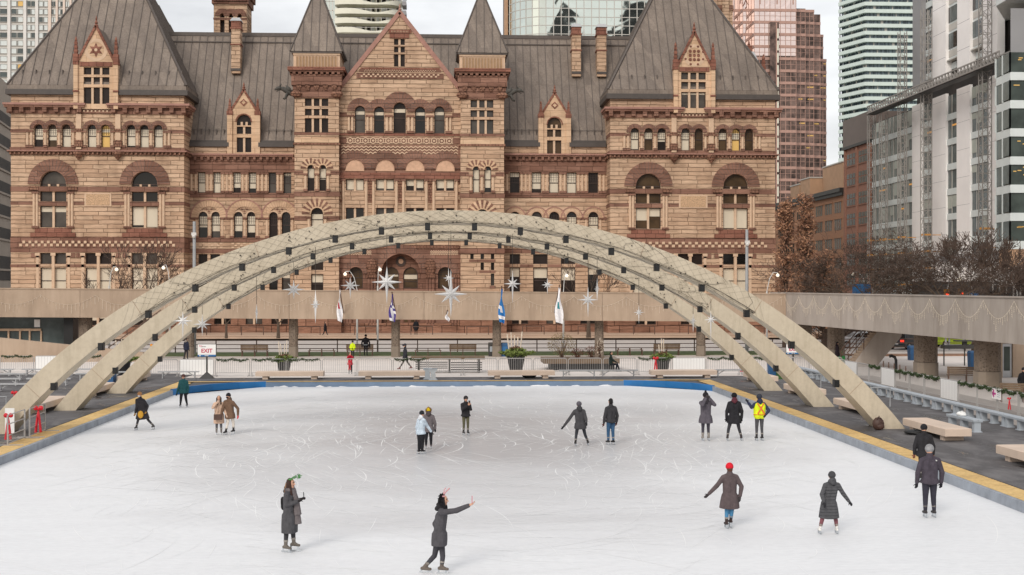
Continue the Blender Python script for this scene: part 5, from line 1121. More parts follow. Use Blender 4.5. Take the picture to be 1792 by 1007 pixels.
# ---------------------------------------------------------------- the three concrete arches
AX, HS, AZ = .3, 18.1, 8.95
ARAD = (HS ** 2 + (AZ - GZ) ** 2) / (2 * (AZ - GZ)); ACZ = AZ - ARAD; AM = math.asin(HS / ARAD)
def arch(Y, label, seed):
    T = thing('concrete_arch', label, 'arch', (AX, Y, GZ), group='concrete arches over the rink')
    b = MB(); n = 48; dp = 1.4; ring_ = []
    for i in range(n + 1):
        a = -AM + 2 * AM * i / n; k = abs(a) / AM; th = .5 + .28 * k
        ca, sa = cos(a), sin(a); o = (AX + ARAD * sa, ACZ + ARAD * ca); q = (AX + (ARAD - th) * sa, ACZ + (ARAD - th) * ca); ring_.append((o, q))
    for p, q in zip(ring_, ring_[1:]):
        k = len(b.v); b.v += [(p[0][0], Y, p[0][1]), (q[0][0], Y, q[0][1]), (q[1][0], Y, q[1][1]), (p[1][0], Y, p[1][1]), (p[0][0], Y + dp, p[0][1]), (q[0][0], Y + dp, q[0][1]), (q[1][0], Y + dp, q[1][1]), (p[1][0], Y + dp, p[1][1])]
        for f in ((0, 3, 2, 1), (4, 5, 6, 7), (0, 1, 5, 4), (3, 7, 6, 2)): b.f.append(tuple(k + i for i in f)); b.m.append(0)
    for (o, q), s in ((ring_[0], 1), (ring_[-1], -1)):   # splayed feet sunk in the deck
        dx_ = .62 * s * -1; b.hexa([(o[0] + dx_, Y, -.3), (q[0] + dx_ * 1.05, Y, -.3), (q[0] + dx_ * 1.05, Y + dp, -.3), (o[0] + dx_, Y + dp, -.3)], [(o[0], Y, o[1]), (q[0], Y, q[1]), (q[0], Y + dp, q[1]), (o[0], Y + dp, o[1])])
    for i in range(n + 1):
        if i % 6 == 3: o, q = ring_[i]; b.bar((o[0], Y - .002, o[1] - .01), (q[0], Y - .002, q[1] + .01), .02, .01, 1, (0, 1, 0))
    b.build('arch_rib', [M['concrete_arch'], M['concrete_streak']], T, fix=True)
    for s in (-1, 1):
        for k in range(10):
            x = AX + s * (.92 + 1.8 * k); 
            if abs(x - AX) > HS - 1.5: continue
            zz = ACZ + math.sqrt((ARAD - .52 - .25 * abs(x - AX) / HS) ** 2 - (x - AX) ** 2)
            q = MB(); q.box(x - .1, x + .1, Y - .02, Y + .28, zz - .24, zz + .05); q.box(x - .08, x + .08, Y - .05, Y - .02, zz - .21, zz - .01); q.bar((x, Y + .15, zz), (x, Y + .15, zz + .3), .05); q.build('floodlight', M['box_black'], T)
    # wire net and light strings wrapped round the middle of the rib
    r_ = random.Random(seed); q = MB(); A0 = AM * .63
    def on(a, v, out=.02):   # v 0 = top edge, 1 = bottom of front face, 2 = back of soffit
        k = abs(a) / AM; th = .5 + .28 * k
        if v <= 1: rad = ARAD - th * v; return (AX + rad * sin(a), Y - out, ACZ + rad * cos(a))
        rad = ARAD - th - out; return (AX + rad * sin(a), Y + dp * (v - 1), ACZ + rad * cos(a))
    N_ = 66
    for i in range(N_):
        for s in (-1, 1):
            a0 = -A0 + 2 * A0 * i / N_; da = s * 2 * A0 / N_ * 2.2; q.tube([on(a0 + da * v + r_.uniform(-.002, .002), v) for v in (0, .35, .7, 1.0)], .0024, 3, 0, False)
            if i % 2 == 0: q.tube([on(a0 + da * v, v, .015) for v in (1.0, 1.4, 1.9)], .0024, 3, 0, False)
    for j in range(6):
        a = -A0; pts = []; v = r_.uniform(.85, 1.1)
        while a < A0: pts.append(on(a, min(1.02, max(.8, v)), .03 + r_.uniform(0, .06))); a += .022; v += r_.uniform(-.08, .08); v = min(1.05, max(.82, v))
        q.tube(pts, r_.uniform(.004, .009), 3, 0, False)
    for j in range(16):
        a = r_.uniform(-A0, A0); v = 0; pts = []
        while v < 1: pts.append(on(a, v, .035)); v += .2; a += r_.uniform(-.02, .02)
        q.tube(pts, .006, 3, 0, False)
    q.build('wire_net', M['wire'], T)
    q = MB()
    for j in range(80):
        a = r_.uniform(-A0, A0); p = on(a, min(1, r_.triangular(.1, 1.05, 1)), .04); d = r_.uniform(.012, .03); q.box(p[0] - d, p[0] + d, p[1] - .02, p[1], p[2] - d, p[2] + d)
    q.build('light_string', M['wire'], T, kind='stuff')
    return T
arch(51.5, 'nearest of the three buff concrete arches spanning the rink', 1); arch(61, 'middle one of the three buff concrete arches over the rink', 2); arch(70.5, 'farthest of the three buff concrete arches over the rink', 3)
# ---------------------------------------------------------------- hanging stars
def star(px, py, hw, top, bot, Y, turn, label):
    sc = Y / 2300; cx, cy, cz = PT(px, py, Y); w = hw * sc; zt, zb = (py - top) * sc, (bot - py) * sc
    zw = ACZ + ARAD - .7
    T = thing('star_decoration', label, 'star', (cx, cy, cz), R(turn), 'white eight pointed stars hung from the arches', local=True)
    b = MB(); d = w * .24; tips = [(0, zt), (w * .52, w * .52), (w, 0), (w * .55, -w * .5), (0, -zb), (-w * .55, -w * .5), (-w, 0), (-w * .52, w * .52)]
    for k in range(8):
        p = Vector((tips[k][0], 0, tips[k][1])); a = math.atan2(tips[k][1], tips[k][0]); 
        v1 = Vector((cos(a + PI / 8) * w * .27, 0, sin(a + PI / 8) * w * .27)); v2 = Vector((cos(a - PI / 8) * w * .27, 0, sin(a - PI / 8) * w * .27)); f, g = Vector((0, -d, 0)), Vector((0, d, 0))
        for c1, c2 in ((f, v1), (v2, f), (v1, g), (g, v2)): b.poly([p, c1, c2])
    b.build('star_body', M['star_silver'], T, fix=True)
    b = MB(); h = 1.6 + (ACZ + ARAD - cz) * .5; b.tube([(0, 0, zt - .02), (0, 0, min(h, ACZ + math.sqrt(max(1, ARAD ** 2 - (cx - AX) ** 2)) - .55 - cz))], .012, 4); b.build('wire_cord', M['wire'], T)
for a in ((789, 515, 30, 471, 556, 57, 0, 'largest white star hanging at the centre of the rink arches'), (677, 494, 27, 466, 533, 57, 0, 'big white star hanging left of centre above the purple flag'),
          (613, 500, 17, 484, 523, 64, 0, 'medium white star hanging beside the left white flag'), (552, 533, 13, 507, 567, 57, 55, 'narrow turned star hanging right of the leftmost walkway joint'),
          (514, 507, 20, 490, 524, 64, 20, 'white star hanging close under the netted arches on the left'), (785, 487, 11, 468, 503, 66.5, 25, 'small star partly hidden behind the largest star'),
          (897, 497, 16, 473, 532, 57, 0, 'long white star hanging beside the blue flag'), (958, 499, 11, 486, 516, 66.5, 0, 'small white star hanging left of the rightmost white flag'),
          (1029, 525, 18, 501, 556, 57, 0, 'white star with long tail hanging right of the rightmost flag'), (1045, 506, 9, 486, 528, 64, 45, 'grey turned star hanging by the bare branches'),
          (1118, 547, 10, 533, 567, 64, 10, 'small star hanging over the right half of the walkway front'), (1213, 562, 9, 549, 583, 64, 30, 'small star hanging in front of the right arch legs'),
          (1244, 560, 12, 543, 602, 57, 0, 'long tailed star hanging between the right arch legs'), (320, 562, 17, 545, 594, 57, 0, 'left one of the two stars hanging among the left arch legs'),
          (354, 568, 16, 550, 589, 64, 0, 'right one of the two stars hanging among the left arch legs'), (449, 547, 8, 532, 567, 64, 78, 'tiny edge-on star hanging before the walkway front')): star(*a)
# ---------------------------------------------------------------- elevated walkway
def tl(X): return -.0075 * X
WKY = 104.0
T = thing('elevated_walkway', 'long concrete elevated walkway crossing behind the rink on slim columns', 'walkway', (0, WKY, GZ))
xl, xr = -75, 27.4; b = MB(); 
def gird(x0, x1):
    b.hexa([(x0, WKY, 3.29 + tl(x0)), (x1, WKY, 3.29 + tl(x1)), (x1, WKY + 4.2, 3.29 + tl(x1)), (x0, WKY + 4.2, 3.29 + tl(x0))], [(x0, WKY, 5.48 + tl(x0)), (x1, WKY, 5.48 + tl(x1)), (x1, WKY + 4.2, 5.48 + tl(x1)), (x0, WKY + 4.2, 5.48 + tl(x0))])
xs = [xl, -56, -40, XA(140, WKY), XA(506, WKY), XA(742, WKY), XA(1054, WKY), xr]
for a, c in zip(xs, xs[1:]): gird(a + .012, c - .012)
b.hexa([(xl, WKY - .06, 5.48 + tl(xl)), (xr, WKY - .06, 5.48 + tl(xr)), (xr, WKY + .4, 5.48 + tl(xr)), (xl, WKY + .4, 5.48 + tl(xl))], [(xl, WKY - .06, 5.56 + tl(xl)), (xr, WKY - .06, 5.56 + tl(xr)), (xr, WKY + .4, 5.56 + tl(xr)), (xl, WKY + .4, 5.56 + tl(xl))])
b.build('girder', M['concrete_streak'], T)
plain('column_base', '85796c', .9, .1, 1.5)
def column(par, x, y, w, zt, m='column_conc'):
    q = MB(); h0 = w * .5
    for z0, z1, s in ((GZ - .05, 1.15, 1.06), (1.17, zt, 1.0)):
        o8 = [(x + h0 * s * i, y + h0 * s * j) for i, j in ((-1, -.55), (-.55, -1), (.55, -1), (1, -.55), (1, .55), (.55, 1), (-.55, 1), (-1, .55))]
        q.prism(o8, z0, z1, 'z', 0 if z0 > 1 else 1)
    return q.build('column', [M[m], M['column_base']], par, fix=True)
for p in (-205, -30, 146, 329, 512, 692, 870, 1050, 1229): x = XA(p, WKY + 1); column(T, x, WKY + 1.6, .95 if p == 146 else .68, 3.35 + tl(x))
def icicles(name, label, P0, P1, n, drop, r):
    """swagged cable of warm bulbs with hanging strands on a girder face"""
    q = MB(); P0, P1 = Vector(P0), Vector(P1); sr_ = random.Random(int(P0.x * 10))
    for k in range(n):
        A = P0 + (P1 - P0) * (k / n); Bq = P0 + (P1 - P0) * ((k + 1) / n); pts = []
        for i in range(15):
            u = i / 14; p = A + (Bq - A) * u; p.z -= 4 * u * (1 - u) * drop; pts.append(p)
        q.tube(pts, r, 3, 0, False)
        for i in range(15):
            p = pts[i]; L_ = sr_.uniform(.15, .75); q.tube([p, p - Vector((sr_.uniform(-.04, .04), 0, L_))], r * .55, 3, 0, False)
            for m in range(int(L_ / .1)): z_ = p.z - m * .1 - .05; q.box(p.x - r * 1.2, p.x + r * 1.2, p.y - r, p.y + r, z_ - r * 1.3, z_ + r * 1.3)
    return tag(q.build(name, M['string_light']), label, 'string lights')
icicles('icicle_lights', 'faint swagged icicle lights along the back walkway front', (XA(-120, WKY), WKY - .08, 5.3), (27.0, WKY - .08, 5.05), 16, .75, .009)
# the walkway's return run, coming forward on the right
XF = lambda Y: 27.4 + (104 - Y) * .0545
T = thing('elevated_walkway', 'streaked concrete elevated walkway running along the right side of the square', 'walkway', (30, 80, GZ))
b = MB(); js = [108.2, 96, 84, 73, 62, 50, 38]
for ya, yb2 in zip(js, js[1:]):
    P4 = [(XF(yb2 + .012), yb2 + .012), (XF(yb2 + .012) + 5, yb2 + .012), (XF(ya - .012) + 5, ya - .012), (XF(ya - .012), ya - .012)]; b.prism(P4, 2.98, 5.36, 'z')
P4 = [(XF(38) - .06, 38), (XF(38) + .5, 38), (XF(108) + .5, 108), (XF(108) - .06, 108)]; b.prism(P4, 5.36, 5.44, 'z'); b.build('girder', M['concrete_grey'] if 'concrete_grey' in M else M['concrete_streak'], T, fix=True)
for p, Y in ((1407, 108.5), (1463, 98.5), (1620, 81.7), (1728, 72.8), (1880, 63)): column(T, XA(p, Y), Y, 1.28 if Y < 90 else 1.15, 3.0)
q = MB(); x0, y0 = XA(1745, 80), 80; q.wall(rect(x0, x0 + 14, GZ - .02, 2.99), [rect(x0 + .35, x0 + 1.0, GZ, 2.4)], y0, .3); q.box(x0 + .02, x0 + 14, y0 + .31, y0 + 2, GZ, 2.98, 0); q.build('stair_wall', [M['concrete_streak']], T)
q = MB(); q.box(x0 + .37, x0 + .98, y0 + .1, y0 + .2, GZ, 2.38, 0); q.box(x0 + .47, x0 + .85, y0 + .08, y0 + .1, .7, 2.2, 1); q.build('door', [M['steel'], M['glass_green']], T)
# concrete stair up to the walkway
q = MB(); Y0, Y1 = 91.0, 93.0; xs0 = XA(1496, 91); n = 15; rise = (2.98 - GZ) / n; run_ = (XA(1548, 91) - xs0) / n
for k in range(n): q.box(xs0 + k * run_, xs0 + (k + 1) * run_ + .03, Y0 + .12, Y1, max(GZ - .02, GZ + (k - 2) * rise), GZ + (k + 1) * rise)
q.prism([(xs0 - .25, GZ - .02), (xs0 + 1.5, GZ - .02), (xs0 + n * run_ + 1.2, 2.98 - .55), (xs0 + n * run_ + 1.2, 2.98 + .1), (xs0 + n * run_ - .25, 2.98 + .12)], Y0 - .06, Y0 + .12, 'y', 1); q.build('staircase', [M['concrete_streak'], M['concrete_grey']], T)
for y_ in (Y0 + .2, Y1 - .1):
    q = MB(); q.bar((xs0 - .5, y_, GZ + .95), (xs0 + n * run_ - .6, y_, 3.6), .06, .06)
    q.bar((xs0 - .5, y_, GZ + .55), (xs0 + n * run_ - .6, y_, 3.2), .05, .05)
    for k in range(4): xx = xs0 - .4 + k * 1.1; q.bar((xx, y_, GZ + k * .85 * .9), (xx, y_, GZ + .95 + k * .97), .05)
    q.build('handrail', M['rust_steel'], T)
icicles('icicle_lights', 'bright swagged icicle lights along the right walkway front', (XF(104) - .09, 104, 5.2), (XF(56) - .09, 56, 5.2), 14, .95, .0095)
# ramp wall and glazed lobby under the walkway, far left
Y = 100; b = MB(); b.hexa([(XA(-150, Y), Y, GZ), (XA(250, Y), Y, GZ), (XA(250, Y), Y + .5, GZ), (XA(-150, Y), Y + .5, GZ)], [(XA(-150, Y), Y, 2.75), (XA(250, Y), Y, .98), (XA(250, Y), Y + .5, .98), (XA(-150, Y), Y + .5, 2.75)])
tag(b.build('ramp_wall', M['concrete_streak']), 'low concrete ramp wall sloping down at the left behind the metal benches', 'wall')
T = thing('glass_lobby', 'dark glazed lobby tucked under the walkway at the far left', 'lobby', (XA(60, 106), 106, GZ)); Y = 106.2
b = MB(); b.box(XA(-140, Y), XA(122, Y), Y + .1, Y + .14, GZ, 3.5, 0); b.box(XA(-140, Y), XA(122, Y), Y + .5, Y + 1.5, GZ, 3.5, 1); b.build('glazing', [M['glass_slate'], M['dark_gap']], T)
b = MB(); b.box(XA(-140, Y), XA(72, Y), Y - .1, Y + .1, 2.4, 2.58, 0)
for p in (15, 35, 52, 72): b.box(XA(p, Y) - .06, XA(p, Y) + .06, Y - .05, Y + .1, GZ, 2.4, 0)
b.box(XA(60, Y), XA(70, Y), Y - .02, Y + .08, 2.7, 3.3, 1); b.build('door_frame', [M['coping'] if 0 else M['cream'], M['sign_white']], T)
b = MB(); b.box(XA(118, Y), XA(134, Y), Y - 1, Y + 1, GZ, 3.5); b.build('dark_pier', M['box_black'], T)
b = MB(); b.box(XA(116, Y), XA(123, Y), Y + .05, Y + .09, 1.62, 1.85, 0); b.box(XA(117, Y), XA(122, Y), Y + .05, Y + .09, 1.38, 1.55, 1); b.build('screen', [emit('screen_blue', '3aa0ff', .9), emit('screen_white', 'ffffff', .8)], T)
# ================================================================ furniture, signs, plants, vehicles
ORD = ['first', 'second', 'third', 'fourth', 'fifth', 'sixth', 'seventh', 'eighth', 'ninth', 'tenth', 'eleventh', 'twelfth', 'thirteenth', 'fourteenth', 'fifteenth', 'sixteenth', 'seventeenth', 'eighteenth', 'nineteenth', 'twentieth']
def text(s, size, name, m, parent, loc, rot=(PI / 2, 0, 0), ext=.004, align='CENTER', bold=.0):
    c = bpy.data.curves.new(name, 'FONT'); c.body = s; c.size = size; c.extrude = ext; c.align_x = align; c.align_y = 'CENTER'; c.offset = bold
    o = bpy.data.objects.new(name, c); COL.objects.link(o); dg = bpy.context.evaluated_depsgraph_get(); me = bpy.data.meshes.new_from_object(o.evaluated_get(dg)); bpy.data.objects.remove(o)
    me.materials.clear(); me.materials.append(m); o = bpy.data.objects.new(name, me); COL.objects.link(o); o.location = loc; o.rotation_euler = rot
    if parent: o.parent = parent
    return o
# ---- crowd barriers
def barrier_proto(kind):
    T = thing('crowd_barrier', 'x', 'barrier', (0, 0, 0), local=True); W_ = 2.12; b = MB(); r = .019
    fr = [(-W_ / 2, 0, .0), (-W_ / 2, 0, .98), (-W_ / 2 + .1, 0, 1.08), (W_ / 2 - .1, 0, 1.08), (W_ / 2, 0, .98), (W_ / 2, 0, .0)]; b.tube(fr, .028, 6); b.tube([(-W_ / 2, 0, .22), (W_ / 2, 0, .22)], r, 5)
    b.build('frame', M['galv_light'], T); b = MB(); b.box(-W_ / 2, W_ / 2, -.006, .006, 1.06, 1.07)
    for k in range(1, 18): x = -W_ / 2 + W_ * k / 18; b.tube([(x, 0, .22), (x, 0, 1.07)], .0135, 4, 0, False)
    b.build('railing', M['galv_light'], T)
    b = MB()
    for s in (-1, 1): b.bar((s * W_ / 2 - s * .08, -.28, .02), (s * W_ / 2 - s * .08, .28, .02), .05, .03); b.bar((s * W_ / 2 - s * .08, 0, .02), (s * W_ / 2 - s * .08, 0, .25), .03)
    b.box(-W_ / 2 + .08, W_ / 2 - .08, -.01, .01, .205, .212); b.build('foot', M['galv_light'], T)
    if kind == 'cover': b = MB(); b.box(-W_ / 2 + .04, W_ / 2 - .04, -.035, -.027, .12, 1.06); [b.box(-W_ / 2 + .04 + k * .19, -W_ / 2 + .05 + k * .19, -.039, -.034, .14, 1.05, 1) for k in range(1, 11)]; b.build('cover_sheet', [M['white_sheet'], M['galv_light']], T)
    return T
BP = {'plain': barrier_proto('plain'), 'cover': barrier_proto('cover')}; used = set()
def barrier(kind, x, y, rz, label):
    o = BP[kind]
    if kind in used: o = copy_tree(o)
    used.add(kind); o.location = (x, y, GZ); o.rotation_euler = (0, 0, rz); o['label'] = label; o['group'] = 'steel crowd barriers round the rink'; return o
gl = random.Random(21)
def garland(P0, P1, sag, label, dense=90):
    b = MB(); P0, P1 = Vector(P0), Vector(P1); d = (P1 - P0).normalized(); sd = d.cross(Vector((0, 0, 1)))
    ph = gl.uniform(0, 6)
    for k in range(dense):
        u = k / dense; p = P0 + (P1 - P0) * u; p.z -= sag * abs(sin(PI * u * 2 + ph * .05)) * gl.uniform(.6, 1.2)
        for j in range(3):
            q = p + Vector((gl.uniform(-.06, .06), gl.uniform(-.07, .07), gl.uniform(-.07, .07))); e = Vector((gl.uniform(-1, 1), gl.uniform(-1, 1), gl.uniform(-1, 1))).normalized() * gl.uniform(.05, .1); f = e.cross(Vector((gl.uniform(-1, 1), gl.uniform(-1, 1), 1))).normalized() * .022
            b.poly([q - e, q + f, q + e, q - f], 0)
    b.tube([P0 + (P1 - P0) * (k / 8) - Vector((0, 0, sag * abs(sin(PI * k / 4)) * .8)) for k in range(9)], .02, 4)
    return tag(b.build('garland', M['garland']), label, 'garland', 'evergreen garlands tied along the barriers')
FY = 83.6; pit = 2.23; x0 = XA(250, FY)
for k in range(20):
    x = x0 + pit * (k + .5); kind = 'cover' if k in (1, 15) else 'plain'
    lab = 'white sheeted crowd barrier right behind the left EXIT sign' if k == 1 else 'white sheeted crowd barrier near the right arch feet' if k == 15 else f'bare steel crowd barrier in the far row, {ORD[k]} panel counted from the left arch'
    barrier(kind, x, FY, rnd.uniform(-.015, .015), lab)
    if k in (2, 3, 4, 7, 14, 16, 17): garland((x - 1.0, FY - .05, GZ + 1.1), (x + 1.0, FY - .05, GZ + 1.08), .12, f'evergreen garland on the {ORD[k]} barrier of the far row')
for k in range(4):
    x = XA(30, 88) + (k - 1) * pit; barrier('cover' if k == 2 else 'plain', x, 88, 0, ['steel barrier at far left edge before the ramp wall', 'steel garlanded barrier before the ramp wall', 'white sheeted barrier before the ramp wall at left', 'steel barrier between the left arch legs before the ramp wall'][k])
    if k in (1, 3): garland((x - 1, 87.95, GZ + 1.12), (x + 1, 87.95, GZ + 1.1), .1, 'evergreen garland before the ramp wall at far left' if k == 1 else 'evergreen garland before the ramp wall between left arch legs')
FX = 24.9
for k in range(18):
    y = 82.5 - pit * (k + .5); kind = 'cover' if k in (1, 4, 8) else 'plain'
    barrier(kind, FX, y, -PI / 2 + rnd.uniform(-.02, .02), (f'bare steel crowd barrier along the right plaza, {ORD[k]} panel from the far corner' if kind == 'plain' else ['white sheeted barrier behind the nearest right arch leg', 'white sheeted barrier right of the stair foot', 'white sheeted barrier before the brown slatted bench'][(1, 4, 8).index(k)]))
    if k in (3, 5, 6, 7, 9, 10, 11, 12): garland((FX - .05, y + 1, GZ + 1.1), (FX - .05, y - 1, GZ + 1.08), .12, f'evergreen garland on the {ORD[k]} barrier of the right row')
for k, (ya, yb2) in enumerate(((52.6, 50.3), (50.1, 47.8))):
    T = thing('rink_gate', ['open tube barrier with red bow at the near left rink edge', 'cut off tube barrier with red bow at the left picture edge'][k], 'barrier', (-15.6, (ya + yb2) / 2, GZ), PI / 2 + .04, local=True); b = MB()
    for z_ in (.06, .35, .75, 1.08): b.tube([(-1.1, 0, z_), (1.1, 0, z_)], .022, 6)
    for x_ in (-1.1, 1.1): b.tube([(x_, 0, 0), (x_, 0, 1.08)], .03, 6); b.bar((x_, -.55, .02), (x_, .45, .02), .04, .03)
    for i in range(1, 8): b.tube([(-1.1, 0, .1 + i * .035), (1.1, 0, .1 + i * .035)], .005, 3)
    b.build('tube_frame', M['galv_light'], T)
def bow(x, y, z, s, label):
    T = thing('ribbon_bow', label, 'bow', (x, y, z), local=True, group='red ribbon bows on the barriers'); b = MB()
    for d in (-1, 1):
        b.ball((d * .1 * s, 0, .03 * s), (.1 * s, .06 * s, .1 * s), 8); b.tube([(0, 0, 0), (d * .04 * s, -.02, -.35 * s), (d * .1 * s, -.03, -.95 * s)], [.02 * s, .045 * s, .055 * s], 5)
    b.ball((0, -.04 * s, 0), .06 * s, 8); b.build('ribbon', M['red_ribbon'], T)
bow(XA(85, 52.5), 51.2, GZ + 1.0, .95, 'large red ribbon bow on the near left tube barrier'); bow(XA(24, 49.5), 48.9, GZ + .95, .9, 'red ribbon bow cut near the left picture edge'); bow(XA(25, 60), 60, GZ + .9, .8, 'red bow with garland beside the nearest left arch leg')
bow(XA(1147, FY), FY - .1, GZ + 1.05, 1.0, 'red ribbon bow beside the right planter behind the rink'); bow(XA(1297, FY), FY - .1, GZ + .75, .6, 'small red ribbon just left of the far right arch leg'); bow(FX - .1, YX(1770) * FX / XS, GZ + .75, .5, 'red ribbon bow on the right barriers near the arrow sign'); bow(XA(612, FY), FY - .1, GZ + .9, .55, 'small red ribbon on far barrier by the garland')
b = MB(); b.box(-.5, .5, -.01, .01, -.4, .4); o = b.build('notice_sheet', M['white_sheet']); o.location = (XA(14, 51), 51.2, GZ + .55); o.scale = (.35, 1, 1.2); tag(o, 'white notice sheet tied on the near left tube barrier', 'notice')
# ---- benches
def conc_bench(x, y, rz, label, L_=4.1):
    T = thing('concrete_bench', label, 'bench', (x, y, GZ), rz, 'thick concrete slab benches round the rink', local=True); b = MB(); w = 1.0
    o8 = [(-L_ / 2, -w / 2), (L_ / 2, -w / 2), (L_ / 2, w / 2), (-L_ / 2, w / 2)]; ch = .03
    b.hexa([(p[0], p[1], .2) for p in o8], [(p[0], p[1], .46) for p in o8]); b.hexa([(p[0], p[1], .46) for p in o8], [(p[0] - math.copysign(ch, p[0]), p[1] - math.copysign(ch, p[1]), .48) for p in o8]); b.build('slab', M['bench_conc'], T, fix=True)
    for s in (-1, 1): b = MB(); b.box(s * L_ * .36 - .17, s * L_ * .36 + .17, -w * .38, w * .38, 0, .205); b.build('plinth', M['bench_conc'], T)
for px, lab in ((508, 'concrete slab bench behind the rink, nearest the EXIT sign'), (687, 'concrete slab bench behind the rink, beside grey bench supports'), (912, 'concrete slab bench behind the rink below the big planter'), (1195, 'concrete slab bench behind the rink at its right corner')): conc_bench(XA(px, 81), 81, 0, lab)
for y, lab in ((61.5, 'concrete bench beside the foot of the nearest left arch'), (70.3, 'concrete bench between the middle and far left arch feet'), (79, 'concrete bench behind the farthest left arch foot')): conc_bench(-18.3, y, PI / 2, lab)
for y, lab in ((77, 'concrete bench beside the farthest right arch foot'), (67.5, 'concrete bench beside the middle right arch foot'), (58.5, 'concrete bench half hidden behind the nearest right arch foot'), (49.2, 'large concrete bench at the right with grey bench behind'), (40.4, 'concrete bench cut by the right picture edge')): conc_bench(18.75, y, PI / 2 + .03, lab)
def metal_bench_proto(L_=2.5):
    T = thing('metal_bench', 'x', 'bench', (0, 0, 0), local=True); b = MB(); b.box(-L_ / 2, L_ / 2, -.17, .17, .42, .45); b.box(-L_ / 2, L_ / 2, -.17, -.15, .38, .42); b.build('seat', M['steel'], T)
    for s in (-1, 1):
        b = MB(); x = s * (L_ / 2 - .28); b.bar((x, -.13, .02), (x, -.13, .42), .05); b.bar((x, .13, .02), (x, .13, .42), .05); b.bar((x, -.2, .02), (x, .2, .02), .05); b.bar((x, 0, .15), (x - s * .45, 0, .41), .05); b.box(x - .02, x + .02, -.13, .13, .1, .15); b.build('leg', M['steel'], T)
    return T
MP = metal_bench_proto(); mu = []
def metal_bench(x, y, rz, label):
    o = MP if not mu else copy_tree(MP); mu.append(1); o.location = (x, y, GZ - .01); o.rotation_euler = (0, 0, rz); o['label'] = label; o['group'] = 'silver metal benches beside the rink'
for r, (y, xs_) in enumerate(((84.8, (-33.6, -31, -28.4, -25.4, -22.6)), (80.6, (-32, -29.4, -26.4, -23.6, -20.9)), (76.4, (-30.8, -28, -25.3, -22.5)), (72.3, (-28.5, -25.9, -22.9)), (62.8, (-22.6,)))):
    for k, x in enumerate(xs_): metal_bench(x, y, rnd.uniform(-.02, .02), f"silver bench left of the rink, {['farthest', 'second farthest', 'third farthest', 'second nearest', 'nearest'][r]} row, {ORD[k]} from the picture edge")
for px, lab in ((228, 'silver bench behind the farthest left arch leg'), (313, 'silver bench in front of the sheeted barrier at left'), (1013, 'left one of two silver benches before the raised bed'), (1082, 'right one of two silver benches before the raised bed'), (1283, 'silver bench before the far barriers at the right corner')): metal_bench(XA(px, 82), 82, 0, lab)
T = thing('plastic_bench', 'x', 'bench', (0, 0, 0), local=True); b = MB(); b.box(-1.25, 1.25, -.2, -.01, .44, .5); b.box(-1.25, 1.25, .01, .2, .44, .5); b.box(-1.24, 1.24, -.19, .19, .4, .439); b.build('seat', M['bench_grey'], T)
for x in (-1.1, 0, 1.1): b = MB(); b.box(x - .1, x + .1, -.13, .13, 0, .4); b.box(x - .16, x + .16, -.17, .17, 0, .04); b.build('leg', M['bench_grey'], T)
PB = T; first = True
for k in range(17):
    y = 86.5 - 2.55 * k; o = PB if first else copy_tree(PB); first = False; o.location = (22.8, y, GZ); o.rotation_euler = (0, 0, PI / 2); o['label'] = f'grey plastic bench in the right hand row, {ORD[k]} from the far end'; o['group'] = 'grey plastic benches in a row'
o = copy_tree(PB); o.location = (20.7, 51.3, GZ); o.rotation_euler = (0, 0, PI / 2 + .04); o['label'] = 'lone grey plastic bench behind the large concrete bench'; o['group'] = 'grey plastic benches in a row'
for px, y, lab in ((748, 80.2, 'left one of two grey bench supports on the deck'), (758, 79.6, 'right one of two grey bench supports on the deck')):
    T = thing('bench_support', lab, 'bench support', (XA(px, y), y, GZ), local=True); b = MB(); b.prism([(-.28, 0), (.28, 0), (.16, .12), (.13, .5), (.24, .6), (.24, .7), (-.24, .7), (-.24, .6), (-.13, .5), (-.16, .12)], -.14, .14); b.box(-.26, .26, -.17, .17, .66, .69); b.build('support', M['bench_grey'], T)
plain('bench_wood', '6f5c49', .8, .2, 3); plain('pot_black', '1f1f21', .5, .15, 2)
def park_bench(x, y, rz, label, back=True):
    T = thing('park_bench', label, 'bench', (x, y, GZ), rz, 'timber benches along the plaza', local=True)
    b = MB()
    for k in range(4): b.box(-1.1, 1.1, -.22 + k * .115, -.12 + k * .115, .42, .46)
    b.build('seat', M['bench_wood'], T); b = MB()
    if back:
        for k in range(4): b.box(-1.1, 1.1, -.27 - k * .02, -.23 - k * .02, .52 + k * .11, .615 + k * .11)
        b.build('backrest', M['bench_wood'], T)
    else:
        for s in (-.95, 0, .95): b.box(s - .03, s + .03, -.2, .2, .46, .62)
        b.build('armrest', M['rust_steel'], T)
    for s in (-1.0, 0, 1.0): b = MB(); b.box(s - .03, s + .03, -.3, -.22, 0, .9 if back else .42); b.box(s - .03, s + .03, .14, .2, 0, .42); b.box(s - .03, s + .03, -.22, .14, .38, .42); b.build('leg', M['rust_steel'], T)
for px, bk, lab in ((446, 1, 'timber bench with back on the plaza right of the EXIT sign'), (563, 0, 'backless plaza bench left of the yellow jacketed guard'), (630, 1, 'timber bench with back behind the two security guards'), (749, 0, 'backless plaza bench behind the walking man'), (810, 1, 'timber bench with back left of the litter bins'), (1102, 0, 'backless plaza bench right of the seated person'), (1166, 1, 'timber bench with back near the right planter')): park_bench(XA(px, 107), 107, 0, lab, bk)
park_bench(XA(1691, 76), 76, -.3, 'brown slatted bench by the right walkway columns'); park_bench(XA(1790, 63), 63, -.3, 'brown slatted bench cut by the right picture edge')
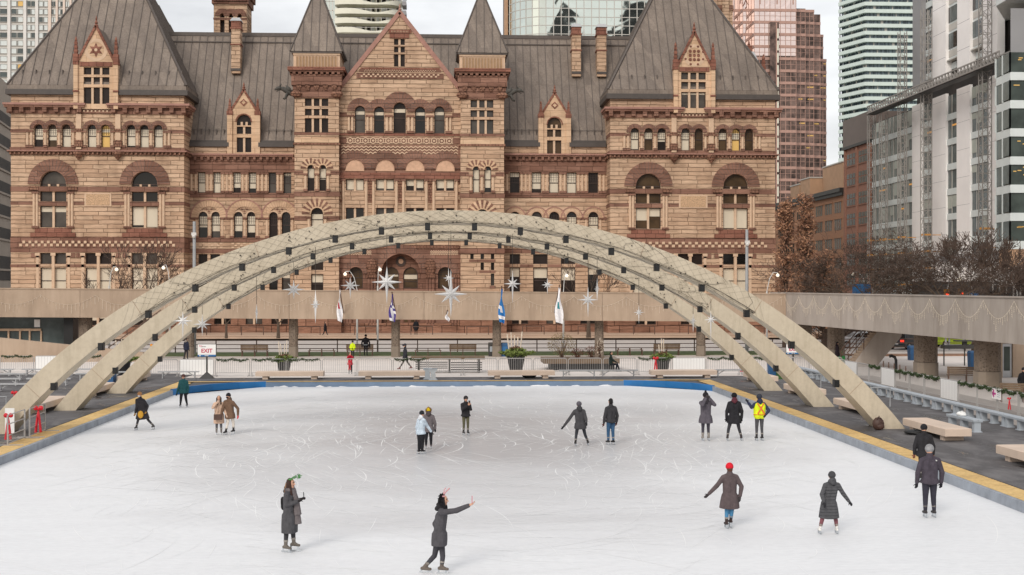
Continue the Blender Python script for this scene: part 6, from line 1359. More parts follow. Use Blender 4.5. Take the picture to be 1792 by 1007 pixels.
# ---- railings along Bay and the pavement
def railing(name, x0, x1, y, z0, zs, st, label, m='rust_steel', r=.045):
    T = thing(name, label, 'railing', ((x0 + x1) / 2, y, z0)); b = MB()
    for z_ in zs: b.bar((x0, y, z0 + z_), (x1, y, z0 + z_), r, r)
    x = x0
    while x <= x1: b.bar((x, y, z0), (x, y, z0 + max(zs)), r * 1.4, r * 1.4); x += st
    b.build('rail', M[m], T)
railing('street_railing', -60, 57, 112.3, .3, (.35, .7, 1.05), 3.4, 'long rusty railing between the grass verge and the road', r=.06)
b = MB(); b.box(-75, 58, 141.0, 141.5, 0, .62); b.box(-75, 58, 140.95, 141.55, .62, .7); tag(b.build('low_wall', M['pavement']), 'low stone kerb wall in front of the city hall pavement', 'wall')
for k in range(16):
    x = -52 + k * 6.2; T = thing('bike_rail', f'thin brown rail section before the city hall, {ORD[k]} from the left', 'railing', (x, 146, .33), local=True, group='thin brown rail sections before the city hall'); b = MB()
    for s in (-1.2, 1.2): b.bar((s, 0, 0), (s, 0, 1.15), .09)
    b.bar((-1.2, 0, 1.12), (1.2, 0, 1.12), .08); b.build('rail', M['rust_steel'], T)
# ---- planters and raised bed
def leafball(b, c, r, n, size, rr, mi=0, flat=1.0):
    for k in range(n):
        d = Vector((rr.gauss(0, 1), rr.gauss(0, 1), rr.gauss(0, 1))).normalized() * (r * rr.uniform(.35, 1) ** .5); p = Vector(c) + Vector((d.x, d.y, d.z * flat)); e = Vector((rr.uniform(-1, 1), rr.uniform(-1, 1), rr.uniform(-.6, 1))).normalized() * size * rr.uniform(.6, 1.3); f = e.cross(Vector((rr.uniform(-1, 1), rr.uniform(-1, 1), rr.uniform(-1, 1)))).normalized() * size * .35
        b.poly([p - e, p + f, p + e, p - f], mi)
plain('birch', 'd5c6b4', .8, .15, 4); plain('evergreen', '6c7a3c', .9, .35, 5); plain('dry_red', '6b4536', .9, .3, 5); plain('twig_leaf', '7c6c4d', .9, .3, 5)
pr = random.Random(8)
def planter(px, y, s, label, sticks=5):
    T = thing('planter', label, 'planter', (XA(px, y), y, GZ), local=True, group='black pots with winter greens'); b = MB(); b.lathe([(.3 * s, 0), (.46 * s, .85 * s), (.5 * s, .85 * s), (.5 * s, .92 * s), (.4 * s, .92 * s)], n=16); b.build('pot', M['pot_black'], T)
    b = MB(); leafball(b, (0, 0, 1.0 * s), .62 * s, 420, .13 * s, pr, 0, .45)
    for k in range(26):
        a = pr.uniform(0, 6.28); L_ = pr.uniform(.4, .95) * s; p = Vector((.3 * s * cos(a), .3 * s * sin(a), .95 * s)); q = p + Vector((cos(a) * L_ * .8, sin(a) * L_ * .5, -.15 * s + L_ * .3)); 
        for i in range(8): c = p + (q - p) * (i / 8); leafball(b, c, .07 * s, 4, .1 * s, pr)
    leafball(b, (0, 0, 1.15 * s), .35 * s, 160, .09 * s, pr, 1, .6); b.build('greenery', [M['evergreen'], M['dry_red']], T)
    if sticks:
        b = MB()
        for k in range(sticks): x = (k - sticks / 2) * .13 * s; b.tube([(x, 0, .9 * s), (x * 1.4 + pr.uniform(-.05, .05), pr.uniform(-.1, .1), (1.7 + pr.uniform(0, .55)) * s)], .032 * s, 6)
        b.build('birch_pole', M['birch'], T)
planter(497, 85.0, 1.0, 'black pot of evergreens right of the left EXIT sign', 4); planter(903, 86.0, 1.3, 'largest black pot with lime foliage and birch poles', 5); planter(1160, 85.4, 1.05, 'black pot of drooping greens beside the red bow', 3); planter(216, 85.2, 1.05, 'black pot with pale birch poles between left arch legs', 5)
T = thing('raised_bed', 'long concrete planting bed with bare shrubs behind the silver benches', 'planting bed', (XA(1015, 89), 89, GZ)); x0, x1 = XA(950, 89), XA(1082, 89); b = MB(); b.box(x0, x1, 88.2, 91.2, GZ + .45, GZ + .78); b.box(x0 + .5, x1 - .3, 88.6, 91, GZ, GZ + .45, 1); b.build('bed_wall', [M['bench_wood'], M['pot_black']], T)
for px, h, r, m, n, lab in ((983, 1.7, 1.05, 'twig_leaf', 900, 'shrub'), (1010, .7, .5, 'dry_red', 260, 'ground_shrub'), (1035, .85, .6, 'dry_red', 300, 'ground_shrub'), (1050, 1.35, .3, 'birch', 180, 'ornamental_grass')):
    x = XA(px, 89.6); b = MB(); z0 = GZ + .75
    for k in range(26): a = pr.uniform(0, 6.28); q = (x + cos(a) * r * pr.uniform(.3, 1), 89.6 + sin(a) * r * .8, z0 + h * pr.uniform(.5, 1)); b.tube([(x + pr.uniform(-.1, .1), 89.6, z0), ((x + q[0]) / 2, 89.6, z0 + (q[2] - z0) * .6), q], [.02, .012, .005], 3, 1)
    leafball(b, (x, 89.6, z0 + h * .55), r, n, .06, pr, 0, h * .5 / r); b.build(lab, [M[m], M['rust_steel']], T)
T = thing('slatted_table', 'long plank topped table with dark slatted benches behind the barriers', 'table', (XA(785, 87), 87, GZ)); x0, x1 = XA(720, 87), XA(848, 87); b = MB(); b.box(x0, x1, 86.4, 87.6, GZ + .86, GZ + 1.05); b.build('table_top', M['bench_wood'], T); b = MB()
for k in range(4): b.box(x0 + .3, x0 + 2.4, 85.9 + k * .12, 85.98 + k * .12, GZ + .3 + k * .12, GZ + .36 + k * .12); b.box(x0 + 2.6, x1 - .2, 85.9 + k * .12, 85.98 + k * .12, GZ + .2 + k * .14, GZ + .27 + k * .14)
b.build('slatted_bench', M['sign_dark'], T); b = MB()
for x in (x0 + .5, x0 + 2.5, x1 - .4): b.box(x - .06, x + .06, 85.9, 87.4, GZ, GZ + .86)
b.build('leg', M['sign_dark'], T)
# ---- signs
def exit_sign(px, y, top, bot, label, full=True):
    z0, z1 = ZA(px, bot, y), ZA(px, top, y); w = (z1 - z0) * 1.45; T = thing('exit_sign', label, 'sign', (XA(px, y), y, GZ), local=True); z0 -= GZ; z1 -= GZ
    b = MB(); b.hexa([(-.45, -.35, 0), (.45, -.35, 0), (.45, .35, 0), (-.45, .35, 0)], [(-.06, -.06, .38), (.06, -.06, .38), (.06, .06, .38), (-.06, .06, .38)]); b.build('base', M['sign_dark'], T); b = MB(); b.box(-.045, .045, -.04, .04, .3, z0 + .05); b.build('post', M['sign_dark'], T)
    b = MB(); b.box(-w / 2 - .02, w / 2 + .02, -.03, .03, z0 - .03, z1 + .03, 1); b.box(-w / 2, w / 2, -.036, -.03, z0 + (z1 - z0) * .16, z1, 0); b.box(-w / 2, w / 2, -.036, -.03, z0 + .01, z0 + (z1 - z0) * .155, 2); b.build('panel', [M['sign_white'], M['sign_dark'], M['sign_blue']], T)
    h = z1 - z0; text('EXIT', h * .44, 'lettering', M['sign_red'], T, (0, -.042, z0 + h * .47), bold=.008)
    text('TO', h * .2, 'logo', M['sign_red'], T, (-w * .34, -.042, z0 + h * .84)); text('ronto', h * .15, 'logo', M['sign_dark'], T, (-w * .17, -.042, z0 + h * .83))
    b = MB(); b.box(-w * .42, -w * .33, -.04, -.036, z0 + h * .05, z0 + h * .11); b.box(-w * .12, w * .1, -.04, -.036, z0 + h * .06, z0 + h * .1); b.build('small_print', M['sign_white'], T)
exit_sign(362, 81.6, 603, 624.5, 'white EXIT sign on a black post behind the left rink corner'); exit_sign(1388, 84.6, 603, 620, 'white EXIT sign partly hidden by the right arch leg')
yy = FX / XS * YX(1747); T = thing('arrow_sign', 'small white sign with magenta arrow on the right barriers', 'sign', (FX - .08, yy, GZ + .85), -PI / 2 - 0, local=True); b = MB(); b.box(-.48, .48, -.012, .0, -.24, .24); b.build('panel', M['sign_white'], T); b = MB(); b.bar((-.05, -.02, 0), (-.38, -.02, 0), .09, .01, 0, (0, 1, 0)); b.bar((-.4, -.02, 0), (-.24, -.02, .15), .09, .01, 0, (0, 1, 0)); b.bar((-.4, -.02, 0), (-.24, -.02, -.15), .09, .01, 0, (0, 1, 0)); b.build('arrow', plain('magenta', 'c02a8a', .5, .03), T); b = MB()
for k in range(4): b.box(.08, .38, -.016, -.012, .14 - k * .09, .17 - k * .09)
b.build('small_print', M['bench_grey'], T)
# ---- flags angled off the walkway front
def flag(px0, py0, px1, py1, width, length, m, label, motif=None):
    Y = 103.4; A = Vector(PT(px0, py0, 103.9)); B = Vector(PT(px1, py1, Y - 1.0)); T = thing('flag', label, 'flag', tuple(A)); b = MB(); b.tube([A, B], .04, 6); b.ball(B, .07, 6); b.build('flagpole', M['rust_steel'], T)
    b = MB(); n = 10; top = B - (B - A) * .05
    for i in range(n):
        for j in range(3):
            def P(i, j):
                u = i / n; w = width * .55 * (.15 + .85 * u ** .6) ; return (top.x + (j / 3 - .5) * w + .08 * sin(i * .7 + j), top.y + .15 * sin(j * 2.1 + i * .4) + .1 * u, top.z - length * u - .05 * j)
            b.poly([P(i, j), P(i, j + 1), P(i + 1, j + 1), P(i + 1, j)], 1 if motif and (i, j) in motif else 0)
    b.build('cloth', [m[0], m[1]], T)
plain('flag_white', 'e6e4e6', .7, .05, 1); plain('flag_purple', '3f2f7d', .7, .08, 1); plain('flag_blue', '2272b5', .7, .08, 1); plain('flag_mark', 'b8303a', .7, .05); plain('flag_teal', '3a8f96', .7, .05)
flag(601, 548, 594, 503, .7, 2.5, (M['flag_white'], M['flag_mark']), 'leftmost white flag with tiny red mark on the walkway', {(4, 1), (5, 1)})
flag(692, 545, 686, 512, .9, 2.1, (M['flag_purple'], M['flag_white']), 'purple flag with white letters below the big left star', {(3, 1), (4, 2), (5, 1), (6, 1), (6, 2), (7, 1), (8, 1), (9, 1), (9, 0)})
flag(876, 545, 878, 502, .85, 2.65, (M['flag_blue'], M['flag_white']), 'blue flag with white stripes hanging from the walkway', {(5, 0), (5, 1), (6, 1), (8, 1), (8, 2), (8, 0)})
flag(970, 548, 979, 500, 1.15, 2.75, (M['flag_white'], M['flag_teal']), 'rightmost white flag with small green emblem', {(4, 1), (5, 1)})
flag(781, 553, 783, 544, .5, .7, (M['flag_white'], M['flag_blue']), 'short white flag tip below the largest star')
# ---- lamps, poles, signals
plain('lamp_white', 'cdcac6', .4, .04); emit('lamp_glow', 'fff3dd', .75); plain('pole_grey', 'a3a5a7', .5, .1, 2, .3)
def lamp(px, hpx, hpy, Y, label, m='lamp_white'):
    x, hx, hz = XA(px, Y), XA(hpx, Y), ZA(hpx, hpy, Y); T = thing('street_lamp', label, 'lamp', (x, Y, .25), group='curved arm street lamps'); b = MB(); b.tube([(x, Y, .2), (x, Y, hz - 1.4)], [.09, .07], 8); b.build('pole', M[m], T)
    b = MB(); b.tube([(x, Y, hz - 1.4), (x + (hx - x) * .25, Y, hz - .3), (x + (hx - x) * .6, Y, hz + .25), (hx, Y, hz + .2)], .035, 6); b.build('arm', M[m], T); b = MB(); b.lathe([(.04, .15), (.15, .03), (.15, -.03), (.1, -.13), (.02, -.15)][::-1], (hx, Y, hz), 10); b.build('lamp_head', M['lamp_glow'], T)
for px, hx, hy, Y, lab in ((191, 204, 472, 114, 'street lamp left before the left corner tower'), (297, 286, 469, 114, 'street lamp before the right edge of the left tower'), (625, 604, 480, 113.4, 'street lamp with arm left of the entrance arch'), (661, 665, 472, 113.4, 'white street lamp beside the big left star'), (986, 992, 483, 113.4, 'street lamp between the right wing windows'), (1342, 1361, 482, 113.4, 'street lamp at the right corner of the city hall'), (1516, 1493, 481, 121, 'street lamp among the brown leafed trees'), (1780, 1735, 484, 118, 'street lamp arm before the dark hoarding at right'), (1655, 1677, 490, 119, 'left one of the paired lamps in the bare tree'), (1704, 1680, 489, 119, 'right one of the paired lamps in the bare tree')): lamp(px, hx, hy, Y, lab)
for px, top, lab in ((340, 388, 'grey camera pole behind the left arch slope'), (1307, 402, 'grey pole behind the right arch slope')):
    Y = 109.5; x = XA(px, Y); T = thing('camera_pole', lab, 'pole', (x, Y, GZ)); b = MB(); b.tube([(x, Y, GZ), (x, Y, ZA(px, top, Y))], [.16, .12], 10); b.build('pole', M['pole_grey'], T); b = MB(); z_ = ZA(px, top + 22, Y); b.box(x - .2, x + .2, Y - .25, Y - .1, z_ - .12, z_ + .12); b.ball((x, Y - .2, z_ - .2), .16, 8); b.build('camera', M['lamp_white'], T)
plain('signal_yellow', 'c98a1e', .5, .05); emit('signal_red', 'ff4020', 1.5)
for px, lab in ((1657, 'left yellow traffic light above the right walkway'), (1682, 'right yellow traffic light beside the blue street sign')):
    Y = 116; x = XA(px, Y); T = thing('traffic_light', lab, 'traffic light', (x, Y, .2)); zc = ZA(px, 516 if px < 1670 else 515, Y); b = MB(); b.tube([(x + .3, Y + .2, .2), (x + .3, Y + .2, zc)], .08, 6); b.build('pole', M['pole_grey'], T); b = MB(); b.box(x - .22, x + .22, Y - .1, Y + .15, zc - .5, zc + .5); b.box(x - .3, x + .3, Y - .12, Y - .1, zc - .2, zc - .1); b.build('signal_head', M['signal_yellow'], T); b = MB(); b.ball((x, Y - .13, zc + .05), (.13, .05, .13), 8); b.build('signal_lens', M['signal_red'], T)
for px, py, w, h, lab in ((1702, 516, 1.1, .3, 'blue street name sign right of the traffic lights'), (1508, 507, 1.7, 1.0, 'blue hoarding panel below the brown leafed trees')):
    Y = 117; x = XA(px, Y); T = thing('street_sign', lab, 'sign', (x, Y, .2)); zc = ZA(px, py, Y); b = MB(); b.tube([(x, Y + .1, .2), (x, Y + .1, zc)], .06, 6); b.build('post', M['pole_grey'], T); b = MB(); b.box(x - w / 2, x + w / 2, Y - .03, Y + .03, zc - h / 2, zc + h / 2, 0); b.box(x - w * .35, x - w * .05, Y - .04, Y - .03, zc - h * .2, zc + h * .2, 1) if w < 1.5 else None; b.build('panel', [M['sign_blue'], M['sign_white']], T)
# ---- bins, bags, bits
def bin_(px, y, w, h, m, label, lid=None, panel=None):
    T = thing('litter_bin', label, 'bin', (XA(px, y), y, GZ), local=True); b = MB(); b.hexa([(-w * .45, -w * .45, 0), (w * .45, -w * .45, 0), (w * .45, w * .45, 0), (-w * .45, w * .45, 0)], [(-w / 2, -w / 2, h), (w / 2, -w / 2, h), (w / 2, w / 2, h), (-w / 2, w / 2, h)]); b.build('bin_body', M[m], T); b = MB(); b.hexa([(-w * .53, -w * .53, h), (w * .53, -w * .53, h), (w * .53, w * .53, h), (-w * .53, w * .53, h)], [(-w * .45, -w * .45, h + .12), (w * .45, -w * .45, h + .12), (w * .45, w * .4, h + .16), (-w * .45, w * .4, h + .16)]); b.build('lid', M[lid or m], T)
    if panel: b = MB(); b.box(-w * .3, w * .3, -w * .5 - .012, -w * .46, h * .4, h * .85); b.build('panel', M[panel], T)
plain('bin_blue', '2c5a86', .5, .1); plain('bin_green', '3d5f2f', .5, .12); plain('tarp_green', '2f8a45', .6, .1); plain('leather', '4a332b', .6, .2, 3); plain('bag_black', '17181a', .6, .2, 3); plain('cloth_white', 'e6e6e4', .7, .05)
bin_(861, 106.3, .62, .95, 'sign_dark', 'dark litter bin with poster left of the blue bin', None, 'bench_grey'); bin_(882, 106, .7, .95, 'bin_blue', 'blue recycling bin behind the largest planter', None, 'sign_blue'); bin_(1366, 79.5, .55, 1.0, 'bin_green', 'green wheeled bin behind the farthest right arch foot'); bin_(1352, 79.9, .55, .95, 'bin_blue', 'blue wheeled bin with green lid by right arch foot', 'bin_green'); bin_(1598, 99, .7, .95, 'bin_blue', 'blue bin between the stair and the walkway column'); bin_(1703, 88, .6, 1.1, 'bin_blue', 'blue and white bin behind the nearest right column'); bin_(189, 77, .8, .85, 'bin_blue', 'blue tub between the left arch feet', None, 'sign_white')
def lump(name, label, cat, c, r, m, extra=None):
    T = thing(name, label, cat, c, local=True); b = MB(); b.ball((0, 0, r[2] * .95), r, 12); b.ball((r[0] * .2, -r[1] * .6, r[2] * .6), (r[0] * .7, r[1] * .5, r[2] * .5), 10); b.tube([(-r[0] * .4, -r[1] * .6, r[2] * 1.5), (0, -r[1] * .5, r[2] * 2.15), (r[0] * .4, -r[1] * .6, r[2] * 1.5)], .02, 5); b.build('bag_body', M[m], T, True); return T
x, y = GP(1537, 746, GZ); lump('backpack', 'brown backpack leaning at the nearest right arch foot', 'bag', (XA(1537, 51.1), 51.1, GZ), (.24, .18, .27), 'leather'); x, y = GP(926, 662, GZ); lump('duffel_bag', 'black bag lying under the bench below the big planter', 'bag', (x, y - .1, GZ), (.45, .25, .17), 'bag_black'); x, y = GP(938, 660, GZ); lump('boots_pile', 'small dark bag right of the black bag on deck', 'bag', (x + .5, y, GZ), (.25, .2, .2), 'bag_black')
lump('white_bag', 'white plastic bag on the lone grey bench', 'bag', (20.7, 51.6, GZ + .49), (.2, .16, .1), 'cloth_white'); lump('shoe_bag', 'dark bag under the large concrete bench at right', 'bag', (18.1, 49.6, GZ), (.45, .35, .1), 'bag_black'); lump('paper_scrap', 'pale crumpled paper on the deck by left arch feet', 'litter', (*GP(111 + 40, 703, GZ), GZ), (.12, .1, .05), 'cloth_white')
T = thing('dark_kiosk', 'dark folding counter with parasol top behind the right column', 'kiosk', (XA(1688, 92), 92, GZ)); x = XA(1688, 92); b = MB(); b.box(x - 1.6, x + 1.6, 91.6, 92.4, 1.5, 1.75); b.box(x - .7, x + .7, 91.7, 92.3, 2.0, 2.1); b.box(x - .15, x + .15, 91.9, 92.1, 1.75, 2.0); b.build('counter', M['sign_dark'], T); b = MB()
for u in (-1.5, 0, 1.5): b.bar((x + u, 92, GZ), (x + u, 92, 1.5), .07)
b.build('leg', M['sign_dark'], T)
T = thing('bollard', 'black curved standpipe beside the right barriers', 'bollard', (XA(1568, 86), 86, GZ), local=True); b = MB(); b.tube([(0, 0, 0), (0, 0, .75), (-.08, 0, .95), (-.3, 0, 1.05), (-.45, 0, 1.0)], .1, 8); b.build('pipe', M['box_black'], T)
for k in range(5):
    y = 83 - k * 1.3; T = thing('bike_rack', f'looped dark bike rack by the right columns, {ORD[k]} from the far end', 'bike rack', (28.2 - k * .1, y, GZ), 1.2, 'looped bike racks', local=True); b = MB(); b.tube([(-.3, 0, 0), (-.32, 0, .6), (-.15, 0, .85), (.15, 0, .85), (.32, 0, .6), (.3, 0, 0)], .03, 6); b.build('hoop', M['rust_steel'], T)
for k, (x, y, h) in enumerate(((-19.4, 64.5, .95), (-19.2, 57.5, .95), (19.9, 70, .9), (20.6, 61, .9))):
    T = thing('hand_post', ['grey looped hand rail between middle left arch foot and bench', 'grey looped hand rail near the nearest left arch foot', 'grey looped hand rail right of the middle right arch foot', 'grey looped hand rail right of the nearest right arch foot'][k], 'rail', (x, y, GZ), 0, local=True); b = MB(); b.tube([(-.45, 0, 0), (-.45, 0, h), (.45, 0, h), (.45, 0, 0)], .035, 6); b.build('rail', M['pole_grey'], T)
# brown stair under the walkway at left
T = thing('brown_stair', 'brown timber stair with rails under the walkway at left', 'stair', (XA(235, 103), 103, GZ)); xa = lambda p: XA(p, 103); b = MB()
for k in range(10): x = xa(196) + k * .38; b.box(x, x + .42, 102.3, 103.8, GZ + k * .28, GZ + .1 + k * .28)
b.build('tread', M['rust_steel'], T); b = MB()
for dz in (.5, .95): b.bar((xa(194), 102.2, GZ + dz), (xa(194) + 4, 102.2, GZ + 2.9 + dz), .07)
for k in range(5): x = xa(196) + k * .9; b.bar((x, 102.2, GZ + k * .66), (x, 102.2, GZ + .95 + k * .66), .06)
b.build('handrail', M['rust_steel'], T)
# ---- trees
plain('bark', '54463a', .95, .25, 4, 0, .03); plain('bark_dark', '4a3b31', .95, .25, 4); plain('leaf_rust', 'a47a5e', .9, .35, 2); plain('leaf_rust_dark', '7f5b48', .9, .35, 2); plain('twig', '4c3d34', .95, .2, 4)
def branch(b, tw, p, d, L_, r, lev, rr, spread=.6, up=.15, kids=3, tip=.004):
    n = 4; pts = [p]; q = p.copy(); dd = d.copy()
    for i in range(n):
        dd = (dd + Vector((rr.uniform(-1, 1), rr.uniform(-1, 1), rr.uniform(-1, 1))) * .16 + Vector((0, 0, up * .25))).normalized(); q = q + dd * L_ / n; pts.append(q.copy())
    rs = [r * (1 - .55 * i / n) for i in range(n + 1)] if lev > 0 else [max(tip, r * (1 - .8 * i / n)) for i in range(n + 1)]
    (b if lev > 1 else tw).tube(pts, rs, 6 if lev > 2 else 4 if lev > 1 else 3, 0, lev > 2)
    if lev == 0: return pts
    for k in range(kids + (1 if lev < 3 else 0)):
        i = rr.choice((2, 3, 4)) if k else 4; base = pts[i]; ax = Vector((rr.uniform(-1, 1), rr.uniform(-1, 1), rr.uniform(-.5, .8))).normalized()
        nd = (dd + ax * spread * rr.uniform(.7, 1.4)).normalized(); branch(b, tw, base, nd, L_ * rr.uniform(.6, .85), rs[i] * rr.uniform(.55, .75), lev - 1, rr, spread, up, kids, tip)
def bare_tree(px, Y, h, r, lev, label, seed, spread=.65, z0=.25, kids=3, lean=0, tip=.012, up=.15):
    rr = random.Random(seed); x = XA(px, Y); T = thing('bare_tree', label, 'tree', (x, Y, z0)); b = MB(); tw = MB(); b.tube([(x, Y, z0 - .1), (x + lean * .3, Y, z0 + h * .12), (x + lean, Y, z0 + h * .3)], [r * 1.3, r, r * .8], 8)
    for k in range(kids + 1): a = 2 * PI * k / (kids + 1) + rr.uniform(-.4, .4); branch(b, tw, Vector((x + lean, Y, z0 + h * (.28))), Vector((cos(a) * spread * 1.3, sin(a) * spread, .75)).normalized(), h * .32, r * .55, lev, rr, spread, up, kids, tip)
    b.build('trunk', M['bark'], T); tw.build('crown', M['twig'], T)
bare_tree(1530, 113, 10.6, .42, 6, 'dense bare spreading tree right of the brown leafed trees', 4, 1.15, kids=3, lean=-.4, tip=.018, up=.0); bare_tree(1622, 110, 10.8, .5, 6, 'largest bare tree with mossy trunk above the right walkway', 12, 1.15, kids=3, lean=.3, tip=.018, up=.02)
bare_tree(1708, 115, 9.2, .35, 5, 'thinner bare tree before the white stone piers', 31, .8, kids=3, tip=.025, up=.3); bare_tree(1790, 116, 7.2, .35, 5, 'bare tree at the right picture edge', 37, .8, kids=3, tip=.025)
bare_tree(253, 138, 9.5, .17, 4, 'small bare street tree before the left tower', 41, .5, .6, 3, tip=.018); bare_tree(198, 138, 7, .12, 3, 'smaller bare sapling left of the street tree', 43, .5, .6, 3, tip=.018); bare_tree(292, 138, 7.5, .12, 3, 'bare sapling at the right edge of the left tower', 47, .5, .6, 3, tip=.018)
bare_tree(1030, 138, 8.5, .2, 3, 'small bare tree before the right wing', 53, .55, .6, 3, tip=.02); bare_tree(487, 138, 5, .16, 2, 'slim bare tree seen under the walkway at left', 59, .4, .6, 2, tip=.02); bare_tree(396, 138, 5, .13, 2, 'leaning bare sapling under the walkway at left', 61, .5, .6, 2, tip=.02)
def rusty_tree(px, Y, h, w, label, seed, n=2600):
    rr = random.Random(seed); x = XA(px, Y); T = thing('rusty_tree', label, 'tree', (x, Y, .25), group='brown leafed trees beside the city hall'); b = MB(); tw = MB(); b.tube([(x, Y, .15), (x + .1, Y, h * .5), (x, Y, h)], [.3, .18, .04], 7)
    for k in range(120):
        z_ = h * rr.uniform(.1, .95); a = rr.uniform(0, 6.28); wr = w * (1 - .75 * (z_ / h) ** 1.6) * rr.uniform(.5, 1.1); p = Vector((x, Y, z_)); q = p + Vector((cos(a) * wr, sin(a) * wr, wr * rr.uniform(.5, 1.3))); b.tube([p, (p + q) / 2 + Vector((0, 0, -.1)), q], [.06, .035, .012], 4)
        for j in range(n // 120 // 5):
            u = rr.uniform(.25, 1.05); c = p + (q - p) * u; leafball(tw, c, .5, 7, .19, rr, 0 if rr.random() < .62 else 1)
    b.build('trunk', M['bark_dark'], T); tw.build('crown', [M['leaf_rust'], M['leaf_rust_dark']], T)
rusty_tree(1374, 122, 14.2, 1.6, 'tall columnar brown leafed tree touching the right tower', 5, 2500); rusty_tree(1410, 121, 14.6, 1.8, 'tallest brown leafed tree in the middle of its row', 6, 2700); rusty_tree(1442, 119, 9, 2.2, 'shorter bushy brown leafed tree by the bare trees', 7, 1900)
b = MB(); rr = random.Random(77)
for k in range(1300):
    px = rr.uniform(1450, 1800); Y = rr.uniform(129, 137); x = XA(px, Y); q = Vector((x, Y, .3)); d = Vector((rr.uniform(-.8, .8), rr.uniform(-.5, .5), 1)).normalized(); L_ = rr.uniform(2, 6.0); m_1 = q + d * L_ * .5 + Vector((rr.uniform(-.3, .3), 0, 0)); b.tube([q, m_1, q + d * L_ + Vector((rr.uniform(-.9, .9), 0, 0))], [.035, .025, .01], 3, 0, False)
    for j in range(3): e = m_1 + Vector((rr.uniform(-1, 1), rr.uniform(-.5, .5), rr.uniform(.2, 1.4))); b.tube([m_1, e], [.018, .008], 3, 0, False)
o = b.build('thicket', M['twig']); o['kind'] = 'stuff'; o['label'] = 'dark tangle of bare twigs below the trees'
# ---- vehicles
plain('paint_silver', 'b9b9bb', .3, .03, 1, .4); plain('paint_black', '2a2d33', .25, .05, 1, .2); plain('paint_lime', 'b5cf22', .35, .04); plain('tyre', '1a1a1a', .9, .1); plain('rim', 'a5a5a8', .35, .05, 1, .6); emit('tail_red', 'ff3a28', 1.0); plain('light_clear', 'dedede', .2, .02)
def car(px, py, rz, paint, label, L_=4.5, H=1.5, W_=1.8, name='parked_car', z0=.2):
    x, y = GP(px, py, z0); T = thing(name, label, 'car', (x, y, z0), rz, local=True); suv = H > 1.55
    prof = [(-L_ / 2, .35), (-L_ / 2 + .02, .75), (-L_ / 2 + .1, .95), (-L_ * .47 + .25, H * .93) if suv else (-L_ * .36, .98), (-L_ * .38, H) if suv else (-L_ * .22, H * .96), (L_ * .02, H), (L_ * .12, H * .95), (L_ * .24, .98), (L_ * .42, .9), (L_ / 2, .7), (L_ / 2, .35)]
    b = MB(); 
    def sec(w, ins): return None
    low = [(p[0], min(p[1], .97)) for p in prof]
    b.prism([(-L_ / 2, .28)] + [(-L_ / 2 + .02, .62), (-L_ / 2 + .06, .93), (L_ * .24, .98), (L_ * .43, .88), (L_ / 2, .68), (L_ / 2, .28)], -W_ / 2, W_ / 2, 'y')
    r0 = [(-L_ / 2 + .12, .93), (-L_ * .34 if not suv else -L_ * .4, H), (L_ * .05, H), (L_ * .25, .97)]; i_ = .16
    b.hexa([(r0[0][0], -W_ / 2 + .03, r0[0][1]), (r0[3][0], -W_ / 2 + .03, r0[3][1]), (r0[3][0], W_ / 2 - .03, r0[3][1]), (r0[0][0], W_ / 2 - .03, r0[0][1])], [(r0[1][0], -W_ / 2 + i_, H), (r0[2][0], -W_ / 2 + i_, H), (r0[2][0], W_ / 2 - i_, H), (r0[1][0], W_ / 2 - i_, H)])
    body = b.build('body', M[paint], T, fix=True); bv = body.modifiers.new('bevel', 'BEVEL'); bv.width = .06; bv.segments = 2
    b = MB()
    for s in (-1, 1):
        def sp(u, v): # side glass point
            zl = .97 + (H - .97) * v; xa_ = r0[0][0] + (r0[1][0] - r0[0][0]) * v; xb_ = r0[3][0] + (r0[2][0] - r0[3][0]) * v; yy = (W_ / 2 - .03) + (i_ - .03) * -v + .012; return (xa_ + (xb_ - xa_) * u, s * yy, zl)
        for u0, u1 in ((.08, .34), (.37, .63), (.66, .92)): b.poly([sp(u0, .12), sp(u1, .12), sp(u1, .86), sp(u0, .86)])
    def ep(e, u, v): 
        a, c = (r0[0], r0[1]) if e < 0 else (r0[3], r0[2]); xx = a[0] + (c[0] - a[0]) * v + e * .012; hw = (W_ / 2 - .03 - (i_ - .03) * v) * .88; return (xx, -hw + 2 * hw * u, .97 + (H - .97) * v)
    for e in (-1, 1): b.poly([ep(e, 0, .12), ep(e, 1, .12), ep(e, 1, .88), ep(e, 0, .88)])
    b.build('window', M['pane'], T)
    for s in (-1, 1):
        for xx in (-L_ * .31, L_ * .31):
            b = MB(); b.tube([(xx, s * (W_ / 2 - .2), .33), (xx, s * (W_ / 2 + .01), .33)], .34, 16, 0); w = b.build('wheel', M['tyre'], T); q = MB(); q.tube([(xx, s * (W_ / 2), .33), (xx, s * (W_ / 2 + .025), .33)], .21, 12, 0); q.build('rim', M['rim'], w)
        b = MB(); b.box(-L_ / 2 - .02, -L_ / 2 + .1, s * W_ * .36 - .16, s * W_ * .36 + .16, .72, .9); b.build('tail_light', M['tail_red'], T); b = MB(); b.box(L_ / 2 - .12, L_ / 2 + .01, s * W_ * .36 - .16, s * W_ * .36 + .16, .6, .72); b.build('headlight', M['light_clear'], T)
    b = MB(); b.box(-L_ / 2 - .02, -L_ / 2 + .05, -.26, .26, .5, .63, 0); b.box(-L_ / 2 - .015, -L_ / 2 + .05, -W_ * .45, W_ * .45, .3, .44, 1); b.box(L_ / 2 - .05, L_ / 2 + .012, -.5, .5, .4, .55, 1); b.build('bumper', [M['light_clear'], M['sign_dark']], T)
    return T
